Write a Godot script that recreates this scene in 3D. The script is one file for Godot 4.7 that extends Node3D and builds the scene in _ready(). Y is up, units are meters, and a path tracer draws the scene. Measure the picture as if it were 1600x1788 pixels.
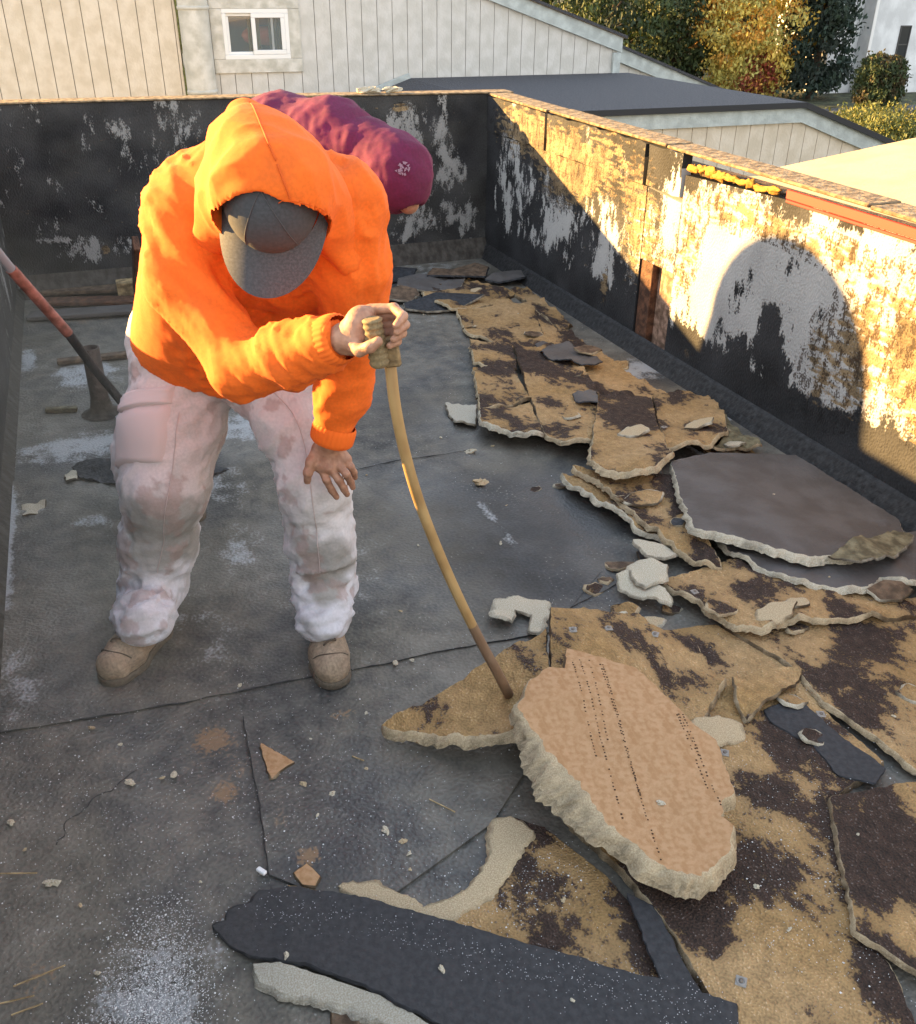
extends Node3D
# A worker prying fibreboard off a flat roof. Units are metres; the roof floor is y = 0, its parapet walls run along z.

const RWALL := 2.526    # inner face of the right parapet
const LWALL := -0.462   # inner face of the left parapet
const BWALL := -6.015   # inner face of the back parapet
const DUG := -2.8       # the yard far below the roof

var M := {}
var taken := {}
var rng := RandomNumberGenerator.new()
var cam_basis := Basis()

func _ready() -> void:
	rng.seed = 11
	var cam := Camera3D.new()
	cam.name = "camera"
	cam_basis = Basis(Vector3.UP, deg_to_rad(-21.3)) * Basis(Vector3.RIGHT, deg_to_rad(-29.6)) * Basis(Vector3.BACK, deg_to_rad(0.55))
	cam.transform = Transform3D(cam_basis, Vector3(0, 1.65, 0))
	cam.fov = 57.39
	cam.near = 0.05
	cam.far = 400.0
	add_child(cam)
	cam.current = true
	var env := Environment.new()
	env.background_mode = Environment.BG_SKY
	var sm := ProceduralSkyMaterial.new()
	sm.sky_top_color = Color(0.54, 0.59, 0.66)
	sm.sky_horizon_color = Color(0.97, 0.94, 0.88)
	sm.sky_curve = 0.22
	sm.ground_bottom_color = Color(0.25, 0.24, 0.22)
	sm.ground_horizon_color = Color(0.55, 0.53, 0.50)
	var sky := Sky.new()
	sky.sky_material = sm
	env.sky = sky
	env.background_energy_multiplier = 0.63
	env.tonemap_mode = Environment.TONE_MAPPER_LINEAR
	env.tonemap_exposure = 6.5
	env.volumetric_fog_enabled = true
	env.volumetric_fog_density = 0.0
	env.sdfgi_enabled = true
	env.ssao_enabled = true
	env.ssil_enabled = true
	var we := WorldEnvironment.new()
	we.name = "world_environment"
	we.environment = env
	add_child(we)
	var sun := DirectionalLight3D.new()
	sun.name = "sun"
	sun.light_color = Color(1.0, 0.80, 0.50)
	sun.light_energy = 1.6
	sun.light_angular_distance = 0.5
	sun.shadow_enabled = true
	add_child(sun)
	sun.look_at_from_position(Vector3.ZERO, Vector3(1.0, -0.285, 0.83), Vector3.UP)

	make_materials()
	yard()
	roof_floor()
	parapets()
	gable_section()
	back_building()
	far_things()
	boards()
	foreman()
	bent_worker()
	tools_and_pipes()
	debris()
	dust()

# ---------------------------------------------------------------- helpers

func numbered(called: String) -> String:
	if not taken.has(called):
		taken[called] = 0
		return called
	taken[called] += 1
	return "%s_%03d" % [called, taken[called]]

func tag(o: Node3D, label: String, category: String, group := "", kind := "") -> Node3D:
	if label: o.set_meta("label", label)
	if category: o.set_meta("category", category)
	if group: o.set_meta("group", group)
	if kind: o.set_meta("kind", kind)
	return o

func thing(called: String, label: String, category: String, at := Vector3.ZERO, group := "") -> Node3D:
	var o := Node3D.new()
	o.name = numbered(called)
	add_child(o, true)
	o.position = at
	tag(o, label, category, group)
	return o

func put(called: String, mesh: Mesh, m: Material, parent: Node = null, at := Vector3.ZERO) -> MeshInstance3D:
	var o := MeshInstance3D.new()
	o.mesh = mesh
	if m: o.material_override = m
	if parent == null:
		o.name = numbered(called)
		add_child(o, true)
	else:
		var n := called
		var k := 0
		while parent.has_node(NodePath(n)):
			k += 1
			n = "%s_%03d" % [called, k]
		o.name = n
		parent.add_child(o, true)
	o.position = at
	return o

func struct(called: String, mesh: Mesh, m: Material, at := Vector3.ZERO) -> MeshInstance3D:
	var o := put(called, mesh, m, null, at)
	o.set_meta("kind", "structure")
	return o

func lin(r: float, g: float, b: float) -> Color:
	return Color(r, g, b).linear_to_srgb()

func new_st() -> SurfaceTool:
	var st := SurfaceTool.new()
	st.begin(Mesh.PRIMITIVE_TRIANGLES)
	st.set_smooth_group(-1)
	return st

func done(st: SurfaceTool) -> ArrayMesh:
	st.generate_normals()
	return st.commit()

func quad(st: SurfaceTool, a: Vector3, b: Vector3, c: Vector3, d: Vector3) -> void:   # a b c d clockwise as seen from outside
	for p in [a, b, c, a, c, d]: st.add_vertex(p)

func quad_uv(st: SurfaceTool, p: Array, uv: Array) -> void:
	for i in [0, 1, 2, 0, 2, 3]:
		st.set_uv(uv[i])
		st.add_vertex(p[i])

# a box with chamfered edges, given by its corner points along three axes
func add_box(st: SurfaceTool, t: Transform3D, size: Vector3, bevel := 0.003) -> void:
	var h := size * 0.5
	var b: float = min(bevel, min(h.x, min(h.y, h.z)) * 0.6)
	for ax in 3:
		for s in [-1.0, 1.0]:
			var u := (ax + 1) % 3
			var w := (ax + 2) % 3
			var c := []
			for q in [[-1, -1], [1, -1], [1, 1], [-1, 1]]:
				var v := Vector3.ZERO
				v[ax] = s * h[ax]
				v[u] = q[0] * (h[u] - b)
				v[w] = q[1] * (h[w] - b)
				c.append(t * v)
			if s > 0: c.reverse()
			quad(st, c[0], c[1], c[2], c[3])
	# edges
	for ax in 3:
		var u := (ax + 1) % 3
		var w := (ax + 2) % 3
		for su in [-1.0, 1.0]:
			for sw in [-1.0, 1.0]:
				var p := []
				for e in [[-1, 0], [1, 0], [1, 1], [-1, 1]]:
					var v := Vector3.ZERO
					v[ax] = e[0] * (h[ax] - b)
					v[u] = su * (h[u] - (b if e[1] == 1 else 0.0))
					v[w] = sw * (h[w] - (0.0 if e[1] == 1 else b))
					p.append(t * v)
				if su * sw < 0: p.reverse()
				quad(st, p[0], p[1], p[2], p[3])
	for sx in [-1.0, 1.0]:
		for sy in [-1.0, 1.0]:
			for sz in [-1.0, 1.0]:
				var a := t * Vector3(sx * h.x, sy * (h.y - b), sz * (h.z - b))
				var bb := t * Vector3(sx * (h.x - b), sy * h.y, sz * (h.z - b))
				var c := t * Vector3(sx * (h.x - b), sy * (h.y - b), sz * h.z)
				var tri := [a, bb, c]
				if sx * sy * sz > 0: tri.reverse()
				for p in tri: st.add_vertex(p)

func box(size: Vector3, bevel := 0.003, t := Transform3D()) -> ArrayMesh:
	var st := new_st()
	add_box(st, t, size, bevel)
	return done(st)

func span(lo: Vector3, hi: Vector3, bevel := 0.003) -> ArrayMesh:
	return box(hi - lo, bevel, Transform3D(Basis(), (lo + hi) * 0.5))

func bar(a: Vector3, b: Vector3, w: float, h: float, bevel := 0.003, up := Vector3.UP) -> ArrayMesh:
	var z := (b - a).normalized()
	var x := up.cross(z).normalized()
	return box(Vector3(w, h, a.distance_to(b)), bevel, Transform3D(Basis(x, z.cross(x), z), (a + b) * 0.5))

# a tube through points with a radius at each
func tube(pts: PackedVector3Array, radii: Array, sides := 12, capped := true) -> ArrayMesh:
	var st := new_st()
	var n := pts.size()
	var rings := []
	var up := Vector3(0.13, 0.97, 0.2).normalized()
	for i in n:
		var d := (pts[min(i + 1, n - 1)] - pts[max(i - 1, 0)]).normalized()
		var x := up.cross(d).normalized()
		if x.length() < 0.5: x = Vector3.RIGHT
		var y := d.cross(x)
		var r: float = radii[min(i, radii.size() - 1)]
		var ring := PackedVector3Array()
		for k in sides:
			var a := TAU * k / sides
			ring.append(pts[i] + (x * cos(a) + y * sin(a)) * r)
		rings.append(ring)
	for i in n - 1:
		for k in sides:
			var k2 := (k + 1) % sides
			st.set_smooth_group(1)
			quad(st, rings[i][k], rings[i + 1][k], rings[i + 1][k2], rings[i][k2])
	if capped:
		st.set_smooth_group(2)
		for k in sides:
			var k2 := (k + 1) % sides
			for p in [pts[0], rings[0][k], rings[0][k2]]: st.add_vertex(p)
			for p in [pts[n - 1], rings[n - 1][k2], rings[n - 1][k]]: st.add_vertex(p)
	st.generate_normals()
	return st.commit()

func smooth_path(c: Array, steps := 6) -> PackedVector3Array:
	var cv := Curve3D.new()
	for i in c.size():
		var t: Vector3 = (c[min(i + 1, c.size() - 1)] - c[max(i - 1, 0)]) / 6.0
		cv.add_point(c[i], -t, t)
	cv.bake_interval = 0.01
	var out := PackedVector3Array()
	var n: int = (c.size() - 1) * steps
	for i in n + 1:
		out.append(cv.sample_baked(cv.get_baked_length() * i / n, true))
	return out

# a vertical prism over a polygon in the plane z = const (or any frame t)
func prism(poly: PackedVector2Array, depth: float, t := Transform3D()) -> ArrayMesh:
	var st := new_st()
	if Geometry2D.is_polygon_clockwise(poly): poly.reverse()
	var idx := Geometry2D.triangulate_polygon(poly)
	for k in range(0, idx.size(), 3):
		var q := [poly[idx[k]], poly[idx[k + 1]], poly[idx[k + 2]]]
		if (q[1] - q[0]).cross(q[2] - q[0]) < 0: q.reverse()
		for p in [q[0], q[2], q[1]]: st.add_vertex(t * Vector3(p.x, p.y, depth * 0.5))
		for p in [q[0], q[1], q[2]]: st.add_vertex(t * Vector3(p.x, p.y, -depth * 0.5))
	for i in poly.size():
		var a := poly[i]
		var b := poly[(i + 1) % poly.size()]
		quad(st, t * Vector3(a.x, a.y, depth * 0.5), t * Vector3(b.x, b.y, depth * 0.5), t * Vector3(b.x, b.y, -depth * 0.5), t * Vector3(a.x, a.y, -depth * 0.5))
	return done(st)

func lathe(profile: Array, sides := 24, t := Transform3D()) -> ArrayMesh:   # profile of Vector2(radius, height), from the bottom up
	var st := new_st()
	st.set_smooth_group(1)
	for i in profile.size() - 1:
		for k in sides:
			var a := TAU * k / sides
			var b := TAU * (k + 1) / sides
			var p: Vector2 = profile[i]
			var q: Vector2 = profile[i + 1]
			quad(st, t * Vector3(cos(a) * p.x, p.y, sin(a) * p.x), t * Vector3(cos(b) * p.x, p.y, sin(b) * p.x), t * Vector3(cos(b) * q.x, q.y, sin(b) * q.x), t * Vector3(cos(a) * q.x, q.y, sin(a) * q.x))
	st.generate_normals()
	return st.commit()

func noise(freq: float, octaves := 4, sd := 1, ridged := false) -> FastNoiseLite:
	var n := FastNoiseLite.new()
	n.noise_type = FastNoiseLite.TYPE_SIMPLEX_SMOOTH
	n.seed = sd
	n.frequency = freq
	n.fractal_type = FastNoiseLite.FRACTAL_RIDGED if ridged else FastNoiseLite.FRACTAL_FBM
	n.fractal_octaves = octaves
	return n

func rough_normal(freq: float, strength: float, size := 512, octaves := 5, sd := 3) -> NoiseTexture2D:
	var t := NoiseTexture2D.new()
	t.width = size
	t.height = size
	t.seamless = true
	t.noise = noise(freq, octaves, sd)
	t.as_normal_map = true
	t.bump_strength = strength
	return t

func tint_noise(freq: float, a: Color, b: Color, size := 512, sd := 5, octaves := 5) -> NoiseTexture2D:
	var t := NoiseTexture2D.new()
	t.width = size
	t.height = size
	t.seamless = true
	t.noise = noise(freq, octaves, sd)
	var g := Gradient.new()
	g.set_color(0, a)
	g.set_color(1, b)
	g.set_offset(0, 0.25)
	g.set_offset(1, 0.75)
	t.color_ramp = g
	return t

func plain(c: Color, rough := 0.8, metal := 0.0) -> StandardMaterial3D:
	var m := StandardMaterial3D.new()
	m.albedo_color = c
	m.roughness = rough
	m.metallic = metal
	return m

# a material that varies with a noise tint and a bump, laid on by world position
func worn(c: Color, rough: float, tint: Texture2D, bump: Texture2D, scale: float, bump_scale := 1.0, world := true) -> StandardMaterial3D:
	var m := plain(c, rough)
	m.uv1_triplanar = true
	m.uv1_world_triplanar = world
	m.uv1_scale = Vector3.ONE * scale
	if tint: m.albedo_texture = tint
	if bump:
		m.normal_enabled = true
		m.normal_texture = bump
		m.normal_scale = bump_scale
	return m

# ---- pictures computed row by row on the worker threads
var rows_out := []
func bake(w: int, h: int, row: Callable, relief: float) -> Array:   # row gives [colour bytes, height bytes]; returns [picture, normal map]
	rows_out = []
	rows_out.resize(h)
	var id := WorkerThreadPool.add_group_task(func(y: int) -> void: rows_out[y] = row.call(y), h)
	WorkerThreadPool.wait_for_group_task_completion(id)
	var data := PackedByteArray()
	var high := PackedByteArray()
	for r in rows_out:
		data.append_array(r[0])
		high.append_array(r[1])
	rows_out = []
	var bump := Image.create_from_data(w, h, false, Image.FORMAT_L8, high)
	bump.convert(Image.FORMAT_RGBA8)
	bump.bump_map_to_normal_map(relief)
	return [ImageTexture.create_from_image(Image.create_from_data(w, h, false, Image.FORMAT_RGB8, data)), ImageTexture.create_from_image(bump)]

var to_s := PackedByteArray()
func s8(v: float) -> int:   # linear albedo to an sRGB byte
	return to_s[clampi(int(v * 1023.0), 0, 1023)]

# where patches lie on a surface, drawn small and then enlarged
class Patches:
	var w: int
	var h: int
	var lo: Vector2
	var hi: Vector2
	var f := PackedFloat32Array()
	func _init(a: Vector2, b: Vector2, ww: int, hh: int) -> void:
		lo = a
		hi = b
		w = ww
		h = hh
		f.resize(w * h)
	func spot(x: float, y: float, rx: float, ry: float, v: float, turn := 0.0) -> void:
		var big: float = max(rx, ry)
		var x0 := clampi(int((x - big - lo.x) / (hi.x - lo.x) * w), 0, w - 1)
		var x1 := clampi(int((x + big - lo.x) / (hi.x - lo.x) * w) + 1, 0, w - 1)
		var y0 := clampi(int((y - big - lo.y) / (hi.y - lo.y) * h), 0, h - 1)
		var y1 := clampi(int((y + big - lo.y) / (hi.y - lo.y) * h) + 1, 0, h - 1)
		for j in range(y0, y1 + 1):
			for i in range(x0, x1 + 1):
				var d := Vector2(lo.x + (i + 0.5) / w * (hi.x - lo.x) - x, lo.y + (j + 0.5) / h * (hi.y - lo.y) - y).rotated(-turn)
				var q := (d.x / rx) ** 2 + (d.y / ry) ** 2
				if q < 1.0: f[j * w + i] += v * (1.0 - q) * (1.0 - q * 0.5)
	func at(W: int, H: int) -> PackedFloat32Array:
		var im := Image.create_from_data(w, h, false, Image.FORMAT_RF, f.to_byte_array())
		im.resize(W, H, Image.INTERPOLATE_BILINEAR)
		return im.get_data().to_float32_array()

# ---------------------------------------------------------------- materials

func make_materials() -> void:
	to_s.resize(1024)
	for i in 1024: to_s[i] = int(clampf(Color(i / 1023.0, 0, 0).linear_to_srgb().r, 0, 1) * 255.0 + 0.5)
	M.fine = rough_normal(0.06, 6.0, 512, 5, 3)
	M.coarse = rough_normal(0.02, 10.0, 512, 6, 4)
	M.grain = tint_noise(0.03, Color(0.80, 0.80, 0.80), Color(1, 1, 1), 512, 8)
	M.blotch = tint_noise(0.012, Color(0.62, 0.60, 0.57), Color(1, 1, 1), 512, 9, 6)
	M.torn = worn(lin(0.56, 0.45, 0.29), 0.95, tint_noise(0.05, Color(0.82, 0.79, 0.74), Color(1, 1, 1), 512, 12), M.fine, 9.0, 1.0)
	M.torn_pale = worn(lin(0.60, 0.55, 0.43), 0.95, tint_noise(0.05, Color(0.82, 0.79, 0.74), Color(1, 1, 1), 512, 12), M.fine, 9.0, 1.0)
	M.torn_grey = worn(lin(0.50, 0.47, 0.39), 0.95, tint_noise(0.05, Color(0.82, 0.79, 0.74), Color(1, 1, 1), 512, 12), M.fine, 9.0, 1.0)
	for k in ["torn", "torn_pale", "torn_grey"]: M[k].vertex_color_use_as_albedo = true
	M.felt = worn(lin(0.105, 0.095, 0.088), 0.85, tint_noise(0.006, Color(0.86, 0.84, 0.82), Color(1, 1, 1), 512, 21, 6), M.fine, 1.6, 0.35)
	M.felt_dark = worn(lin(0.035, 0.036, 0.040), 0.7, tint_noise(0.02, Color(0.6, 0.6, 0.6), Color(1, 1, 1), 512, 22, 6), M.coarse, 3.5, 0.8)
	M.strip = worn(lin(0.046, 0.045, 0.046), 0.9, tint_noise(0.02, Color(0.85, 0.85, 0.85), Color(1, 1, 1), 512, 23, 6), M.coarse, 5.0, 0.6)
	M.olive = worn(lin(0.22, 0.19, 0.11), 0.9, M.blotch, M.fine, 3.0, 0.8)
	M.tar = worn(lin(0.022, 0.022, 0.024), 0.55, M.blotch, M.coarse, 2.5, 0.9)
	M.wood = worn(lin(0.17, 0.11, 0.065), 0.85, M.blotch, M.fine, 3.0, 0.8)
	M.wood_pale = worn(lin(0.55, 0.40, 0.20), 0.8, M.blotch, M.fine, 3.0, 0.6)
	M.ply = worn(lin(0.50, 0.36, 0.19), 0.8, M.grain, M.fine, 1.4, 0.5)
	M.cap = worn(lin(0.30, 0.22, 0.13), 0.9, M.blotch, M.coarse, 3.0, 0.6)
	M.siding = worn(lin(0.60, 0.585, 0.545), 0.75, tint_noise(0.01, Color(0.94, 0.94, 0.93), Color(1, 1, 1), 512, 31, 6), M.fine, 0.9, 0.12)
	M.siding_bounce = worn(lin(0.66, 0.585, 0.47), 0.75, tint_noise(0.01, Color(0.94, 0.93, 0.91), Color(1, 1, 1), 512, 32, 6), M.fine, 0.9, 0.12)
	M.groove = plain(lin(0.24, 0.22, 0.19), 0.9)
	M.trim = worn(lin(0.50, 0.55, 0.53), 0.6, tint_noise(0.01, Color(0.88, 0.88, 0.88), Color(1, 1, 1), 512, 33, 5), M.fine, 1.0, 0.25)
	M.trim_pale = worn(lin(0.64, 0.62, 0.56), 0.6, tint_noise(0.01, Color(0.85, 0.85, 0.83), Color(1, 1, 1), 512, 34, 5), M.fine, 1.0, 0.25)
	M.white = plain(lin(0.78, 0.78, 0.76), 0.45)
	M.shingle = worn(lin(0.085, 0.085, 0.092), 0.95, tint_noise(0.05, Color(0.6, 0.6, 0.62), Color(1, 1, 1), 512, 35, 5), M.coarse, 2.0, 0.8)
	M.edge = plain(lin(0.025, 0.025, 0.027), 0.8)
	M.dark = plain(lin(0.02, 0.02, 0.022), 0.8)
	M.steel = plain(lin(0.45, 0.45, 0.45), 0.4, 0.8)
	M.rust = worn(lin(0.16, 0.07, 0.035), 0.85, M.blotch, M.fine, 3.0, 0.8)

func bake_floor(lo: Vector2, hi: Vector2, W: int, H: int) -> StandardMaterial3D:
	var pale := Patches.new(lo, hi, 400, 400)
	var tan_ := Patches.new(lo, hi, 400, 400)
	var dark := Patches.new(lo, hi, 400, 400)
	# pale dust and grit
	for q in [[-0.119, -1.216, 0.20, 0.24, 0.62], [-0.165, -1.161, 0.18, 0.14, 0.55], [0.301, -3.186, 0.16, 0.30, 0.8], [0.267, -2.725, 0.14, 0.22, 0.7], [0.073, -2.356, 0.10, 0.09, 0.75],
			[-0.169, -3.066, 0.12, 0.08, 0.9], [-0.187, -3.732, 0.36, 0.20, 1.5], [-0.136, -4.591, 0.22, 0.34, 1.5], [0.475, -3.699, 0.30, 0.22, 1.25], [-0.394, -4.849, 0.06, 0.25, 1.7],
			[-0.355, -3.242, 0.06, 0.05, 1.5], [1.148, -2.560, 0.03, 0.45, 0.75], [-0.445, -3.232, 0.05, 0.30, 2.2], [-0.444, -2.806, 0.05, 0.35, 2.0], [0.136, -2.217, 0.20, 0.12, 0.5], [0.561, -2.434, 0.2, 0.3, 0.25], [-0.404, -2.234, 0.16, 0.3, 0.7], [2.073, -5.774, 0.3, 0.35, 0.7], [1.650, -4.788, 0.2, 0.2, 0.5], [0.433, -2.516, 0.5, 0.5, 0.22]]:
		pale.spot(q[0], q[1], q[2], q[3], q[4])
	for q in [[0.067, -1.849, 0.06, 0.07, 1.0], [0.071, -1.646, 0.05, 0.05, 0.9], [0.396, -1.815, 0.08, 0.04, 0.7], [0.175, -1.534, 0.04, 0.08, 0.6], [0.210, -1.402, 0.05, 0.04, 1.3], [0.095, -1.754, 0.22, 0.16, 0.4], [-0.069, -5.618, 0.5, 0.4, 0.8], [-0.340, -1.312, 0.1, 0.1, 0.6], [2.200, -4.932, 0.4, 0.6, 0.5], [-0.230, -1.836, 0.4, 0.3, 0.25]]:
		tan_.spot(q[0], q[1], q[2], q[3], q[4])
	for q in [[1.041, -2.559, 0.45, 0.7, 0.8], [1.389, -2.646, 0.4, 0.5, 0.7], [1.177, -3.742, 0.3, 0.7, 0.5], [0.222, -1.350, 0.2, 0.12, 0.8], [-0.106, -3.591, 0.4, 0.16, 1.0], [0.171, -3.718, 0.3, 0.2, 0.6], [1.805, -5.448, 0.35, 0.3, 0.9], [1.259, -2.211, 0.4, 0.4, 0.5], [0.321, -1.533, 0.3, 0.25, 0.3], [-0.145, -1.569, 0.12, 0.25, 0.3]]:
		dark.spot(q[0], q[1], q[2], q[3], q[4])
	var pf := pale.at(W, H)
	var tf := tan_.at(W, H)
	var df := dark.at(W, H)
	var n1 := noise(1.3, 5, 41)
	var n2 := noise(9.0, 5, 42)
	var n3 := noise(70.0, 3, 43)
	var n4 := noise(3.0, 4, 44, true)
	var sx := (hi.x - lo.x) / W
	var sy := (hi.y - lo.y) / H
	var row := func(y: int) -> Array:
		var out := PackedByteArray()
		var high := PackedByteArray()
		out.resize(W * 3)
		high.resize(W)
		var z := lo.y + y * sy
		for i in W:
			var x := lo.x + i * sx
			var k := y * W + i
			var a := n1.get_noise_2d(x, z)
			var b := n2.get_noise_2d(x, z)
			var c := n3.get_noise_2d(x, z)
			var t := 0.5 + a * 0.9 + b * 0.35
			var v := clampf(0.074 + t * 0.070 + b * 0.034 + c * 0.034, 0.016, 0.28)
			v *= clampf(1.0 - df[k] * (0.55 + b * 0.4), 0.35, 1.0)
			# the warm brown of rotten felt and the cool grey of bare membrane
			var warm := clampf(0.95 + a * 0.9 + b * 0.4 - df[k] * 0.8, 0.0, 1.0)
			var r := v * lerpf(1.0, 1.12, warm)
			var g := v * lerpf(1.0, 1.01, warm)
			var bl := v * lerpf(0.97, 0.80, warm)
			var tn := clampf((tf[k] + b * 0.5 + c * 0.6 - 0.62) * 2.2, 0.0, 0.75)
			r = lerpf(r, 0.26, tn); g = lerpf(g, 0.155, tn); bl = lerpf(bl, 0.075, tn)
			var pn := clampf((pf[k] * 0.9 + b * 0.75 + c * 0.45 - 0.58) * 1.3, 0.0, 0.8)
			r = lerpf(r, 0.40, pn); g = lerpf(g, 0.41, pn); bl = lerpf(bl, 0.41, pn)
			# dusty scuffs dragged across the membrane
			var sc := n4.get_noise_2d(x * 0.9 + z * 0.5 + 20.0, z * 2.2 - x * 0.6)
			if sc > 0.72:
				var sq := minf((sc - 0.72) * 2.2, 0.5) * clampf(0.5 + b * 2.0 + c, 0.0, 1.0) * clampf(1.0 - df[k], 0.0, 1.0)
				r = lerpf(r, 0.24, sq); g = lerpf(g, 0.23, sq); bl = lerpf(bl, 0.205, sq)
			# cracks in the old coating
			if b > 0.06:
				var cr := n4.get_noise_2d(x * 1.4, z * 1.4)
				if cr > 0.86 and a > 0.05:
					var q := 1.0 - (cr - 0.86) * 4.0
					r *= q; g *= q; bl *= q
			# sparse grit
			if c > 0.70 - 0.34 * n1.get_noise_2d(z * 2.0, x * 2.0) - 0.1 * b:
				r = maxf(r, 0.26); g = maxf(g, 0.25); bl = maxf(bl, 0.22)
			out[i * 3] = s8(r)
			out[i * 3 + 1] = s8(g)
			out[i * 3 + 2] = s8(bl)
			high[i] = clampi(int(128.0 + a * 70.0 + b * 60.0 + c * 45.0 + pn * 25.0), 0, 255)
		return [out, high]
	var m := plain(Color.WHITE, 0.8)
	var pic := bake(W, H, row, 5.0)
	m.albedo_texture = pic[0]
	m.normal_texture = pic[1]
	m.roughness_texture = tint_noise(0.008, Color(0.42, 0.42, 0.42), Color(0.95, 0.95, 0.95), 512, 45, 6)
	m.roughness = 0.92
	m.normal_enabled = true
	m.normal_scale = 0.9
	return m

# a flat sheet of the roof over the polygon, its picture laid by position on the roof
func sheet(poly: PackedVector2Array, y: float, lo: Vector2, hi: Vector2, lip := 0.0) -> ArrayMesh:
	var st := new_st()
	if Geometry2D.is_polygon_clockwise(poly): poly.reverse()
	var idx := Geometry2D.triangulate_polygon(poly)
	for k in range(0, idx.size(), 3):
		var q := [poly[idx[k]], poly[idx[k + 1]], poly[idx[k + 2]]]
		if (q[1] - q[0]).cross(q[2] - q[0]) < 0: q.reverse()
		for p in q:
			st.set_uv((p - lo) / (hi - lo))
			st.set_normal(Vector3.UP)
			st.add_vertex(Vector3(p.x, y, p.y))
	if lip > 0.0:
		for i in poly.size():
			var a := poly[i]
			var b := poly[(i + 1) % poly.size()]
			var n2 := Vector3(b.y - a.y, 0, a.x - b.x).normalized()
			var v := [Vector3(a.x, y, a.y), Vector3(a.x, y - lip, a.y), Vector3(b.x, y - lip, b.y), Vector3(b.x, y, b.y)]
			for j in [0, 1, 2, 0, 2, 3]:
				st.set_uv((Vector2(v[j].x, v[j].z) - lo) / (hi - lo))
				st.set_normal(n2)
				st.add_vertex(v[j])
	st.generate_tangents()
	return st.commit()

func wavy(pts: Array, step: float, amp: float, sd: int, closed := false) -> PackedVector2Array:
	var out := PackedVector2Array()
	var n := noise(14.0, 3, sd)
	var m: int = pts.size() if closed else pts.size() - 1
	for i in m:
		var a: Vector2 = pts[i]
		var b: Vector2 = pts[(i + 1) % pts.size()]
		var k := maxi(1, int(a.distance_to(b) / step))
		var nn := (b - a).orthogonal().normalized()
		for j in k:
			var p := a.lerp(b, float(j) / k)
			out.append(p + nn * n.get_noise_2d(p.x, p.y) * amp)
	if not closed: out.append(pts[-1])
	return out

# ---------------------------------------------------------------- setting

func yard() -> void:
	var st := new_st()
	quad(st, Vector3(-300, DUG, -300), Vector3(300, DUG, -300), Vector3(300, DUG, 120), Vector3(-300, DUG, 120))
	struct("ground", done(st), worn(lin(0.075, 0.085, 0.035), 0.95, M.blotch, M.coarse, 0.25, 1.0))
	# the drive behind the round bush
	var p := [Vector3(27.298, -2.790, -33.409), Vector3(33.803, -2.790, -33.359), Vector3(32.700, -2.790, -29.285), Vector3(26.804, -2.790, -31.085)]
	var s2 := new_st()
	quad(s2, p[0], p[1], p[2], p[3])
	struct("path", done(s2), worn(lin(0.10, 0.11, 0.12), 0.9, M.blotch, M.fine, 0.5, 0.6))

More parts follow.
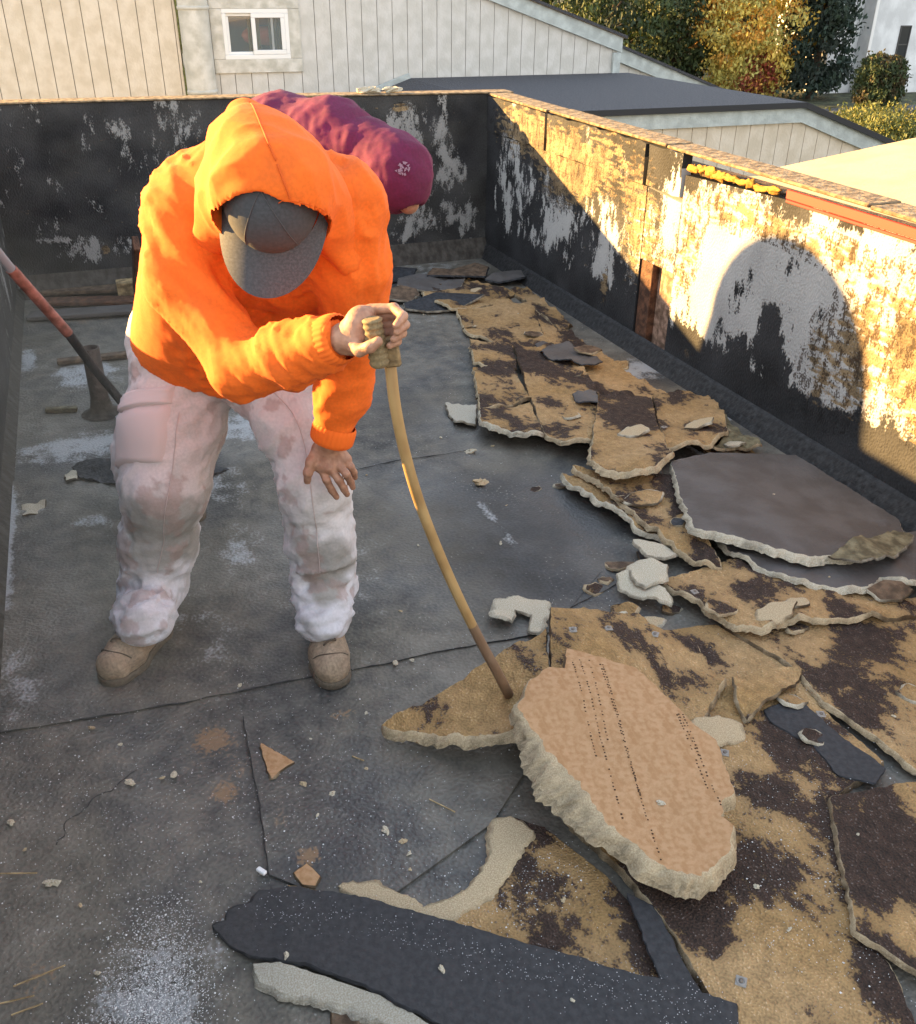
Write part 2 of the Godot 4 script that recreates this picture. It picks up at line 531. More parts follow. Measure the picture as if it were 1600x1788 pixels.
func roof_floor() -> void:
	var lo := Vector2(-0.6, -3.9)
	var hi := Vector2(2.0, -0.5)
	M.floor_near = bake_floor(lo, hi, 1792, 2048)
	var flo := Vector2(-0.6, -6.1)
	var fhi := Vector2(2.6, -3.9)
	M.floor_far = bake_floor(flo, fhi, 1024, 704)
	var near := PackedVector2Array([Vector2(-0.6, 0.8), Vector2(2.56, 0.8), Vector2(2.56, -3.9), Vector2(-0.6, -3.9)])
	var far := PackedVector2Array([Vector2(-0.6, -3.9), Vector2(2.6, -3.9), Vector2(2.6, -6.1), Vector2(-0.6, -6.1)])
	struct("roof_floor", sheet(near, 0.0, lo, hi), M.floor_near)
	struct("roof_floor", sheet(far, 0.0, flo, fhi), M.floor_far)
	# the slab that carries the floor and the storey below it
	struct("building_base", span(Vector3(-0.9, DUG, -6.5), Vector3(2.75, -0.02, 1.0), 0.01), M.siding)
	# lapped sheets of felt: each lies on the one behind it and ends in a visible step
	var lap := wavy([Vector2(-0.426, -2.051), Vector2(-0.013, -2.010), Vector2(0.348, -1.993), Vector2(0.521, -1.978), Vector2(0.773, -1.972), Vector2(1.049, -1.946)], 0.03, 0.006, 7)
	var lap_to := lap.duplicate()
	lap_to.append_array(PackedVector2Array([Vector2(1.345, -2.179), Vector2(1.448, -2.535), Vector2(1.099, -2.943), Vector2(0.650, -3.098), Vector2(-0.477, -3.510)]))
	struct("felt_sheet", sheet(lap_to, 0.006, lo, hi, 0.006), M.floor_near)
	seam_shadow_line(lap, 0.0035, 0.004)
	seam_shadow_line(wavy([Vector2(0.153, -1.894), Vector2(0.143, -1.716), Vector2(0.137, -1.566), Vector2(0.120, -1.388)], 0.02, 0.004, 9), 0.0025, 0.008)
	seam_shadow_line(wavy([Vector2(0.656, -3.125), Vector2(0.966, -3.167), Vector2(1.166, -3.154), Vector2(1.304, -3.160)], 0.03, 0.006, 13), 0.003, 0.004)
	seam_shadow_line(wavy([Vector2(-0.296, -1.634), Vector2(-0.259, -1.715), Vector2(-0.149, -1.786), Vector2(-0.115, -1.803)], 0.01, 0.02, 19), 0.0016, 0.001)
	var lap2 := wavy([Vector2(0.153, -1.894), Vector2(0.143, -1.716), Vector2(0.137, -1.566), Vector2(0.120, -1.388)], 0.02, 0.004, 9)
	lap2.append_array(PackedVector2Array([Vector2(0.286, -1.222), Vector2(0.617, -1.350), Vector2(0.851, -1.555), Vector2(0.469, -1.854)]))
	struct("felt_sheet", sheet(lap2, 0.008, lo, hi, 0.008), M.floor_near)
	var lap3 := wavy([Vector2(0.656, -3.125), Vector2(0.966, -3.167), Vector2(1.166, -3.154), Vector2(1.501, -3.174), Vector2(1.648, -3.180)], 0.03, 0.006, 13)
	lap3.append_array(PackedVector2Array([Vector2(1.507, -2.696), Vector2(1.224, -2.224), Vector2(0.910, -2.045), Vector2(1.093, -2.420), Vector2(1.225, -2.848), Vector2(0.641, -3.062)]))
	struct("felt_sheet", sheet(wavy([Vector2(1.207, -2.806), Vector2(1.093, -2.420), Vector2(0.969, -2.054), Vector2(1.172, -2.041), Vector2(1.466, -2.134), Vector2(1.570, -2.770)], 0.03, 0.006, 15, true), 0.004, lo, hi, 0.004), M.floor_near)

# a thin black bead added along a joint for its dark shadow line
func seam_shadow_line(line: PackedVector2Array, r: float, y: float) -> void:
	var pts := PackedVector3Array()
	var rr := []
	for i in line.size():
		pts.append(Vector3(line[i].x, y, line[i].y))
		rr.append(r * rng.randf_range(0.2, 0.85))
	struct("seam_shadow", tube(pts, rr, 6), M.tar)

func bake_wall(kind: int, lo: Vector2, hi: Vector2, W: int, H: int) -> StandardMaterial3D:
	var pale := Patches.new(lo, hi, 512, 200)
	var tan_ := Patches.new(lo, hi, 512, 200)
	var black := Patches.new(lo, hi, 512, 200)
	if kind == 0:      # right wall: x is the world z, y the height
		for q in [[-5.6, 0.55, 0.35, 0.5, 0.65], [-5.0, 0.42, 0.5, 0.42, 0.75], [-4.4, 0.30, 0.4, 0.26, 0.75], [-3.7, 0.55, 0.6, 0.45, 1.05], [-3.0, 0.52, 0.75, 0.50, 1.25], [-2.4, 0.62, 0.6, 0.5, 0.9], [-2.0, 0.55, 0.5, 0.4, 0.7], [-3.2, 0.72, 0.7, 0.2, 0.9], [-2.6, 0.30, 0.4, 0.2, 0.5], [-3.45, 0.62, 0.3, 0.4, 0.7], [-2.35, 0.75, 0.5, 0.2, 0.9], [-2.15, 0.5, 0.3, 0.2, 0.7], [-2.0, 0.24, 0.3, 0.12, 0.5], [-4.3, 0.62, 0.4, 0.3, 0.5]]:
			pale.spot(q[0], q[1], q[2], q[3], q[4])
		for q in [[-5.4, 0.88, 0.7, 0.22, 1.1], [-4.9, 0.72, 0.5, 0.26, 1.0], [-4.5, 0.85, 0.6, 0.25, 0.9], [-4.05, 0.60, 0.25, 0.35, 1.0], [-3.8, 0.42, 0.2, 0.2, 0.6], [-4.35, 0.22, 0.06, 0.16, 1.2], [-2.25, 0.60, 0.6, 0.36, 0.85], [-1.9, 0.45, 0.5, 0.40, 0.85], [-3.3, 0.82, 0.4, 0.12, 0.9], [-2.8, 0.80, 0.4, 0.10, 0.8], [-3.62, 0.62, 0.16, 0.3, 0.75], [-2.6, 0.35, 0.3, 0.3, 0.7]]:
			tan_.spot(q[0], q[1], q[2], q[3], q[4])
		for q in [[-4.0, 0.08, 4.0, 0.20, 1.2], [-2.0, 0.06, 2.0, 0.24, 1.0], [-3.25, 0.55, 0.16, 0.18, 1.3], [-2.95, 0.68, 0.24, 0.10, 1.0], [-3.0, 0.40, 0.09, 0.14, 1.6], [-2.85, 0.45, 0.3, 0.3, 0.3], [-2.72, 0.58, 0.12, 0.1, 0.6], [-5.95, 0.5, 0.1, 0.6, 0.9], [-3.0, 0.30, 0.3, 0.08, 0.8]]:
			black.spot(q[0], q[1], q[2], q[3], q[4])
	elif kind == 1:    # back wall: x is the world x
		for q in [[0.531, 0.812, 0.16, 0.5, 0.62], [0.439, 0.626, 0.1, 0.22, 0.5], [0.243, 0.901, 0.10, 0.09, 0.65], [0.059, 0.817, 0.08, 0.10, 0.5], [0.020, 0.241, 0.26, 0.10, 0.85], [-0.221, 0.310, 0.2, 0.03, 0.75], [-0.166, 0.437, 0.10, 0.12, 0.45], [1.932, 0.786, 0.16, 0.22, 0.75], [2.123, 0.674, 0.30, 0.4, 0.65], [2.243, 0.232, 0.24, 0.18, 0.95], [1.959, 0.215, 0.16, 0.15, 0.7], [2.405, 0.445, 0.1, 0.3, 0.6], [0.705, 0.899, 0.12, 0.16, 0.4], [-0.294, 0.413, 0.05, 0.12, 0.5], [-0.314, 0.759, 0.1, 0.1, 0.4]]:
			pale.spot(q[0], q[1], q[2], q[3], q[4])
		for q in [[0.067, 0.230, 0.04, 0.04, 1.2], [1.936, 0.959, 0.10, 0.04, 1.0]]:
			tan_.spot(q[0], q[1], q[2], q[3], q[4])
		for q in [[1.0, 0.1, 2.0, 0.2, 0.5], [2.45, 0.7, 0.12, 0.4, 0.6]]:
			black.spot(q[0], q[1], q[2], q[3], q[4])
	else:
		for q in [[-4.4, 0.5, 0.5, 0.3, 0.7], [-3.3, 0.35, 0.5, 0.3, 0.7], [-5.4, 0.4, 0.3, 0.4, 0.7], [-2.5, 0.25, 0.6, 0.3, 0.9]]:
			pale.spot(q[0], q[1], q[2], q[3], q[4])
	var pf := pale.at(W, H)
	var tf := tan_.at(W, H)
	var bf := black.at(W, H)
	var n1 := noise(3.0, 5, 51 + kind)
	var n2 := noise(17.0, 5, 52 + kind)
	var n3 := noise(3.0, 3, 53 + kind)
	var n4 := noise(90.0, 2, 54 + kind)
	var sx := (hi.x - lo.x) / W
	var sy := (hi.y - lo.y) / H
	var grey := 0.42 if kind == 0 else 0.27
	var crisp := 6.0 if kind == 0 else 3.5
	var row := func(j: int) -> Array:
		var out := PackedByteArray()
		var high := PackedByteArray()
		out.resize(W * 3)
		high.resize(W)
		var y := hi.y - j * sy
		for i in W:
			var x := lo.x + i * sx
			var k := (H - 1 - j) * W + i
			# paint peels in upright streaks
			var a := n1.get_noise_2d(x * 1.5, y * 0.8)
			var b := n2.get_noise_2d(x * 1.3, y * 0.55)
			var c := n4.get_noise_2d(x, y * 0.7)
			var base := 0.020 + 0.012 * c + 0.02 * n3.get_noise_2d(x, y)
			var r := base
			var g := base
			var bl := base * 1.06
			if kind != 0:
				var dust := clampf(0.25 + 0.5 * n3.get_noise_2d(x * 0.7 + 9.0, y), 0.0, 0.5)
				r += dust * 0.055; g += dust * 0.052; bl += dust * 0.044
			var p := pf[k] - bf[k] + a * 1.0 + b * 0.62 + c * 0.30
			var w := clampf((p - 0.48) * crisp, 0.0, 1.0)
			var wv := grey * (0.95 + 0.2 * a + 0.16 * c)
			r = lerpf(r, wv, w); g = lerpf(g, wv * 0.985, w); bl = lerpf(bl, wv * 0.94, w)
			# bare sheathing shows through: brown wood with a lying grain
			var s := n2.get_noise_2d(x * 0.45 + 30.0, y * 1.7)
			var tn := clampf((tf[k] * 1.5 - bf[k] * 0.6 + s * 1.0 + b * 0.4 + c * 0.3 - a * 0.5 - 0.84) * 3.5, 0.0, 1.0)
			var tv := 0.75 + 0.6 * a + 0.5 * c
			r = lerpf(r, 0.27 * tv, tn); g = lerpf(g, 0.19 * tv, tn); bl = lerpf(bl, 0.10 * tv, tn)
			if tf[k] > 0.25 and b + c * 0.7 - s * 0.3 > 0.24:
				r *= 0.25; g *= 0.22; bl *= 0.2
			out[i * 3] = s8(r)
			out[i * 3 + 1] = s8(g)
			out[i * 3 + 2] = s8(bl)
			high[i] = clampi(int(110.0 + w * (1.0 - tn) * 85.0 + a * 30.0 + c * 40.0 + s * tn * 60.0), 0, 255)
		return [out, high]
	var m := plain(Color.WHITE, 0.85)
	var pic := bake(W, H, row, 6.0)
	m.albedo_texture = pic[0]
	m.normal_enabled = true
	m.normal_texture = pic[1]
	m.normal_scale = 0.8
	return m

# a flat panel on a wall, x runs along the wall and y up; frame t places it and its picture
func panel(poly: PackedVector2Array, lo: Vector2, hi: Vector2, t: Callable, n: Vector3, depth: float) -> ArrayMesh:
	var st := new_st()
	if Geometry2D.is_polygon_clockwise(poly): poly.reverse()
	var idx := Geometry2D.triangulate_polygon(poly)
	for k in range(0, idx.size(), 3):
		var v := []
		for j in 3: v.append(poly[idx[k + j]])
		var w := []
		for p in v: w.append(t.call(p))
		if (w[1] - w[0]).cross(w[2] - w[0]).dot(n) > 0:
			w.reverse()
			v.reverse()
		for j in 3:
			st.set_uv(Vector2((v[j].x - lo.x) / (hi.x - lo.x), (hi.y - v[j].y) / (hi.y - lo.y)))
			st.set_normal(n)
			st.add_vertex(w[j])
	for i in poly.size():
		var a: Vector3 = t.call(poly[i])
		var b: Vector3 = t.call(poly[(i + 1) % poly.size()])
		var q := [a, b, b - n * depth, a - n * depth]
		var nn := ((b - a).cross(n)).normalized()
		var mid := Vector2.ZERO
		for p in poly: mid += p / poly.size()
		if nn.dot(a - t.call(mid)) < 0: nn = -nn
		if (q[1] - q[0]).cross(q[2] - q[0]).dot(nn) > 0: q.reverse()
		for j in [0, 1, 2, 0, 2, 3]:
			st.set_uv(Vector2((poly[i].x - lo.x) / (hi.x - lo.x), (hi.y - poly[i].y) / (hi.y - lo.y)))
			st.set_normal(nn)
			st.add_vertex(q[j])
	st.generate_tangents()
	return st.commit()

# height of the right wall's top edge at world z
func rtop(z: float) -> float:
	return 0.985 + (-z - 2.0) * 0.0105

func parapets() -> void:
	var lo := Vector2(-6.05, 0.0)
	var hi := Vector2(-1.75, 1.05)
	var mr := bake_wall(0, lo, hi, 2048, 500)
	var on_right := func(p: Vector2) -> Vector3: return Vector3(RWALL, p.y, p.x)
	var rw := thing("parapet_wall", "long right parapet wall with peeling white and tan paint over black tar, half sunlit", "wall", Vector3.ZERO)
	# the wall's core stands 60 mm behind its face
	put("core", span(Vector3(RWALL + 0.06, -0.02, -6.2), Vector3(RWALL + 0.155, 0.93, 1.0)), M.wood, rw)
	var z1 := -4.02   # upright joints between face panels
	var z2 := -3.72
	var ct := 0.80
	var faces := [
		[Vector2(-6.06, 0.0), Vector2(z1 - 0.004, 0.0), Vector2(z1 - 0.004, ct), Vector2(-6.06, ct)],
		[Vector2(z1 + 0.004, 0.46), Vector2(z2 - 0.003, 0.46), Vector2(z2 - 0.003, ct - 0.02), Vector2(z1 + 0.004, ct)],
		[Vector2(z2 + 0.003, 0.0), Vector2(1.0, 0.0), Vector2(1.0, rtop(1.0) - 0.05), Vector2(-2.7, rtop(-2.7) - 0.055), Vector2(z2 + 0.003, rtop(z2) - 0.10)]]
	for fp in faces: put("face_panel", panel(PackedVector2Array(fp), lo, hi, on_right, Vector3.LEFT, 0.05), mr, rw)
	# the upper band of sheathing, split by dark gaps
	var on_band := func(p: Vector2) -> Vector3: return Vector3(RWALL - 0.006, p.y, p.x)
	for b in [[-6.05, -5.16], [-5.13, -4.06], [-4.03, -3.74]]:
		var w0: float = ct + 0.004
		put("sheathing_panel", panel(wavy([Vector2(b[0], w0), Vector2(b[1], w0), Vector2(b[1] - 0.005, rtop(b[1]) - 0.016), Vector2(b[0], rtop(b[0]) - 0.016)], 0.05, 0.01, 61, true), lo, hi, on_band, Vector3.LEFT, 0.05), mr, rw)
	# coping boards
	for b in [[-6.01, -5.16, 0.0], [-5.12, -3.90, 0.004], [-3.89, -2.6, 0.0], [-2.59, 1.0, -0.004]]:
		var a := Vector3(RWALL + 0.072, rtop(b[0]) - 0.006 + b[2], b[0])
		var c := Vector3(RWALL + 0.072, rtop(b[1]) - 0.006 + b[2], b[1])
		put("coping_board", bar(a, c, 0.150, 0.014, 0.004), M.cap, rw)
	# the stud bay where the face has been torn away
	put("stud", span(Vector3(RWALL + 0.004, 0.0, -4.01), Vector3(RWALL + 0.058, 0.458, -3.905)), M.rust, rw)
	put("plywood_patch", span(Vector3(RWALL + 0.040, 0.0, -3.902), Vector3(RWALL + 0.059, 0.50, -3.73)), worn(lin(0.42, 0.27, 0.19), 0.85, M.blotch, M.fine, 3.0, 0.5), rw)
	# red flashing tape under the coping, in two lengths
	for b in [[-3.02, -2.30, 0.03], [-2.29, 0.9, 0.028]]:
		var a := Vector3(RWALL - 0.004, rtop(b[0]) - 0.047, b[0])
		var c := Vector3(RWALL - 0.004, rtop(b[1]) - 0.047, b[1])
		put("red_flashing", bar(a, c, 0.012, 0.034, 0.002), plain(lin(0.42, 0.022, 0.006), 0.6), rw)
		put("red_flashing", bar(a + Vector3(0.003, -0.026, 0), c + Vector3(0.003, -0.026, 0), 0.012, 0.012, 0.002), plain(lin(0.25, 0.015, 0.006), 0.6), rw)
	# lumps of old yellow sealant foam squeezed out below the coping
	var foam := worn(lin(0.60, 0.30, 0.04), 0.9, M.blotch, M.coarse, 6.0, 1.0)
	var along := -3.70
	for i in 9:
		var s := rng.randf_range(0.018, 0.055)
		along += s
		put("foam_lump", lump(Vector3(0.012, rng.randf_range(0.012, 0.026), s * 1.05), 70 + i, 0.5), foam, rw, Vector3(RWALL - 0.002, rtop(along) - 0.050 - rng.randf() * 0.012, along))
		along += s * 0.7
	# cant strip along its foot
	var cant := prism(PackedVector2Array([Vector2(0, 0), Vector2(-0.06, 0), Vector2(-0.045, 0.02), Vector2(-0.012, 0.075), Vector2(0, 0.085)]), 5.5, Transform3D(Basis(), Vector3(RWALL - 0.001, 0.0, -3.25)))
	put("cant_strip", cant, worn(lin(0.035, 0.034, 0.034), 0.7, tint_noise(0.02, Color(0.45, 0.44, 0.42), Color(1, 1, 1), 512, 24, 6), M.coarse, 3.0, 1.0), rw)
	# ---- back wall
	lo = Vector2(-0.6, 0.0)
	hi = Vector2(2.7, 1.08)
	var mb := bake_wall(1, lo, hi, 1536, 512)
	var bw := thing("parapet_wall", "black back parapet wall with flaked white patches behind the workers", "wall", Vector3.ZERO)
	put("core", span(Vector3(-0.62, -0.02, BWALL - 0.155), Vector3(2.52, 1.0, BWALL - 0.06)), M.wood, bw)
	var on_back := func(p: Vector2) -> Vector3: return Vector3(p.x, p.y, BWALL)
	put("face_panel", panel(PackedVector2Array([Vector2(LWALL, 0), Vector2(1.22, 0), Vector2(1.22, 1.035), Vector2(LWALL, 1.045)]), lo, hi, on_back, Vector3.BACK, 0.05), mb, bw)
	put("face_panel", panel(PackedVector2Array([Vector2(1.226, 0), Vector2(RWALL + 0.05, 0), Vector2(RWALL + 0.05, 1.02), Vector2(1.226, 1.035)]), lo, hi, on_back, Vector3.BACK, 0.05), mb, bw)
	put("coping_board", bar(Vector3(-0.62, 1.052, BWALL - 0.07), Vector3(1.2, 1.043, BWALL - 0.07), 0.16, 0.009, 0.003), M.cap, bw)
	put("coping_board", bar(Vector3(1.205, 1.042, BWALL - 0.07), Vector3(2.70, 1.027, BWALL - 0.07), 0.16, 0.009, 0.003), M.cap, bw)
	put("cant_strip", prism(PackedVector2Array([Vector2(0, 0), Vector2(0.09, 0), Vector2(0, 0.12)]), 2.95, Transform3D(Basis(Vector3.UP, -PI / 2), Vector3(1.05, 0, BWALL + 0.001))), worn(lin(0.09, 0.078, 0.065), 0.9, M.blotch, M.coarse, 2.5, 0.9), bw)
	# ---- left wall
	lo = Vector2(-6.05, 0.0)
	hi = Vector2(-1.0, 1.05)
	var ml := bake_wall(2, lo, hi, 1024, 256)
	var lw := thing("parapet_wall", "dark left parapet wall along the left edge of the roof, seen edge-on", "wall", Vector3.ZERO)
	put("core", span(Vector3(LWALL - 0.155, -0.02, -6.0), Vector3(LWALL - 0.06, 0.93, 1.0)), M.wood, lw)
	var on_left := func(p: Vector2) -> Vector3: return Vector3(LWALL, p.y, p.x)
	put("face_panel", panel(PackedVector2Array([Vector2(-6.01, 0), Vector2(1.0, 0), Vector2(1.0, 0.95), Vector2(-6.01, 1.0)]), lo, hi, on_left, Vector3.RIGHT, 0.05), ml, lw)
	put("coping_board", bar(Vector3(LWALL - 0.07, 1.0, -6.01), Vector3(LWALL - 0.07, 0.965, 1.0), 0.17, 0.025, 0.005), M.ply, lw)
	put("cant_strip", prism(PackedVector2Array([Vector2(0, 0), Vector2(0.035, 0), Vector2(0, 0.05)]), 5.8, Transform3D(Basis(), Vector3(LWALL + 0.001, 0.0, -3.1))), worn(lin(0.07, 0.065, 0.055), 0.9, M.blotch, M.coarse, 2.5, 0.9), lw)
	# an unseen added ventilator on the next roof, beyond the left wall; only there to cast the arched shadow on the right wall
	var v := thing("added_shadow_dome", "added unseen ventilator on the neighbouring roof beyond the left parapet", "shadowcaster", Vector3(-1.24, 0.06, -6.02))
	var prof := [Vector2(0.48, -0.1), Vector2(0.47, 0.5), Vector2(0.45, 0.9), Vector2(0.43, 1.1), Vector2(0.39, 1.30)]
	for i in 9:
		var a := PI / 2 * i / 8.0
		prof.append(Vector2(0.39 * cos(a), 1.30 + 0.50 * sin(a)))
	put("caster_shell", lathe(prof, 32), plain(lin(0.4, 0.4, 0.4), 0.4, 0.7), v)
	put("caster_base", span(Vector3(-0.45, -0.3, -0.45), Vector3(0.45, -0.08, 0.45), 0.01), M.wood, v)
	struct("neighbour_roof", span(Vector3(-4.0, -0.6, -6.5), Vector3(LWALL - 0.16, -0.3, 1.0)), M.felt)

# an uneven lump, for foam, stones and chips
func lump(r: Vector3, sd: int, rough := 0.3, flat := false) -> ArrayMesh:
	var st := new_st()
	var n := noise(1.3, 3, sd)
	var sp := SphereMesh.new()
	sp.radial_segments = 10
	sp.rings = 5
	sp.radius = 1.0
	sp.height = 2.0
	var arr := sp.get_mesh_arrays()
	var vs: PackedVector3Array = arr[Mesh.ARRAY_VERTEX]
	for i in arr[Mesh.ARRAY_INDEX]:
		var p: Vector3 = vs[i]
		p *= 1.0 + rough * n.get_noise_3dv(p * 1.4) * 2.0
		if not flat: st.set_smooth_group(1)
		else: st.set_smooth_group(-1)
		st.add_vertex(p * r)
	st.generate_normals()
	return st.commit()

# siding boards side by side on a plane z = const, cut to the outline; each board a part
func siding(parent: Node, poly: PackedVector2Array, z: float, pitch: float, m: Material, start := 0.0) -> void:
	var x0 := INF
	var x1 := -INF
	for p in poly:
		x0 = min(x0, p.x)
		x1 = max(x1, p.x)
	put("backing", prism(poly, 0.02, Transform3D(Basis(), Vector3(0, 0, z - 0.045))), M.groove, parent)
	var x := x0 + start - pitch
	while x < x1:
		var slot := PackedVector2Array([Vector2(x + 0.0035, -20), Vector2(x + pitch - 0.0035, -20), Vector2(x + pitch - 0.0035, 20), Vector2(x + 0.0035, 20)])
		for piece in Geometry2D.intersect_polygons(poly, slot):
			put("siding_board", prism(piece, 0.03 + rng.randf() * 0.003, Transform3D(Basis(), Vector3(0, 0, z - 0.015))), m, parent)
		x += pitch

func plate_band(a: Vector2, b: Vector2, h: float, z: float, depth: float) -> ArrayMesh:   # a slanting board whose top edge runs from a to b
	return prism(PackedVector2Array([a, b, b - Vector2(0, h), a - Vector2(0, h)]), depth, Transform3D(Basis(), Vector3(0, 0, z)))

func gable_section() -> void:
	var Z := -8.3
	var g := thing("gable_house", "low grey roofed building section with pale fascia and bounce-tinted beige siding beyond the right wall", "building", Vector3.ZERO)
	var L := Vector2(3.903, 0.601)
	L.y = 0.60
	var P := Vector2(6.915, 0.580)
	var E := Vector2(9.712, -0.340)
	P.y = 0.60
	siding(g, PackedVector2Array([L - Vector2(0, 0.15), P - Vector2(0.02, 0.15), E - Vector2(0, 0.17), Vector2(E.x, DUG), Vector2(L.x, DUG)]), Z, 0.17, M.siding_bounce, 0.05)  # beige here stands for light bounced off the plywood deck
	var W := Vector2(3.054, 0.329)
	put("fascia", plate_band(L, P, 0.17, Z + 0.022, 0.04), M.trim, g)
	put("fascia", prism(PackedVector2Array([P, E, E - Vector2(0, 0.19), P - Vector2(0, 0.17)]), 0.04, Transform3D(Basis(), Vector3(0, 0, Z + 0.022))), M.trim, g)
	# the flat grey top and the slope that falls to the right, with a dark drip edge
	var back := -11.78
	put("roof", span(Vector3(L.x, P.y - 0.02, back), Vector3(P.x, P.y + 0.022, Z + 0.07), 0.004), M.shingle, g)
	var st := new_st()
	var up := Vector3(0, 0.022, 0)
	var a := Vector3(P.x, P.y, Z + 0.07)
	var b := Vector3(E.x, E.y, Z + 0.07)
	var c := Vector3(E.x, E.y, back)
	var d := Vector3(P.x, P.y, back)
	quad(st, a + up, d + up, c + up, b + up)
	quad(st, a - up, b - up, c - up, d - up)
	quad(st, a + up, b + up, b - up, a - up)
	put("roof_slope", done(st), M.shingle, g)
	var s4 := new_st()      # the slope that falls to the left
	var e0 := Vector3(L.x, P.y + 0.022, Z + 0.07)
	var e1 := Vector3(L.x, P.y + 0.022, back)
	var e2 := Vector3(W.x - 1.0, W.y - (P.y - W.y) / (L.x - W.x), back)
	var e3 := Vector3(e2.x, e2.y, Z + 0.07)
	quad(s4, e3, e2, e1, e0)
	quad(s4, e3 - up, e0 - up, e1 - up, e2 - up)
	quad(s4, e3, e0, e0 - up, e3 - up)
	put("roof_slope", done(s4), M.shingle, g)
	put("edge_flashing", bar(Vector3(L.x, P.y + 0.05, back + 0.03), Vector3(e2.x, e2.y + 0.03, back + 0.03), 0.03, 0.06, 0.004), M.trim, g)
	put("drip_edge", bar(Vector3(L.x, P.y - 0.004, Z + 0.078), Vector3(P.x, P.y - 0.004, Z + 0.078), 0.014, 0.055, 0.002), M.edge, g)
	put("drip_edge", bar(Vector3(P.x, P.y - 0.006, Z + 0.078), Vector3(E.x, E.y - 0.006, Z + 0.078), 0.014, 0.055, 0.002), M.edge, g)
	# the bare plywood deck between this roof and the gable
	var dk := thing("plywood_deck", "sunlit bare plywood deck just outside the right parapet wall", "deck", Vector3.ZERO)
	var y := 0.905
	for i in 3:
		for j in 2:
			var z0 := -3.60 + i * 1.22
			var x0 := RWALL + 0.162 + j * 2.44
			put("plywood_sheet", span(Vector3(x0 + 0.002, y - 0.018, z0 + 0.002), Vector3(x0 + 2.436, y + 0.001 * ((i + j) % 2), z0 + 1.216), 0.002), worn(lin(0.56, 0.42, 0.23), 0.8, tint_noise(0.01, Color(0.93, 0.92, 0.90), Color(1, 1, 1), 256, 40, 5), M.fine, 1.0, 0.08), dk)
	put("deck_frame", span(Vector3(RWALL + 0.165, y - 0.12, -3.58), Vector3(RWALL + 5.0, y - 0.02, 0.0)), M.wood, dk)
	# it slopes a little, up and away from the wall
	dk.transform = Transform3D(Basis(), Vector3(RWALL + 0.16, y, 0)) * Transform3D(Basis(Vector3.BACK, deg_to_rad(7.0)), Vector3.ZERO) * Transform3D(Basis(), -Vector3(RWALL + 0.16, y, 0))

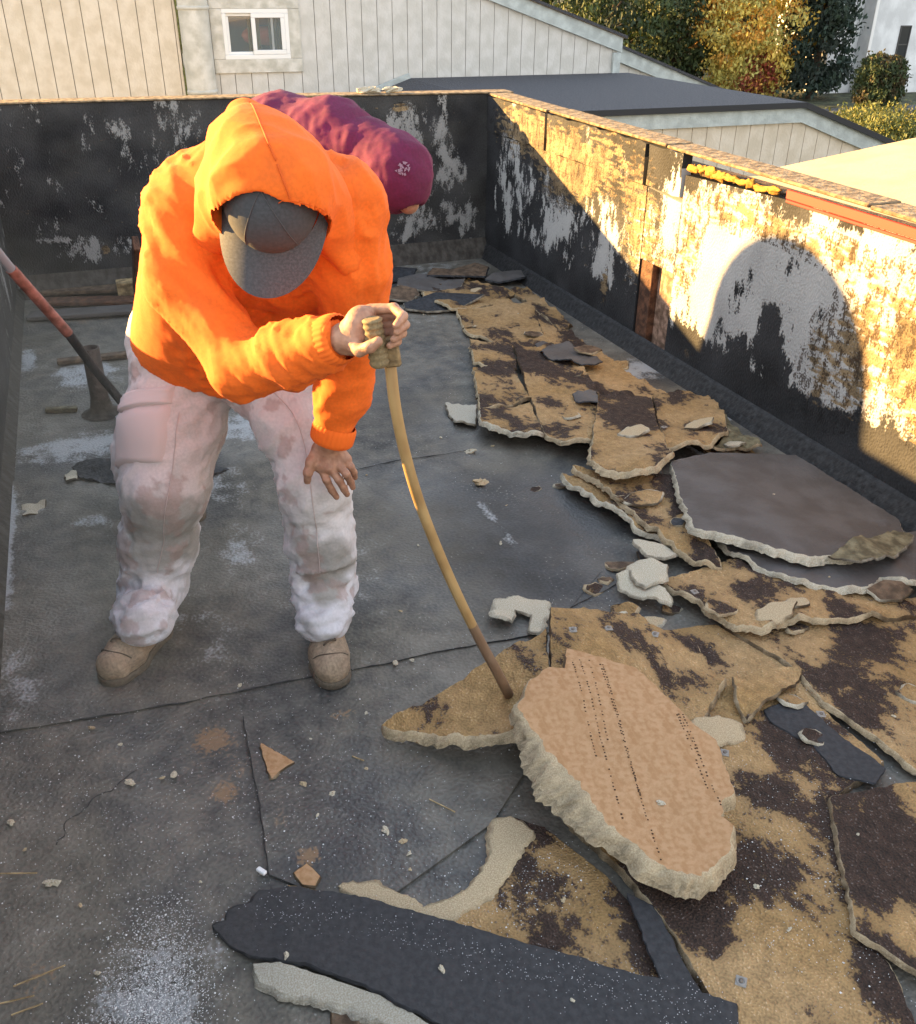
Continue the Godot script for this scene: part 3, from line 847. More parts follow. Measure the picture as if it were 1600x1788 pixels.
func back_building() -> void:
	var Z := -11.8
	var b := thing("siding_house", "pale grey house with vertical board siding and a sliding window behind the back wall", "building", Vector3.ZERO)
	var top := 3.4
	var xl := -3.4
	var x1 := Vector2(1.257, 0.946).x
	var x2 := Vector2(1.617, 0.941).x
	# the left wing tinted cream for reflected light, the right part grey, either side of a drain pipe
	siding(b, PackedVector2Array([Vector2(xl, DUG), Vector2(x1, DUG), Vector2(x1, top), Vector2(xl, top)]), Z + 0.10, 0.185, M.siding_bounce, 0.0)
	var F0 := Vector2(5.472, 1.441)
	var F1 := Vector2(6.787, 1.030)
	var sl := (F1.y - F0.y) / (F1.x - F0.x)
	var R := Vector2(F1.x - 0.04, F1.y)
	var T := Vector2(x2 + 0.3, F0.y - (F0.x - x2 - 0.3) * sl)
	var wa := Vector2(1.747, 1.362)
	var wb := Vector2(2.487, 0.858)
	var hole := PackedVector2Array([Vector2(wa.x, wb.y), Vector2(wb.x, wb.y), Vector2(wb.x, wa.y), Vector2(wa.x, wa.y)])
	# four fields of siding round the window
	siding(b, PackedVector2Array([Vector2(x2, DUG), Vector2(wa.x, DUG), Vector2(wa.x, top), Vector2(x2, top)]), Z, 0.185, M.siding, 0.05)
	siding(b, PackedVector2Array([Vector2(wa.x, DUG), Vector2(wb.x, DUG), Vector2(wb.x, wb.y), Vector2(wa.x, wb.y)]), Z, 0.185, M.siding, 0.09)
	siding(b, PackedVector2Array([Vector2(wa.x, wa.y), Vector2(wb.x, wa.y), Vector2(wb.x, top), Vector2(wa.x, top)]), Z, 0.185, M.siding, 0.09)
	siding(b, PackedVector2Array([Vector2(wb.x, DUG), Vector2(R.x, DUG), Vector2(R.x, R.y - 0.1), Vector2(wb.x, R.y - 0.1 + (wb.x - R.x) * sl)]), Z, 0.185, M.siding, 0.12)
	# casing
	for q in [[wa.x - 0.13, wa.y, wb.x + 0.13, wa.y + 0.13], [wa.x - 0.13, wb.y - 0.14, wb.x + 0.13, wb.y], [wa.x - 0.13, wb.y + 0.002, wa.x, wa.y - 0.002], [wb.x, wb.y + 0.002, wb.x + 0.13, wa.y - 0.002]]:
		put("window_casing", span(Vector3(q[0], q[1], Z), Vector3(q[2], q[3], Z + 0.028), 0.004), M.trim_pale, b)
	var win := put("window", frame_mesh(wa.x, wb.y, wb.x, wa.y, 0.045, Z - 0.05, 0.075), M.white, b)
	var mx := (wa.x + wb.x) * 0.5 - 0.03
	put("sash", frame_mesh(wa.x + 0.045, wb.y + 0.045, mx + 0.03, wa.y - 0.045, 0.03, Z - 0.035, 0.03), M.white, win)
	put("sash", frame_mesh(mx - 0.02, wb.y + 0.046, wb.x - 0.046, wa.y - 0.046, 0.045, Z - 0.002, 0.03), M.white, win)
	put("meeting_rail", span(Vector3(wb.x - 0.20, wb.y + 0.09, Z - 0.003), Vector3(wb.x - 0.175, wa.y - 0.09, Z + 0.006)), M.white, win)
	var glass := plain(Color(0.55, 0.60, 0.62, 0.25), 0.03)
	glass.transparency = BaseMaterial3D.TRANSPARENCY_ALPHA
	put("pane", span(Vector3(wa.x + 0.072, wb.y + 0.072, Z - 0.023), Vector3(mx, wa.y - 0.072, Z - 0.018), 0.001), glass, win)
	put("pane", span(Vector3(mx + 0.022, wb.y + 0.088, Z + 0.010), Vector3(wb.x - 0.088, wa.y - 0.088, Z + 0.015), 0.001), glass, win)
	# the room behind: dark walls, a half lowered shade, an added red cushion shape for the reflection in the glass
	var room := new_st()
	add_box(room, Transform3D(Basis(), Vector3((wa.x + wb.x) * 0.5, (wa.y + wb.y) * 0.5, Z - 1.4)), Vector3(2.4, 2.4, 0.05))
	for s in [-1.0, 1.0]: add_box(room, Transform3D(Basis(), Vector3((wa.x + wb.x) * 0.5 + s * 1.2, (wa.y + wb.y) * 0.5, Z - 0.75)), Vector3(0.05, 2.4, 1.3))
	for s in [-1.0, 1.0]: add_box(room, Transform3D(Basis(), Vector3((wa.x + wb.x) * 0.5, (wa.y + wb.y) * 0.5 + s * 1.2, Z - 0.75)), Vector3(2.4, 0.05, 1.3))
	put("room", done(room), plain(lin(0.10, 0.11, 0.11), 0.9), b)
	put("roller_shade", span(Vector3(wa.x + 0.05, wa.y - 0.10, Z - 0.12), Vector3(mx, wa.y - 0.03, Z - 0.10)), M.trim_pale, b)
	put("curtain", ripple(wb.x - 0.44, wb.x - 0.30, wb.y, wa.y, Z - 0.14), plain(lin(0.30, 0.26, 0.10), 0.9), b)
	put("curtain", ripple(wb.x - 0.20, wb.x + 0.02, wb.y, wa.y, Z - 0.16), plain(lin(0.16, 0.17, 0.12), 0.9), b)
	put("red_reflection", lump(Vector3(0.22, 0.10, 0.08), 301, 0.2), plain(lin(0.55, 0.14, 0.06), 0.9), b, Vector3(wb.x - 0.28, wb.y + 0.22, Z - 0.28))
	# rain pipe with two collars
	var px := (x1 + x2) * 0.5
	var pr := (x2 - x1) * 0.5 - 0.012
	put("drain_pipe", lathe([Vector2(pr, DUG), Vector2(pr, top)], 20, Transform3D(Basis(), Vector3(px, 0, Z + pr * 0.5))), M.trim_pale, b)
	for yy in [Vector2(1.341, 0.545).y, Vector2(1.447, 1.373).y]:
		put("pipe_collar", lathe([Vector2(pr, yy - 0.02), Vector2(pr + 0.008, yy - 0.016), Vector2(pr + 0.008, yy + 0.016), Vector2(pr, yy + 0.02)], 20, Transform3D(Basis(), Vector3(px, 0, Z + pr * 0.5))), M.trim_pale, b)
	# moss streaks on the pipe
	var moss := worn(lin(0.16, 0.17, 0.05), 0.95, M.blotch, M.coarse, 4.0, 1.0)
	for q in [[x1 + 0.012, 1.25, 0.5], [x1 + 0.015, 0.62, 0.35], [x1 + 0.03, 1.0, 0.2]]:
		put("moss_streak", lump(Vector3(0.016, q[2] * 0.5, 0.015), int(q[1] * 100), 0.6), moss, b, Vector3(q[0], q[1], Z + 0.12))
	# raking fascia, the corner, and the second lower rake
	put("fascia", prism(PackedVector2Array([T, F1, F1 - Vector2(0, 0.17), T - Vector2(0, 0.15)]), 0.05, Transform3D(Basis(), Vector3(0, 0, Z + 0.027))), M.trim, b)
	var st := new_st()
	for q in [[T, F1]]:
		var up := Vector2(0, 0.03)
		var p0 := Vector3(q[0].x, q[0].y, Z + 0.09)
		var p1 := Vector3(q[1].x + 0.05, q[1].y - 0.01, Z + 0.09)
		var dz := Vector3(0, 0, -5.0)
		var u := Vector3(0, 0.035, 0)
		quad(st, p0 + u, p0 + u + dz, p1 + u + dz, p1 + u)
		quad(st, p0 + u, p1 + u, p1, p0)
		quad(st, p0, p1, p1 + dz, p0 + dz)
		quad(st, p1 + u, p1 + u + dz, p1 + dz, p1)
	put("roof", done(st), M.shingle, b)
	put("corner_board", span(Vector3(R.x - 0.075, DUG, Z + 0.002), Vector3(R.x + 0.03, R.y - 0.17, Z + 0.05), 0.004), M.trim, b)
	put("end_wall", span(Vector3(R.x - 0.03, DUG, Z - 5.0), Vector3(R.x, R.y - 0.02, Z - 0.06)), M.siding, b)
	var Z2 := Z - 0.9
	var g0 := Vector2(7.255, 0.855)
	var g1 := Vector2(9.395, 0.152)
	siding(b, PackedVector2Array([Vector2(R.x - 0.3, DUG), Vector2(g1.x, DUG), g1 - Vector2(0, 0.15), Vector2(g0.x - 0.3, g0.y - 0.02)]), Z2, 0.185, M.siding, 0.1)
	put("fascia", plate_band(Vector2(g0.x - 0.2, g0.y + 0.085), g1, 0.18, Z2 + 0.027, 0.05), M.trim, b)
	var s2 := new_st()
	var p0 := Vector3(g0.x - 0.2, g0.y + 0.085, Z2 + 0.09)
	var p1 := Vector3(g1.x + 0.05, g1.y - 0.02, Z2 + 0.09)
	var dz := Vector3(0, 0, -4.0)
	var u := Vector3(0, 0.035, 0)
	quad(s2, p0 + u, p0 + u + dz, p1 + u + dz, p1 + u)
	quad(s2, p0 + u, p1 + u, p1, p0)
	quad(s2, p0, p1, p1 + dz, p0 + dz)
	put("roof", done(s2), M.shingle, b)

func frame_mesh(x0: float, y0: float, x1: float, y1: float, w: float, z: float, d: float) -> ArrayMesh:
	var st := new_st()
	for q in [[x0, y0, x1, y0 + w], [x0, y1 - w, x1, y1], [x0, y0 + w + 0.001, x0 + w, y1 - w - 0.001], [x1 - w, y0 + w + 0.001, x1, y1 - w - 0.001]]:
		var lo := Vector3(q[0], q[1], z)
		var hi := Vector3(q[2], q[3], z + d)
		add_box(st, Transform3D(Basis(), (lo + hi) * 0.5), hi - lo, 0.004)
	return done(st)

func ripple(x0: float, x1: float, y0: float, y1: float, z: float) -> ArrayMesh:
	var st := new_st()
	var n := 24
	st.set_smooth_group(1)
	for i in n:
		var a := x0 + (x1 - x0) * i / n
		var b := x0 + (x1 - x0) * (i + 1) / n
		var za := z + 0.02 * sin(i * 1.5)
		var zb := z + 0.02 * sin((i + 1) * 1.5)
		quad(st, Vector3(a, y0, za), Vector3(a, y1, za), Vector3(b, y1, zb), Vector3(b, y0, zb))
	st.generate_normals()
	return st.commit()

# ---------------------------------------------------------------- trees and the far house

func leaf_mesh(sz: float) -> ArrayMesh:
	var st := new_st()
	var a := Vector3(0, 0, -sz)
	var b := Vector3(sz * 0.55, sz * 0.18, 0)
	var c := Vector3(0, 0, sz)
	var d := Vector3(-sz * 0.55, sz * 0.18, 0)
	for p in [a, b, c, a, c, d]: st.add_vertex(p)
	return done(st)

# clumps of leaves through the volume of a crown; shape(height 0..1) gives its radius
func foliage(parent: Node, base: float, height: float, shape: Callable, clumps: int, per: int, leaf: float, colors: Array, mat: Material, spread := 0.5, lean := 0.0) -> void:
	var mm := MultiMesh.new()
	mm.transform_format = MultiMesh.TRANSFORM_3D
	mm.use_colors = true
	mm.mesh = leaf_mesh(leaf)
	mm.instance_count = clumps * per
	var k := 0
	for i in clumps:
		var t := rng.randf()
		var a := rng.randf() * TAU
		var r: float = shape.call(t) * sqrt(rng.randf_range(0.25, 1.0))
		var c := Vector3(cos(a) * r + lean * t, base + t * height, sin(a) * r)
		var col: Color = colors[rng.randi() % colors.size()]
		for j in per:
			var off := Vector3(rng.randfn(), rng.randfn() * 0.7, rng.randfn()) * spread * 0.5
			var bs := Basis.from_euler(Vector3(rng.randf() * TAU, rng.randf() * TAU, rng.randf() * TAU)).scaled(Vector3.ONE * rng.randf_range(0.6, 1.3))
			mm.set_instance_transform(k, Transform3D(bs, c + off))
			var v := rng.randf_range(0.7, 1.25)
			mm.set_instance_color(k, Color(col.r * v, col.g * v, col.b * v))
			k += 1
	var o := MultiMeshInstance3D.new()
	o.multimesh = mm
	o.material_override = mat
	o.name = "crown"
	o.set_meta("kind", "stuff")
	parent.add_child(o, true)

func trunk(parent: Node, h: float, r: float, limbs: int, reach: float) -> void:
	var m := worn(lin(0.09, 0.065, 0.045), 0.95, M.blotch, M.coarse, 1.0, 1.0)
	put("trunk", tube(smooth_path([Vector3.ZERO, Vector3(0.08, h * 0.4, 0.04), Vector3(-0.03, h * 0.75, 0), Vector3(0.04, h, 0)]), [r, r, r * 0.9, r * 0.85, r * 0.8, r * 0.75, r * 0.7, r * 0.62, r * 0.55, r * 0.5, r * 0.45, r * 0.4, r * 0.33, r * 0.28, r * 0.24, r * 0.2, r * 0.16, r * 0.12, r * 0.08]), m, parent)
	for i in limbs:
		var a := i * 2.4
		var y := h * (0.35 + 0.5 * i / limbs)
		var e := Vector3(cos(a), 0.6, sin(a)) * reach * (1.1 - 0.5 * i / limbs)
		put("limb", tube(smooth_path([Vector3(0, y, 0), Vector3(0, y, 0) + e * 0.5, Vector3(0, y + 0.15, 0) + e], 4), [r * 0.4, r * 0.36, r * 0.3, r * 0.26, r * 0.2, r * 0.16, r * 0.12, r * 0.08, r * 0.05], 7), m, parent)

func far_things() -> void:
	var lm := plain(Color.WHITE, 0.7)
	lm.vertex_color_use_as_albedo = true
	lm.backlight_enabled = true
	lm.backlight = Color(0.6, 0.58, 0.35)
	var g := DUG
	var green := [Color(0.030, 0.050, 0.016), Color(0.045, 0.070, 0.022), Color(0.022, 0.036, 0.014)]
	var round_ := func(t: float) -> float: return sqrt(max(0.02, 1.0 - (2.0 * t - 0.9) ** 2))
	# dark broadleaf trees behind the lower rake
	var spots := [[Vector3(23.025, -2.800, -40.889), 5.4, 2.6, "dark green leafy tree left of the yellow maple, partly behind the grey roof slope"], [Vector3(26.412, -2.800, -41.229), 4.2, 2.3, "dark green tree touching the left edge of the yellow maple"]]
	for s in spots:
		var t := thing("broadleaf_tree", s[3], "tree", s[0], "dark trees beyond the roof")
		trunk(t, s[1] * 0.8, 0.2, 6, s[2] * 0.6)
		var w: float = s[2]
		foliage(t, 0.5, s[1], func(q: float) -> float: return w * round_.call(q), 130, 60, 0.13, green + [Color(0.07, 0.085, 0.02)], lm, 0.6)
	var mp := thing("maple_tree", "yellow and orange autumn maple in front of the dark conifer", "tree", Vector3(29.108, -2.800, -38.874))
	trunk(mp, 4.5, 0.16, 8, 1.6)
	foliage(mp, 0.3, 6.4, func(q: float) -> float: return 2.7 * (0.55 + 0.45 * sin(q * PI)), 420, 56, 0.10, [Color(0.70, 0.50, 0.10), Color(0.66, 0.54, 0.13), Color(0.66, 0.36, 0.07), Color(0.46, 0.42, 0.11), Color(0.50, 0.44, 0.13)], lm, 0.5)
	var rs := thing("red_shrub", "small red leaved shrub at the foot of the yellow maple", "shrub", Vector3(28.763, -2.800, -37.725))
	trunk(rs, 1.0, 0.05, 4, 0.5)
	foliage(rs, 0.1, 1.7, func(q: float) -> float: return 0.95 * round_.call(q), 46, 46, 0.08, [Color(0.30, 0.06, 0.03), Color(0.36, 0.10, 0.04), Color(0.22, 0.05, 0.03)], lm, 0.35)
	var sp := thing("conifer_tree", "dark blue green conifer between the yellow maple and the white house", "tree", Vector3(30.991, -2.800, -36.830))
	trunk(sp, 8.0, 0.2, 10, 1.2)
	foliage(sp, 0.4, 9.0, func(q: float) -> float: return 1.45 * (1.05 - q * 0.6), 300, 60, 0.12, [Color(0.022, 0.042, 0.030), Color(0.03, 0.052, 0.036), Color(0.018, 0.03, 0.022)], lm, 0.45)
	var bu := thing("round_bush", "clipped round green bush in front of the white house", "bush", Vector3(30.437, -2.800, -32.158))
	trunk(bu, 0.7, 0.06, 4, 0.4)
	foliage(bu, 0.2, 1.75, func(q: float) -> float: return 0.86 * sqrt(max(0.1, 1.0 - (1.9 * q - 0.95) ** 4)), 420, 60, 0.07, [Color(0.035, 0.055, 0.02), Color(0.05, 0.075, 0.025), Color(0.065, 0.05, 0.02)], lm, 0.2)
	var he := thing("hedge", "low yellow green hedge at the right edge below the round bush", "hedge", Vector3(25.929, -2.800, -25.243))
	foliage(he, 0.0, 0.75, func(q: float) -> float: return 3.2 * (1.0 - 0.2 * q), 420, 40, 0.06, [Color(0.13, 0.14, 0.03), Color(0.18, 0.17, 0.04), Color(0.09, 0.11, 0.03)], lm, 0.4)
	# the white house at the right edge
	var z := Vector3(Vector3(32.806, -2.800, -36.792)).z - 1.5
	var x0 := Vector3(Vector3(32.858, -2.800, -36.777)).x
	var h := thing("white_house", "white walled house with a narrow dark window at the right edge", "building", Vector3(x0, DUG, z))
	var wm := worn(lin(0.72, 0.74, 0.75), 0.7, tint_noise(0.01, Color(0.9, 0.9, 0.9), Color(1, 1, 1), 256, 39, 5), M.fine, 0.3, 0.1)
	put("wall", span(Vector3(0, 0, -1.2), Vector3(1.6, 7, 0), 0.02), wm, h)
	put("wall", span(Vector3(1.6, 0, -6), Vector3(9.0, 7, 0.7), 0.02), wm, h)
	put("corner_board", span(Vector3(1.58, 0, 0.701), Vector3(1.75, 7, 0.74), 0.01), M.white, h)
	put("belt_board", span(Vector3(0.02, 2.55, 0.002), Vector3(1.57, 2.62, 0.03), 0.005), M.white, h)
	var wp := Vector3(Vector3(32.926, -1.207, -34.000)) 
	var wk := Vector3(0, 1.65, 0) + (wp - Vector3(0, 1.65, 0)) * ((z + 0.7) / wp.z) - h.position
	var wn := put("window", frame_mesh(wk.x - 0.30, wk.y - 0.05, wk.x + 0.34, wk.y + 1.55, 0.06, 0.702, 0.04), plain(lin(0.05, 0.05, 0.05), 0.6), h)
	put("pane", span(Vector3(wk.x - 0.25, wk.y, 0.704), Vector3(wk.x + 0.29, wk.y + 1.5, 0.715), 0.001), plain(lin(0.03, 0.035, 0.04), 0.1), wn)
	put("rail", span(Vector3(wk.x - 0.25, wk.y + 0.74, 0.717), Vector3(wk.x + 0.29, wk.y + 0.79, 0.73), 0.001), plain(lin(0.05, 0.05, 0.05), 0.6), wn)
	# grove that closes the view far behind
	var deep := [[Vector3(28.134, -2.800, -54.285), 6.0, 3.5, "tall dark tree far behind the roof slope, leftmost of the distant trees"], [Vector3(37.088, -2.800, -52.823), 8.0, 4.0, "tall dark tree far behind the yellow maple"], [Vector3(43.474, -2.800, -53.953), 8.0, 4.0, "tall dark tree far behind the conifer"]]
	for q in deep:
		var t := thing("broadleaf_tree", q[3], "tree", q[0], "dark trees beyond the roof")
		trunk(t, q[1] * 0.8, 0.25, 5, q[2] * 0.5)
		var w: float = q[2]
		foliage(t, 0.5, q[1], func(u: float) -> float: return w * round_.call(u), 110, 50, 0.2, green, lm, 1.0)

# ---------------------------------------------------------------- torn boards and sheets

var near_lo := Vector2(0.25, -2.5)
var near_hi := Vector2(2.6, -0.45)
var far_lo := Vector2(0.8, -6.0)
var far_hi := Vector2(2.7, -2.3)

func bake_board(lo: Vector2, hi: Vector2, W: int, H: int, spots: Array, bare: Array, sd: int) -> StandardMaterial3D:
	var dark := Patches.new(lo, hi, 400, 400)
	for q in spots: dark.spot(q[0], q[1], q[2], q[3], q[4], q[5] if q.size() > 5 else 0.0)
	for q in bare: dark.spot(q[0], q[1], q[2], q[3], -q[4])
	var df := dark.at(W, H)
	var n1 := noise(3.4, 6, sd)
	var n2 := noise(28.0, 5, sd + 1)
	var n3 := noise(130.0, 2, sd + 2)
	var n4 := noise(2.2, 3, sd + 3)
	var sx := (hi.x - lo.x) / W
	var sy := (hi.y - lo.y) / H
	var row := func(y: int) -> Array:
		var out := PackedByteArray()
		var high := PackedByteArray()
		out.resize(W * 3)
		high.resize(W)
		var z := lo.y + y * sy
		for i in W:
			var x := lo.x + i * sx
			var k := y * W + i
			var a := n1.get_noise_2d(x * 1.3, z * 0.8)
			var b := n2.get_noise_2d(x, z * 0.8)
			var c := n3.get_noise_2d(x, z)
			var d := n4.get_noise_2d(x, z)
			var v := 1.0 + 0.22 * d + 0.35 * b + 0.28 * c
			var r := 0.345 * v
			var g := 0.215 * v * (1.0 + 0.06 * d)
			var bl := 0.090 * v * (1.0 + 0.25 * d)
			# damp brown halo, then the black-brown felt that stayed stuck
			var p := df[k] + a * 1.35 + b * 0.52 + c * 0.26
			var halo := clampf((p + 0.12) * 1.5, 0.0, 0.62)
			r = lerpf(r, 0.115, halo); g = lerpf(g, 0.066, halo); bl = lerpf(bl, 0.030, halo)
			var w := clampf((p - 0.10) * 5.5, 0.0, 1.0)
			var u := 0.9 + 0.6 * b + 0.5 * c
			r = lerpf(r, 0.044 * u, w); g = lerpf(g, 0.025 * u, w); bl = lerpf(bl, 0.016 * u, w)
			if c > 0.52 and b > 0.0:
				r += 0.10; g += 0.10; bl += 0.10
			out[i * 3] = s8(r)
			out[i * 3 + 1] = s8(g)
			out[i * 3 + 2] = s8(bl)
			high[i] = clampi(int(110.0 + w * 35.0 + b * 55.0 + c * (45.0 + 30.0 * w) + a * 30.0), 0, 255)
		return [out, high]
	var m := plain(Color.WHITE, 0.92)
	var pic := bake(W, H, row, 8.0)
	m.albedo_texture = pic[0]
	m.normal_enabled = true
	m.normal_texture = pic[1]
	m.normal_scale = 1.0
	return m

# a board or sheet from its outline (points with heights) and the width of the torn edge at each point: [face mesh, torn edge mesh]
func plate_mesh(outline: Array, torn: Array, thick: float, sd: int, base := Vector3.ZERO, lo := Vector2.ZERO, hi := Vector2.ONE, grid := 0.03, rough := 1.0) -> Array:
	var n := noise(22.0, 4, sd)
	var r := RandomNumberGenerator.new()
	r.seed = sd * 7 + 1
	var poly0 := PackedVector2Array()
	for p in outline: poly0.append(Vector2(p.x, p.z))
	if Geometry2D.is_polygon_clockwise(poly0):
		outline = outline.duplicate()
		outline.reverse()
		torn = torn.duplicate()
		torn.reverse()
	var top := PackedVector3Array()
	var tw := PackedFloat32Array()
	var outw := PackedVector2Array()
	var m := outline.size()
	for i in m:
		var a: Vector3 = outline[i]
		var b: Vector3 = outline[(i + 1) % m]
		var ta: float = torn[i]
		var tb: float = torn[(i + 1) % m]
		var k := maxi(1, int(a.distance_to(b) / 0.009))
		var d := Vector2(b.x - a.x, b.z - a.z).normalized()
		var o := Vector2(d.y, -d.x)
		for j in k:
			var f := float(j) / k
			var p := a.lerp(b, f)
			var t := lerpf(ta, tb, f)
			var wob := (n.get_noise_2d(p.x, p.z) + 0.9 * n.get_noise_2d(p.x * 0.25, p.z * 0.25 + 7.0)) * (0.003 + minf(t, 0.02) * 0.30) + r.randf_range(-1, 1) * (0.0006 + t * 0.07)
			var curl := n.get_noise_2d(p.x * 0.28 + 60.0, p.z * 0.28) * 0.034 if rough == 1.0 else 0.0
			top.append(Vector3(p.x + o.x * wob, p.y + maxf(curl, -0.008), p.z + o.y * wob))
			tw.append(t)
			outw.append(o)
	var c := top.size()
	var poly := PackedVector2Array()
	for p in top: poly.append(Vector2(p.x, p.z))
	var pts := poly.duplicate()
	var hs := PackedFloat32Array()
	for p in top: hs.append(p.y)
	var x0 := INF
	var x1 := -INF
	var z0 := INF
	var z1 := -INF
	for p in poly:
		x0 = min(x0, p.x); x1 = max(x1, p.x); z0 = min(z0, p.y); z1 = max(z1, p.y)
	var x := x0
	while x < x1:
		var z := z0
		while z < z1:
			var p := Vector2(x + r.randf() * grid * 0.5, z + r.randf() * grid * 0.5)
			z += grid
			if not Geometry2D.is_point_in_polygon(p, poly): continue
			var sw := 0.0
			var sh := 0.0
			var close := INF
			for i in range(0, c, 2):
				var d2: float = poly[i].distance_squared_to(p)
				close = min(close, d2)
				var w := 1.0 / (d2 + 0.0004)
				w *= w
				sw += w
				sh += w * top[i].y
			if close < 0.00012: continue
			pts.append(p)
			hs.append(sh / sw + (n.get_noise_2d(p.x * 0.6, p.y * 0.6) * 0.006 + r.randf_range(-1, 1) * 0.0008) * rough)
		x += grid
	var tri := Geometry2D.triangulate_delaunay(pts)
	var st := new_st()
	var under := new_st()
	st.set_smooth_group(1)
	var low := PackedVector3Array()
	var rings := [top, PackedVector3Array(), PackedVector3Array(), PackedVector3Array(), PackedVector3Array(), low]
	var ink := PackedColorArray()
	for i in c:
		var o := outw[i]
		var wild := minf(1.0, 0.016 / maxf(tw[i], 0.001))
		var q := tw[i] * (1.0 - wild * 0.65) + tw[i] * wild * (0.30 - 0.35 + 1.15 * absf(n.get_noise_2d(top[i].x * 0.30 + 40.0, top[i].z * 0.30)) + 0.40 * n.get_noise_2d(top[i].x * 0.9 + 11.0, top[i].z * 0.9) + 0.12 * n.get_noise_2d(top[i].x * 2.6, top[i].z * 2.6 + 40.0) + r.randf_range(-0.12, 0.12) + 0.35)
		var show := smoothstep(0.0035, 0.011, tw[i] * 0.6 + q * 0.6)
		var grime := 0.98 + 0.5 * n.get_noise_2d(top[i].x * 0.7, top[i].z * 0.7 + 3.0) + r.randf_range(-0.12, 0.12)
		ink.append(Color(0.16, 0.12, 0.085).lerp(Color(1, 1, 1), show) * grime)
		q = max(q, 0.0008)
		var h := thick * r.randf_range(0.92, 1.05)
		var bell := 0.9 + 0.5 * n.get_noise_2d(top[i].x * 1.6 + 9.0, top[i].z * 1.6)
		for k in range(1, 6):
			var f := k / 5.0
			var jit := (0.0004 + minf(tw[i], 0.05) * 0.05) if k < 5 else 0.0
			var bite := n.get_noise_3d(top[i].x * 1.5 + k * 0.021, k * 0.05, top[i].z * 1.5) * minf(tw[i], 0.05) * 0.28 * sin(f * PI)
			rings[k].append(top[i] + Vector3(o.x * bite, bite * 0.8, o.y * bite) + Vector3(o.x * q * f, -h * pow(f, 1.0 + bell * 0.6), o.y * q * f) + Vector3(r.randf_range(-1, 1), r.randf_range(-1, 1), r.randf_range(-1, 1)) * jit)
	low = rings[5]
	for k in range(0, tri.size(), 3):
		var q := [tri[k], tri[k + 1], tri[k + 2]]
		var cen: Vector2 = (pts[q[0]] + pts[q[1]] + pts[q[2]]) / 3.0
		if not Geometry2D.is_point_in_polygon(cen, poly): continue
		if (pts[q[1]] - pts[q[0]]).cross(pts[q[2]] - pts[q[0]]) < 0: q.reverse()
		for j in q:
			st.set_uv((pts[j] - lo) / (hi - lo))
			st.add_vertex(Vector3(pts[j].x, hs[j], pts[j].y) - base)
		q.reverse()
		for j in q:
			var v: Vector3 = low[j] if j < c else Vector3(pts[j].x, hs[j] - thick, pts[j].y)
			under.set_uv((pts[j] - lo) / (hi - lo))
			under.set_smooth_group(-1)
			under.set_color(Color(0.35, 0.30, 0.25))
			under.add_vertex(v - base)
	st.generate_normals()
	st.generate_tangents()
	var e := new_st()
	e.set_smooth_group(1)
	for i in c:
		var i2 := (i + 1) % c
		for k in 5:
			for v in [[rings[k][i], i], [rings[k + 1][i], i], [rings[k + 1][i2], i2], [rings[k][i], i], [rings[k + 1][i2], i2], [rings[k][i2], i2]]:
				var tone := 1.0 - 0.14 * k * r.randf()
				e.set_color(Color(ink[v[1]].r * tone, ink[v[1]].g * tone, ink[v[1]].b * tone))
				e.add_vertex(v[0] - base)
	e.generate_normals()
	var edge := e.commit()
	under.generate_normals()
	under.commit(edge)
	return [st.commit(), edge]

# one torn piece lying about, with its face and its torn edge as parts
func piece(called: String, label: String, category: String, group: String, outline: Array, torn: Array, thick: float, mat: Material, edge: Material, sd: int, rough := 1.0) -> Node3D:
	var base := Vector3.ZERO
	var low := INF
	for p in outline:
		base += p / outline.size()
		low = min(low, p.y)
	base.y = low - thick
	var o := thing(called, label, category, base, group)
	var nearer: bool = mat == M.board_near
	var mm := plate_mesh(outline, torn, thick, sd, base, near_lo if nearer else far_lo, near_hi if nearer else far_hi, 0.03, rough)
	put("face", mm[0], mat, o)
	var box_ := mm[0].get_aabb() as AABB
	lying_faces.append([mm[0].generate_triangle_mesh(), AABB(box_.position + base, box_.size), base])
	put("torn_edge", mm[1], edge, o)
	return o

var lying_faces := []
# how high the roof and what lies on it stand at a spot
func support(p: Vector3) -> float:
	var best := 0.006 if p.z > -2.6 and p.x < 1.0 else 0.001
	for q in lying_faces:
		if p.x < q[1].position.x or p.z < q[1].position.z or p.x > q[1].end.x or p.z > q[1].end.z: continue
		var hit: Dictionary = q[0].intersect_ray(Vector3(p.x, 1.0, p.z) - q[2], Vector3.DOWN)
		if hit.has("position"): best = max(best, hit.position.y + q[2].y)
	return best

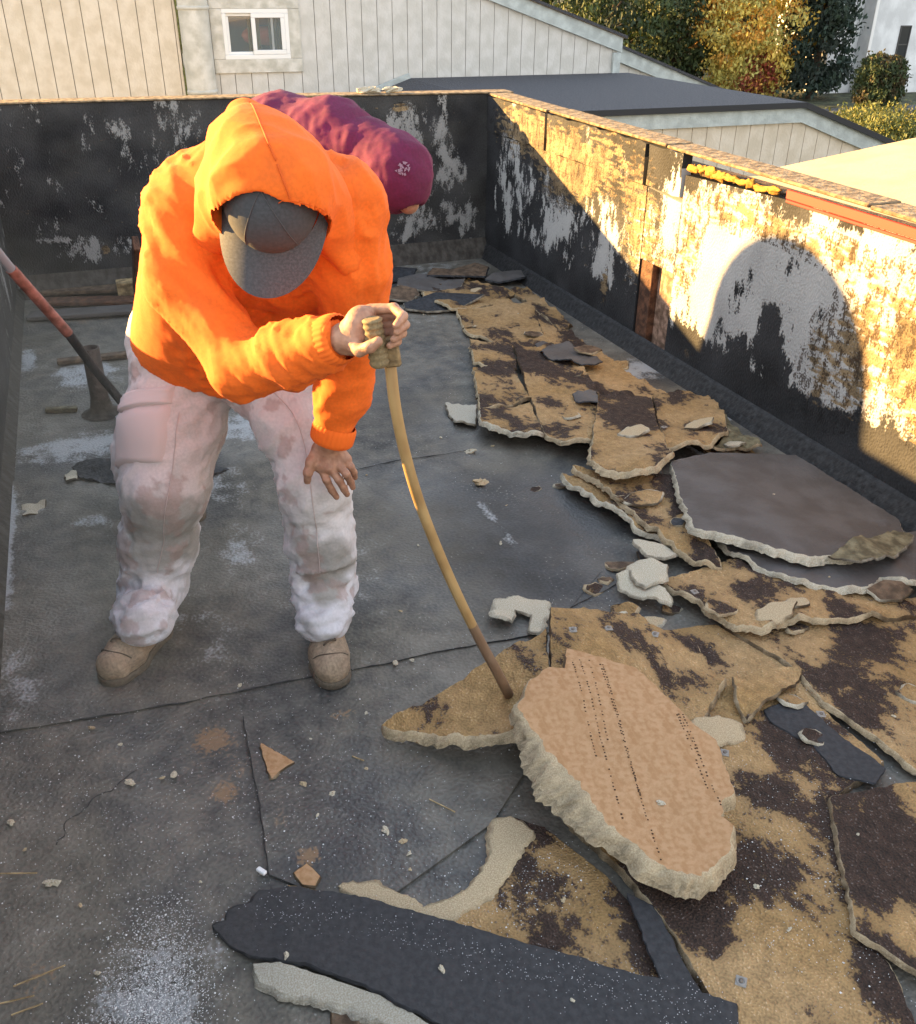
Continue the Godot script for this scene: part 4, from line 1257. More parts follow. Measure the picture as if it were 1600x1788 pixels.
func boards() -> void:
	M.board_near = bake_board(near_lo, near_hi, 2048, 1792, [
		[1.411, -1.346, 0.14, 0.10, 0.6], [1.575, -1.306, 0.1, 0.06, 0.5], [1.228, -1.193, 0.10, 0.12, 0.55], [1.252, -1.043, 0.12, 0.10, 0.5], [1.382, -0.994, 0.18, 0.16, 1.0], [1.330, -0.887, 0.12, 0.12, 0.8], [1.044, -1.025, 0.10, 0.10, 0.7], [0.913, -0.957, 0.08, 0.12, 0.9], [0.836, -1.073, 0.12, 0.06, 0.6], [1.149, -0.724, 0.10, 0.08, 0.8],
		[1.360, -1.706, 0.10, 0.05, 0.7], [1.308, -1.867, 0.06, 0.05, 0.5], [1.800, -1.873, 0.2, 0.1, 0.35], [1.898, -1.561, 0.22, 0.08, 0.7], [1.655, -1.465, 0.1, 0.06, 0.5], [1.783, -1.392, 0.08, 0.06, 0.6], [0.726, -1.145, 0.14, 0.06, 0.35], [1.646, -1.865, 0.14, 0.07, 0.5], [0.729, -1.026, 0.2, 0.08, 0.2], [1.415, -1.123, 0.2, 0.03, 0.5]],
		[[0.973, -0.853, 0.14, 0.12, 0.55], [1.210, -1.399, 0.1, 0.14, 0.4], [1.318, -1.642, 0.06, 0.05, 0.3], [1.282, -0.790, 0.06, 0.08, 0.7], [0.980, -1.423, 0.3, 0.35, 1.4], [0.709, -1.722, 0.25, 0.2, 0.7], [1.480, -1.506, 0.1, 0.05, 1.0], [1.579, -1.420, 0.12, 0.05, 0.3], [0.198, -1.716, 0.06, 0.06, 1.0]], 101)
	M.board_far = bake_board(far_lo, far_hi, 1024, 1536, [
		[2.031, -3.229, 0.16, 0.32, 0.9], [1.887, -3.863, 0.2, 0.35, 0.6], [1.879, -4.121, 0.12, 0.25, 0.45], [2.028, -3.655, 0.1, 0.3, 0.4], [1.840, -2.481, 0.2, 0.2, 0.6], [1.987, -3.057, 0.1, 0.2, 0.6], [1.675, -3.860, 0.1, 0.2, 0.35], [1.802, -2.278, 0.2, 0.15, 0.6], [2.314, -4.552, 0.1, 0.2, 0.4]],
		[[1.704, -2.930, 0.05, 0.2, 0.4], [1.808, -2.796, 0.2, 0.05, 0.5], [2.244, -3.655, 0.25, 0.3, 0.6], [2.240, -3.058, 0.16, 0.16, 0.5], [1.768, -2.600, 0.16, 0.14, 0.5], [2.021, -4.765, 0.4, 0.5, 0.4]], 131)
	var lying := "torn fibreboard pieces along the right wall"
	var z := 0.001
	# ---- the layer that still covers the right side of the roof, in four pieces
	piece("fibreboard_sheet", "large stained tan fibreboard sheet at the bottom right corner", "board", "stained fibreboard sheets on the right",
		[Vector3(1.207, 0.022, -1.845), Vector3(1.509, 0.022, -1.791), Vector3(1.593, 0.022, -1.524), Vector3(1.556, 0.022, -1.355), Vector3(1.569, 0.022, -1.178), Vector3(1.365, 0.022, -1.129), Vector3(1.221, 0.022, -0.909), Vector3(1.180, 0.022, -0.734), Vector3(1.132, 0.022, -0.600), Vector3(0.819, 0.022, -0.718), Vector3(0.839, 0.022, -0.941), Vector3(0.821, 0.022, -1.121), Vector3(0.775, 0.022, -1.270), Vector3(0.838, 0.022, -1.514), Vector3(1.025, 0.022, -1.723)],
		[.004, .004, .006, .006, .006, .006, .008, .008, 0, 0, .008, .006, .006, .004, .004], 0.018, M.board_near, M.torn, 201, 0.6)
	piece("fibreboard_sheet", "dark stained fibreboard sheet at the lower right edge, overlapping the one to its left", "board", "stained fibreboard sheets on the right",
		[Vector3(1.361, 0.034, -1.124), Vector3(1.523, 0.034, -1.104), Vector3(1.804, 0.034, -1.037), Vector3(1.418, 0.030, -0.638), Vector3(1.232, 0.036, -0.679), Vector3(1.161, 0.046, -0.820), Vector3(1.258, 0.040, -0.972)],
		[.006, .004, 0, 0, .006, .008, .006], 0.012, M.board_near, M.torn, 202, 0.8)
	piece("fibreboard_sheet", "tan fibreboard sheet at the right edge, just below the grey stack", "board", "stained fibreboard sheets on the right",
		[Vector3(1.518, 0.030, -1.776), Vector3(1.765, 0.030, -1.729), Vector3(2.575, 0.030, -1.640), Vector3(1.892, 0.030, -1.048), Vector3(1.611, 0.030, -1.124), Vector3(1.607, 0.034, -1.223), Vector3(1.564, 0.038, -1.391), Vector3(1.590, 0.036, -1.525)],
		[.004, .004, 0, 0, .010, .008, .010, .008], 0.014, M.board_near, M.torn, 203, 0.8)
	piece("fibreboard_sheet", "rust brown board under the grey stack, its broken front corner lifted over a gap", "board", "stained fibreboard sheets on the right",
		[Vector3(1.464, 0.050, -2.020), Vector3(1.724, 0.050, -2.046), Vector3(1.873, 0.060, -1.819), Vector3(2.127, 0.040, -1.658), Vector3(2.142, 0.035, -1.582), Vector3(1.768, 0.070, -1.669), Vector3(1.663, 0.070, -1.688), Vector3(1.579, 0.065, -1.680), Vector3(1.520, 0.060, -1.717), Vector3(1.494, 0.050, -1.878)],
		[.01, .006, .004, 0, 0, .012, .014, .014, .012, .01], 0.016, M.board_near, M.torn, 204)
	# bare membrane in the gap between them
	piece("membrane_scrap", "blue black membrane showing in the gap at the right, between tan sheets", "membrane", "",
		[Vector3(1.407, 0.026, -1.429), Vector3(1.524, 0.026, -1.451), Vector3(1.523, 0.026, -1.317), Vector3(1.551, 0.026, -1.160), Vector3(1.497, 0.026, -1.129), Vector3(1.433, 0.026, -1.180), Vector3(1.442, 0.026, -1.283), Vector3(1.398, 0.027, -1.382)], [.003, .003, .003, .003, .003, .003, .003, .003], 0.003, M.strip, M.felt_dark, 205, 0.9)
	piece("membrane_scrap", "narrow black membrane strip running to the bottom edge, right of the brown patch", "membrane", "",
		[Vector3(0.795, 0.027, -1.066), Vector3(0.830, 0.028, -1.023), Vector3(0.817, 0.028, -0.879), Vector3(0.802, 0.028, -0.721), Vector3(0.732, 0.028, -0.748), Vector3(0.760, 0.028, -0.888)], [.003, .003, .003, .003, .003, .003], 0.004, M.strip, M.felt_dark, 206, 0.9)
	piece("fibreboard_scrap", "tan leaf shaped board scrap lying above the membrane gap at the right", "board", "",
		[Vector3(1.394, 0.040, -1.549), Vector3(1.476, 0.044, -1.562), Vector3(1.596, 0.040, -1.517), Vector3(1.524, 0.038, -1.466), Vector3(1.414, 0.042, -1.442), Vector3(1.334, 0.040, -1.403), Vector3(1.342, 0.038, -1.451)], [.006, .004, .004, .004, .006, .006, .006], 0.008, M.board_near, M.torn, 207)
	# ---- the tent of broken board that the bar lifts
	piece("broken_board", "stained board slab with three fastener plates, sloping down to the right behind the big slab", "board", "",
		[Vector3(0.987, 0.190, -1.836), Vector3(1.137, 0.150, -1.823), Vector3(1.234, 0.130, -1.794), Vector3(1.254, 0.100, -1.751), Vector3(1.367, 0.060, -1.731), Vector3(1.366, 0.040, -1.547), Vector3(1.135, 0.050, -1.371), Vector3(0.948, 0.100, -1.385), Vector3(0.873, 0.170, -1.600)], [.004, .006, .01, .01, .008, .006, .006, .006, .004], 0.022, M.board_near, M.torn, 208)
	piece("broken_board", "long pointed board wedge whose tip points left, lifted over its own shadow", "board", "",
		[Vector3(0.462, 0.055, -1.686), Vector3(0.609, 0.095, -1.708), Vector3(0.780, 0.130, -1.748), Vector3(0.944, 0.165, -1.773), Vector3(0.874, 0.155, -1.607), Vector3(0.775, 0.130, -1.477), Vector3(0.726, 0.110, -1.496), Vector3(0.592, 0.080, -1.580), Vector3(0.499, 0.060, -1.649)], [.012, .002, .002, .003, .005, .014, .020, .020, .016], 0.024, M.board_near, M.torn, 209)
	var big := [Vector3(0.932, 0.205, -1.634), Vector3(0.995, 0.200, -1.586), Vector3(1.067, 0.190, -1.522), Vector3(1.094, 0.170, -1.405), Vector3(1.112, 0.160, -1.326), Vector3(1.136, 0.150, -1.275), Vector3(1.114, 0.130, -1.203), Vector3(1.097, 0.125, -1.143), Vector3(1.058, 0.125, -1.135), Vector3(1.032, 0.120, -1.104), Vector3(1.041, 0.120, -1.076), Vector3(1.002, 0.105, -1.025), Vector3(0.919, 0.100, -1.001), Vector3(0.861, 0.105, -1.036), Vector3(0.826, 0.115, -1.113), Vector3(0.799, 0.125, -1.175), Vector3(0.786, 0.135, -1.241), Vector3(0.770, 0.150, -1.320), Vector3(0.748, 0.165, -1.407), Vector3(0.739, 0.185, -1.498), Vector3(0.794, 0.200, -1.556), Vector3(0.859, 0.205, -1.582), Vector3(0.891, 0.205, -1.568)]
	var bt := [.006, .005, .005, .005, .005, .006, .008, .010, .010, .010, .012, .020, .030, .036, .034, .045, .075, .080, .055, .020, .016, .012, .006]
	var slab := piece("broken_board", "big orange tan slab with dotted perforation lines and thick pale torn edges in the foreground", "board", "", big, bt, 0.034, tan_clean(), M.torn, 210, 0.5)
	perforations(slab, big)
	piece("board_flake", "pale ragged ring shaped flake left of the tilted stained slab", "scrap", "",
		[Vector3(0.940, 0.030, -2.098), Vector3(1.017, 0.035, -2.103), Vector3(1.101, 0.030, -2.066), Vector3(1.052, 0.030, -1.994), Vector3(1.007, 0.030, -1.931), Vector3(0.985, 0.030, -1.950), Vector3(1.026, 0.034, -2.019), Vector3(0.983, 0.030, -2.047), Vector3(0.954, 0.028, -2.003), Vector3(0.917, 0.025, -2.030)], [.016, .014, .012, .016, .014, .008, .006, .006, .010, .014], 0.006, M.torn_pale, M.torn_pale, 211)
	# ---- the pile along the right wall, from the far end
	piece("board_scrap", "far tan board sheet lying at the end of the row near the back corner", "board", lying,
		[Vector3(1.883, 0.020, -4.905), Vector3(2.104, 0.020, -4.968), Vector3(2.308, 0.020, -4.848), Vector3(2.249, 0.020, -4.385), Vector3(2.213, 0.020, -4.014), Vector3(1.937, 0.020, -3.939), Vector3(1.897, 0.020, -4.237), Vector3(1.773, 0.022, -4.448)], [.01, .006, .004, .004, .004, .004, .008, .01], 0.014, M.board_far, M.torn, 212)
	piece("board_scrap", "farthest tan board of the strip, half under the dark felt heap", "board", lying,
		[Vector3(1.829, 0.030, -5.355), Vector3(2.166, 0.030, -5.397), Vector3(2.320, 0.020, -5.039), Vector3(2.093, 0.020, -4.854), Vector3(1.837, 0.030, -4.830), Vector3(1.765, 0.040, -5.065)], [.012, .004, .004, .006, .012, .012], 0.014, M.board_far, M.torn, 263)
	piece("board_scrap", "narrow tan board between the far boards and the cant of the right wall", "board", lying,
		[Vector3(2.322, 0.020, -5.127), Vector3(2.446, 0.020, -5.148), Vector3(2.383, 0.020, -4.409), Vector3(2.266, 0.030, -4.317), Vector3(2.293, 0.030, -4.737)], [.006, .004, .004, .006, .006], 0.014, M.board_far, M.torn, 264)
	piece("board_scrap", "tan board strip close against the cant of the right wall, beyond the felt shards", "board", lying,
		[Vector3(2.333, 0.018, -4.822), Vector3(2.319, 0.018, -4.387), Vector3(2.301, 0.018, -3.874), Vector3(2.322, 0.018, -3.426), Vector3(2.340, 0.018, -2.998), Vector3(2.342, 0.018, -2.724), Vector3(2.160, 0.020, -2.776), Vector3(2.108, 0.020, -3.219), Vector3(1.988, 0.020, -3.469), Vector3(2.081, 0.020, -3.820), Vector3(2.132, 0.020, -4.248)], [.004, .003, .003, .004, .004, .006, .004, .004, .004, .004, .004], 0.014, M.board_far, M.torn, 213)
	piece("board_scrap", "small square brown and tan board, farthest of the left edge of the pile", "board", lying,
		[Vector3(1.735, 0.040, -4.309), Vector3(1.919, 0.038, -4.193), Vector3(1.789, 0.045, -3.839), Vector3(1.682, 0.050, -3.880), Vector3(1.628, 0.050, -3.981)], [.006, .003, .004, .01, .01], 0.014, M.board_far, M.torn, 214)
	piece("board_scrap", "stained board with torn lower corner, second along the left of the pile", "board", lying,
		[Vector3(1.591, 0.050, -3.904), Vector3(1.776, 0.048, -3.851), Vector3(1.689, 0.050, -3.444), Vector3(1.574, 0.055, -3.432), Vector3(1.429, 0.060, -3.406)], [.008, .003, .003, .008, .010], 0.016, M.board_far, M.torn, 215)
	piece("board_scrap", "board with curled pale front edge at the near left of the pile", "board", lying,
		[Vector3(1.419, 0.060, -3.397), Vector3(1.658, 0.055, -3.402), Vector3(1.566, 0.070, -3.062), Vector3(1.483, 0.075, -3.086), Vector3(1.427, 0.075, -3.159), Vector3(1.366, 0.070, -3.253)], [.008, .003, .004, .018, .020, .014], 0.018, M.board_far, M.torn_pale, 216)
	piece("board_scrap", "long tan and brown board just left of the rust brown tongue", "board", lying,
		[Vector3(1.902, 0.050, -4.127), Vector3(2.059, 0.050, -4.034), Vector3(2.095, 0.050, -3.731), Vector3(1.984, 0.055, -3.380), Vector3(1.696, 0.085, -2.912), Vector3(1.608, 0.085, -2.955), Vector3(1.562, 0.080, -3.046), Vector3(1.689, 0.060, -3.474)], [.003, .003, .003, .004, .010, .014, .008, .004], 0.016, M.board_far, M.torn, 217)
	piece("felt_shard", "dark grey felt shard lying across the tan boards near the back corner", "felt", "dark felt shards on the pile",
		[Vector3(1.998, 0.062, -4.074), Vector3(2.140, 0.064, -4.036), Vector3(2.200, 0.066, -3.746), Vector3(2.130, 0.066, -3.714), Vector3(2.015, 0.066, -3.788), Vector3(1.958, 0.064, -3.890)], [.003, .003, .003, .003, .003, .003], 0.005, M.felt, M.felt_dark, 218)
	piece("felt_shard", "small dark felt shard touching the left edge of the rust brown tongue", "felt", "dark felt shards on the pile",
		[Vector3(1.850, 0.075, -3.377), Vector3(1.970, 0.075, -3.390), Vector3(1.909, 0.078, -3.247), Vector3(1.828, 0.076, -3.281)], [.003, .003, .003, .003], 0.005, M.felt, M.felt_dark, 219)
	piece("board_scrap", "rust brown tongue of board with tan rim and curled front edge", "board", lying,
		[Vector3(1.980, 0.065, -3.370), Vector3(2.109, 0.065, -3.352), Vector3(2.173, 0.070, -3.260), Vector3(2.010, 0.100, -2.936), Vector3(1.866, 0.135, -2.621), Vector3(1.749, 0.140, -2.539), Vector3(1.651, 0.140, -2.531), Vector3(1.587, 0.135, -2.594), Vector3(1.556, 0.130, -2.674), Vector3(1.739, 0.100, -2.975)], [.003, .003, .003, .004, .010, .022, .026, .024, .014, .006], 0.018, M.board_far, M.torn, 220)
	piece("board_scrap", "square tan board with brown rim, right of the rust brown tongue", "board", lying,
		[Vector3(2.203, 0.060, -3.288), Vector3(2.338, 0.060, -3.268), Vector3(2.434, 0.060, -3.205), Vector3(2.369, 0.070, -3.002), Vector3(2.255, 0.085, -2.811), Vector3(2.114, 0.090, -2.726), Vector3(1.933, 0.100, -2.748), Vector3(2.052, 0.080, -2.999)], [.003, .003, .003, .006, .008, .012, .010, .003], 0.016, M.board_far, M.torn, 221)
	piece("board_scrap", "olive brown sliver of board between the square tan board and the right wall", "board", lying,
		[Vector3(2.416, 0.055, -3.196), Vector3(2.413, 0.050, -3.061), Vector3(2.360, 0.045, -2.890), Vector3(2.358, 0.040, -2.715), Vector3(2.148, 0.060, -2.747), Vector3(2.292, 0.060, -2.838)], [.003, .003, .004, .006, .008, .006], 0.010, M.olive, M.torn, 222)
	# layered boards whose edges fan out to the left, below the tongue
	piece("board_scrap", "lowest board of the fan, its long pale torn edge reaching far left", "board", lying,
		[Vector3(1.492, 0.045, -2.767), Vector3(1.608, 0.050, -2.714), Vector3(1.714, 0.050, -2.522), Vector3(1.698, 0.045, -2.236), Vector3(1.617, 0.040, -2.177), Vector3(1.559, 0.050, -2.319), Vector3(1.529, 0.055, -2.525), Vector3(1.486, 0.050, -2.662)], [.014, .006, .004, .004, .008, .014, .016, .016], 0.016, M.board_far, M.torn_pale, 223)
	piece("board_scrap", "upper board of the fan, rust and tan, sloping down to a point at the right", "board", lying,
		[Vector3(1.538, 0.075, -2.768), Vector3(1.621, 0.090, -2.656), Vector3(1.824, 0.090, -2.552), Vector3(1.754, 0.085, -2.349), Vector3(1.709, 0.075, -2.159), Vector3(1.674, 0.060, -2.002), Vector3(1.613, 0.060, -2.060), Vector3(1.590, 0.070, -2.212), Vector3(1.564, 0.080, -2.429), Vector3(1.556, 0.080, -2.623)], [.012, .004, .004, .004, .006, .010, .010, .010, .010, .012], 0.018, M.board_far, M.torn, 224)
	# the big grey sheet and the layers under it
	piece("felt_stack_layer", "lower dark layer of the grey stack with a pale torn front edge", "board", "layers of the grey stack at the right",
		[Vector3(1.793, 0.050, -2.294), Vector3(2.224, 0.050, -2.244), Vector3(2.418, 0.050, -1.962), Vector3(2.267, 0.055, -1.714), Vector3(2.136, 0.070, -1.712), Vector3(2.092, 0.070, -1.772), Vector3(2.006, 0.075, -1.739), Vector3(1.900, 0.075, -1.778), Vector3(1.797, 0.075, -1.890), Vector3(1.740, 0.070, -2.043)], [.006, .004, .004, .006, .020, .018, .020, .020, .018, .014], 0.014, M.felt, M.torn_pale, 225)
	piece("felt_stack_layer", "big smooth grey sheet on top of the stack", "board", "layers of the grey stack at the right",
		[Vector3(1.854, 0.115, -2.598), Vector3(2.074, 0.085, -2.665), Vector3(2.410, 0.060, -2.575), Vector3(2.429, 0.050, -2.306), Vector3(2.427, 0.050, -2.049), Vector3(2.371, 0.055, -1.970), Vector3(2.172, 0.075, -1.912), Vector3(2.040, 0.095, -1.872), Vector3(1.922, 0.105, -1.892), Vector3(1.829, 0.115, -1.970), Vector3(1.746, 0.120, -2.066), Vector3(1.661, 0.120, -2.147), Vector3(1.733, 0.120, -2.342)], [.010, .003, .003, .003, .004, .010, .018, .026, .028, .026, .028, .024, .012], 0.020, M.felt, M.torn_pale, 226, 0.4)
	piece("felt_flap", "olive flap folded over the right end of the grey sheet", "felt", "",
		[Vector3(1.961, 0.118, -1.869), Vector3(2.141, 0.100, -1.936), Vector3(2.308, 0.085, -1.960), Vector3(2.351, 0.075, -1.911), Vector3(2.171, 0.095, -1.816), Vector3(2.019, 0.115, -1.804)], [.004, .004, .004, .006, .006, .006], 0.006, M.olive, M.torn_grey, 227)
	var shards := [
		["pale ragged flake under the fan of boards, highest of the three pale flakes", [Vector3(1.499, 0.050, -2.253), Vector3(1.550, 0.050, -2.212), Vector3(1.616, 0.045, -2.143), Vector3(1.557, 0.050, -2.119), Vector3(1.496, 0.055, -2.159)]],
		["pale crumpled flake in the middle of the three pale flakes", [Vector3(1.401, 0.060, -2.113), Vector3(1.459, 0.075, -2.102), Vector3(1.505, 0.070, -2.058), Vector3(1.454, 0.060, -1.990), Vector3(1.392, 0.065, -1.989), Vector3(1.375, 0.060, -2.043)]],
		["pale tongue shaped flake, lowest of the three pale flakes", [Vector3(1.348, 0.035, -2.086), Vector3(1.397, 0.040, -2.095), Vector3(1.438, 0.050, -1.962), Vector3(1.434, 0.045, -1.907), Vector3(1.366, 0.040, -1.972), Vector3(1.337, 0.035, -2.043)]]]
	var k := 0
	for s in shards:
		var tt := []
		for i in s[1].size(): tt.append(0.008)
		piece("board_flake", s[0], "scrap", "", s[1], tt, 0.008, M.torn_pale, M.torn_pale, 230 + k)
		k += 1
	piece("board_flake", "grey white curled flake on the dark roof, left of the pile", "scrap", "", [Vector3(1.340, 0.020, -3.605), Vector3(1.389, 0.030, -3.576), Vector3(1.441, 0.030, -3.489), Vector3(1.377, 0.025, -3.343), Vector3(1.316, 0.030, -3.385), Vector3(1.317, 0.020, -3.492)], [.006, .006, .006, .006, .006, .006], 0.008, M.torn_grey, M.torn_pale, 240)
	piece("board_flake", "white paper flake by the left wall", "scrap", "", [Vector3(-0.395, 0.012, -3.269), Vector3(-0.314, 0.014, -3.263), Vector3(-0.330, 0.012, -3.197), Vector3(-0.390, 0.012, -3.189)], [.003, .003, .003, .003], 0.004, M.torn_pale, M.torn_pale, 241)
	piece("board_flake", "small pale flake below the crescent of white grit near the vent pipe", "scrap", "", [Vector3(-0.249, 0.014, -3.478), Vector3(-0.208, 0.016, -3.499), Vector3(-0.202, 0.014, -3.416), Vector3(-0.239, 0.012, -3.399)], [.003, .003, .003, .003], 0.004, M.torn_pale, M.torn_pale, 242)
	var heap := [[700, 470, 60, 22], [760, 500, 70, 26], [820, 485, 60, 24], [740, 545, 60, 16], [880, 505, 40, 14], [700, 520, 40, 14]]
	for i in heap.size():
		var q = heap[i]
		var o2 := Vector3(Vector3(1.897, 0.000, -5.285))
		var at := o2 + Vector3((q[0] - 760) * 0.0042, 0, (q[1] - 510) * 0.009)
		var ol := []
		for j in 7:
			var an := TAU * j / 7.0 + i
			ol.append(at + Vector3(cos(an) * q[2] * 0.0042 * rng.randf_range(0.7, 1.1), 0.02 + 0.05 * rng.randf(), sin(an) * q[3] * 0.007 * rng.randf_range(0.7, 1.1)))
		piece("felt_shard", ["dark crumpled felt scrap by the back wall, leftmost of the heap", "dark crumpled felt scrap in the middle of the heap by the back wall", "dark crumpled felt scrap at the foot of the back corner", "dark curled felt scrap in front of the heap by the back wall", "dark felt scrap rightmost of the heap, by the cant of the right wall", "dark felt scrap behind the orange sleeve near the back wall"][i], "felt", "dark felt heap in the back corner", ol, [.006, .006, .006, .006, .006, .006, .006], 0.01, [M.felt_dark, M.felt, M.wood][i % 3], M.torn_grey if i % 2 else M.felt_dark, 280 + i, 2.5)
	var spill := [[Vector3(1.548, 0.000, -2.729), 0.10, 0.04, 5, 0], [Vector3(1.648, 0.000, -2.440), 0.12, 0.05, 5, 1], [Vector3(1.710, 0.000, -2.192), 0.10, 0.05, 5, 1], [Vector3(1.449, 0.000, -2.140), 0.10, 0.05, 6, 2], [Vector3(1.483, 0.000, -1.958), 0.12, 0.05, 7, 2], [Vector3(1.649, 0.000, -1.756), 0.14, 0.05, 7, 3], [Vector3(1.885, 0.000, -1.713), 0.12, 0.05, 4, 3], [Vector3(1.730, 0.000, -3.920), 0.12, 0.2, 5, 0], [Vector3(1.738, 0.000, -3.148), 0.14, 0.12, 5, 0], [Vector3(2.374, 0.000, -3.608), 0.18, 0.2, 5, 4], [Vector3(2.012, 0.000, -4.659), 0.2, 0.3, 6, 4], [Vector3(2.195, 0.000, -2.863), 0.1, 0.1, 4, 4], [Vector3(1.184, 0.000, -1.884), 0.08, 0.04, 4, 5], [Vector3(1.367, 0.000, -1.475), 0.1, 0.08, 4, 5], [Vector3(1.546, 0.000, -1.274), 0.12, 0.08, 4, 5]]
	var names_ := ["ragged scrap along the front edge of the pile", "ragged scrap on the fan of boards", "ragged scrap among the pale flakes under the fan", "ragged scrap under the rust brown board", "ragged scrap on the far pile by the right wall", "ragged scrap on the stained sheets at the right"]
	for s in spill:
		for i in int(s[3] * 0.5):
			var at: Vector3 = s[0] + Vector3(rng.randfn() * s[1], 0, rng.randfn() * s[2])
			if at.x > RWALL - 0.2: at.x = RWALL - 0.2
			var rad := rng.randf_range(0.018, 0.055)
			var an0 := rng.randf() * TAU
			var tilt := Vector2(rng.randf_range(-1, 1), rng.randf_range(-1, 1)) * 0.26
			var ol := []
			var tt := []
			var ground := support(at) + rad * 0.32
			for j in 6:
				var an := an0 + TAU * j / 6.0
				var d := Vector2(cos(an) * 1.5, sin(an)) * rad * rng.randf_range(0.6, 1.25)
				ol.append(at + Vector3(d.x, ground + d.dot(tilt), d.y))
				tt.append(rng.randf_range(0.002, 0.012))
			var mt: Material = [M.board_far, M.torn, M.felt_dark, M.board_far, M.wood, M.board_far, M.torn_pale][rng.randi() % 7]
			if s[4] == 5 and mt == M.board_far: mt = M.board_near
			piece("torn_scrap", names_[s[4]], "scrap", names_[s[4]], ol, tt, 0.007, mt, [M.torn, M.torn_pale][rng.randi() % 2], 400 + rng.randi() % 500, 2.0)
	# ---- the place in front where the felt has been torn off in an arc
	piece("fibreboard_sheet", "brown gritty board exposed inside the torn arc in the foreground", "board", "",
		[Vector3(0.149, 0.008, -1.348), Vector3(0.255, 0.008, -1.285), Vector3(0.349, 0.008, -1.192), Vector3(0.469, 0.008, -1.182), Vector3(0.560, 0.008, -1.247), Vector3(0.660, 0.008, -1.353), Vector3(0.718, 0.008, -1.296), Vector3(0.786, 0.008, -1.131), Vector3(0.804, 0.008, -1.020), Vector3(0.795, 0.008, -0.840), Vector3(0.524, 0.008, -1.017), Vector3(0.281, 0.008, -1.203)], [0, 0, 0, 0, 0, 0, 0, 0, 0, 0, 0, 0], 0.003, M.board_near, M.torn, 250, 0.3)
	var lip := [Vector3(0.249, 0.014, -1.305), Vector3(0.317, 0.016, -1.285), Vector3(0.363, 0.017, -1.234), Vector3(0.397, 0.018, -1.188), Vector3(0.458, 0.018, -1.186), Vector3(0.512, 0.018, -1.202), Vector3(0.577, 0.018, -1.264), Vector3(0.621, 0.017, -1.341), Vector3(0.656, 0.016, -1.346), Vector3(0.690, 0.015, -1.291), Vector3(0.627, 0.015, -1.248), Vector3(0.569, 0.014, -1.192), Vector3(0.497, 0.014, -1.157), Vector3(0.396, 0.014, -1.152), Vector3(0.337, 0.014, -1.191), Vector3(0.284, 0.014, -1.257)]
	var lt := []
	for i in lip.size(): lt.append(0.012)
	piece("torn_lip", "curved pale torn rim of the arc in the foreground, like a crescent", "board edge", "", lip, lt, 0.010, M.torn, M.torn, 251, 0.9)
	piece("board_scrap", "small orange brown scrap at the left end of the pale torn rim", "board", "", [Vector3(0.171, 0.013, -1.366), Vector3(0.200, 0.013, -1.382), Vector3(0.220, 0.014, -1.339), Vector3(0.206, 0.014, -1.321), Vector3(0.183, 0.013, -1.334)], [.004, .004, .004, .004, .004], 0.004, tan_clean(), M.torn, 252, 0.9)
	piece("board_scrap", "small triangular tan scrap lying alone on the felt between boots and strip", "board", "", [Vector3(0.177, 0.013, -1.776), Vector3(0.240, 0.013, -1.686), Vector3(0.213, 0.013, -1.672), Vector3(0.178, 0.013, -1.650), Vector3(0.174, 0.013, -1.711)], [.003, .003, .005, .006, .003], 0.004, tan_clean(), M.torn, 253, 0.9)
	# ---- the black strip across the foreground
	piece("membrane_strip", "wide blue black membrane strip crossing the bottom of the view", "membrane", "",
		[Vector3(-0.008, 0.010, -1.300), Vector3(0.019, 0.011, -1.305), Vector3(0.026, 0.011, -1.328), Vector3(0.075, 0.012, -1.329), Vector3(0.092, 0.013, -1.348), Vector3(0.159, 0.018, -1.333), Vector3(0.273, 0.030, -1.257), Vector3(0.368, 0.036, -1.176), Vector3(0.470, 0.038, -1.092), Vector3(0.579, 0.036, -1.008), Vector3(0.700, 0.034, -0.913), Vector3(0.792, 0.034, -0.842), Vector3(0.858, 0.034, -0.784), Vector3(0.817, 0.034, -0.701), Vector3(0.436, 0.036, -0.823), Vector3(0.319, 0.040, -0.963), Vector3(0.238, 0.042, -1.053), Vector3(0.150, 0.036, -1.135), Vector3(0.053, 0.020, -1.202), Vector3(0.019, 0.013, -1.241)],
		[.008, .008, .008, .008, .006, .003, .003, .003, .003, .003, .003, .003, .003, 0, 0, .004, .004, .004, .004, .002], 0.006, M.strip, M.felt_dark, 260, 1.4)
	piece("torn_lip", "pale torn board edge peeping out below the black strip at the bottom", "board edge", "",
		[Vector3(0.052, 0.016, -1.187), Vector3(0.101, 0.030, -1.163), Vector3(0.155, 0.032, -1.114), Vector3(0.236, 0.034, -1.047), Vector3(0.302, 0.034, -0.979), Vector3(0.355, 0.034, -0.886), Vector3(0.301, 0.025, -0.913), Vector3(0.243, 0.024, -0.997), Vector3(0.192, 0.020, -1.045), Vector3(0.155, 0.020, -1.071), Vector3(0.098, 0.018, -1.103), Vector3(0.058, 0.014, -1.148)], [.008, .004, .004, .004, .004, 0, 0, .014, .016, .014, .014, .012], 0.012, M.torn_grey, M.torn_grey, 261, 0.9)
	piece("board_scrap", "brown board corner cut off by the bottom edge under the pale torn edge", "board", "", [Vector3(0.171, 0.010, -1.060), Vector3(0.225, 0.010, -1.013), Vector3(0.282, 0.010, -0.919), Vector3(0.150, 0.010, -0.969)], [.004, .004, .004, .004], 0.004, M.wood, M.torn, 262)
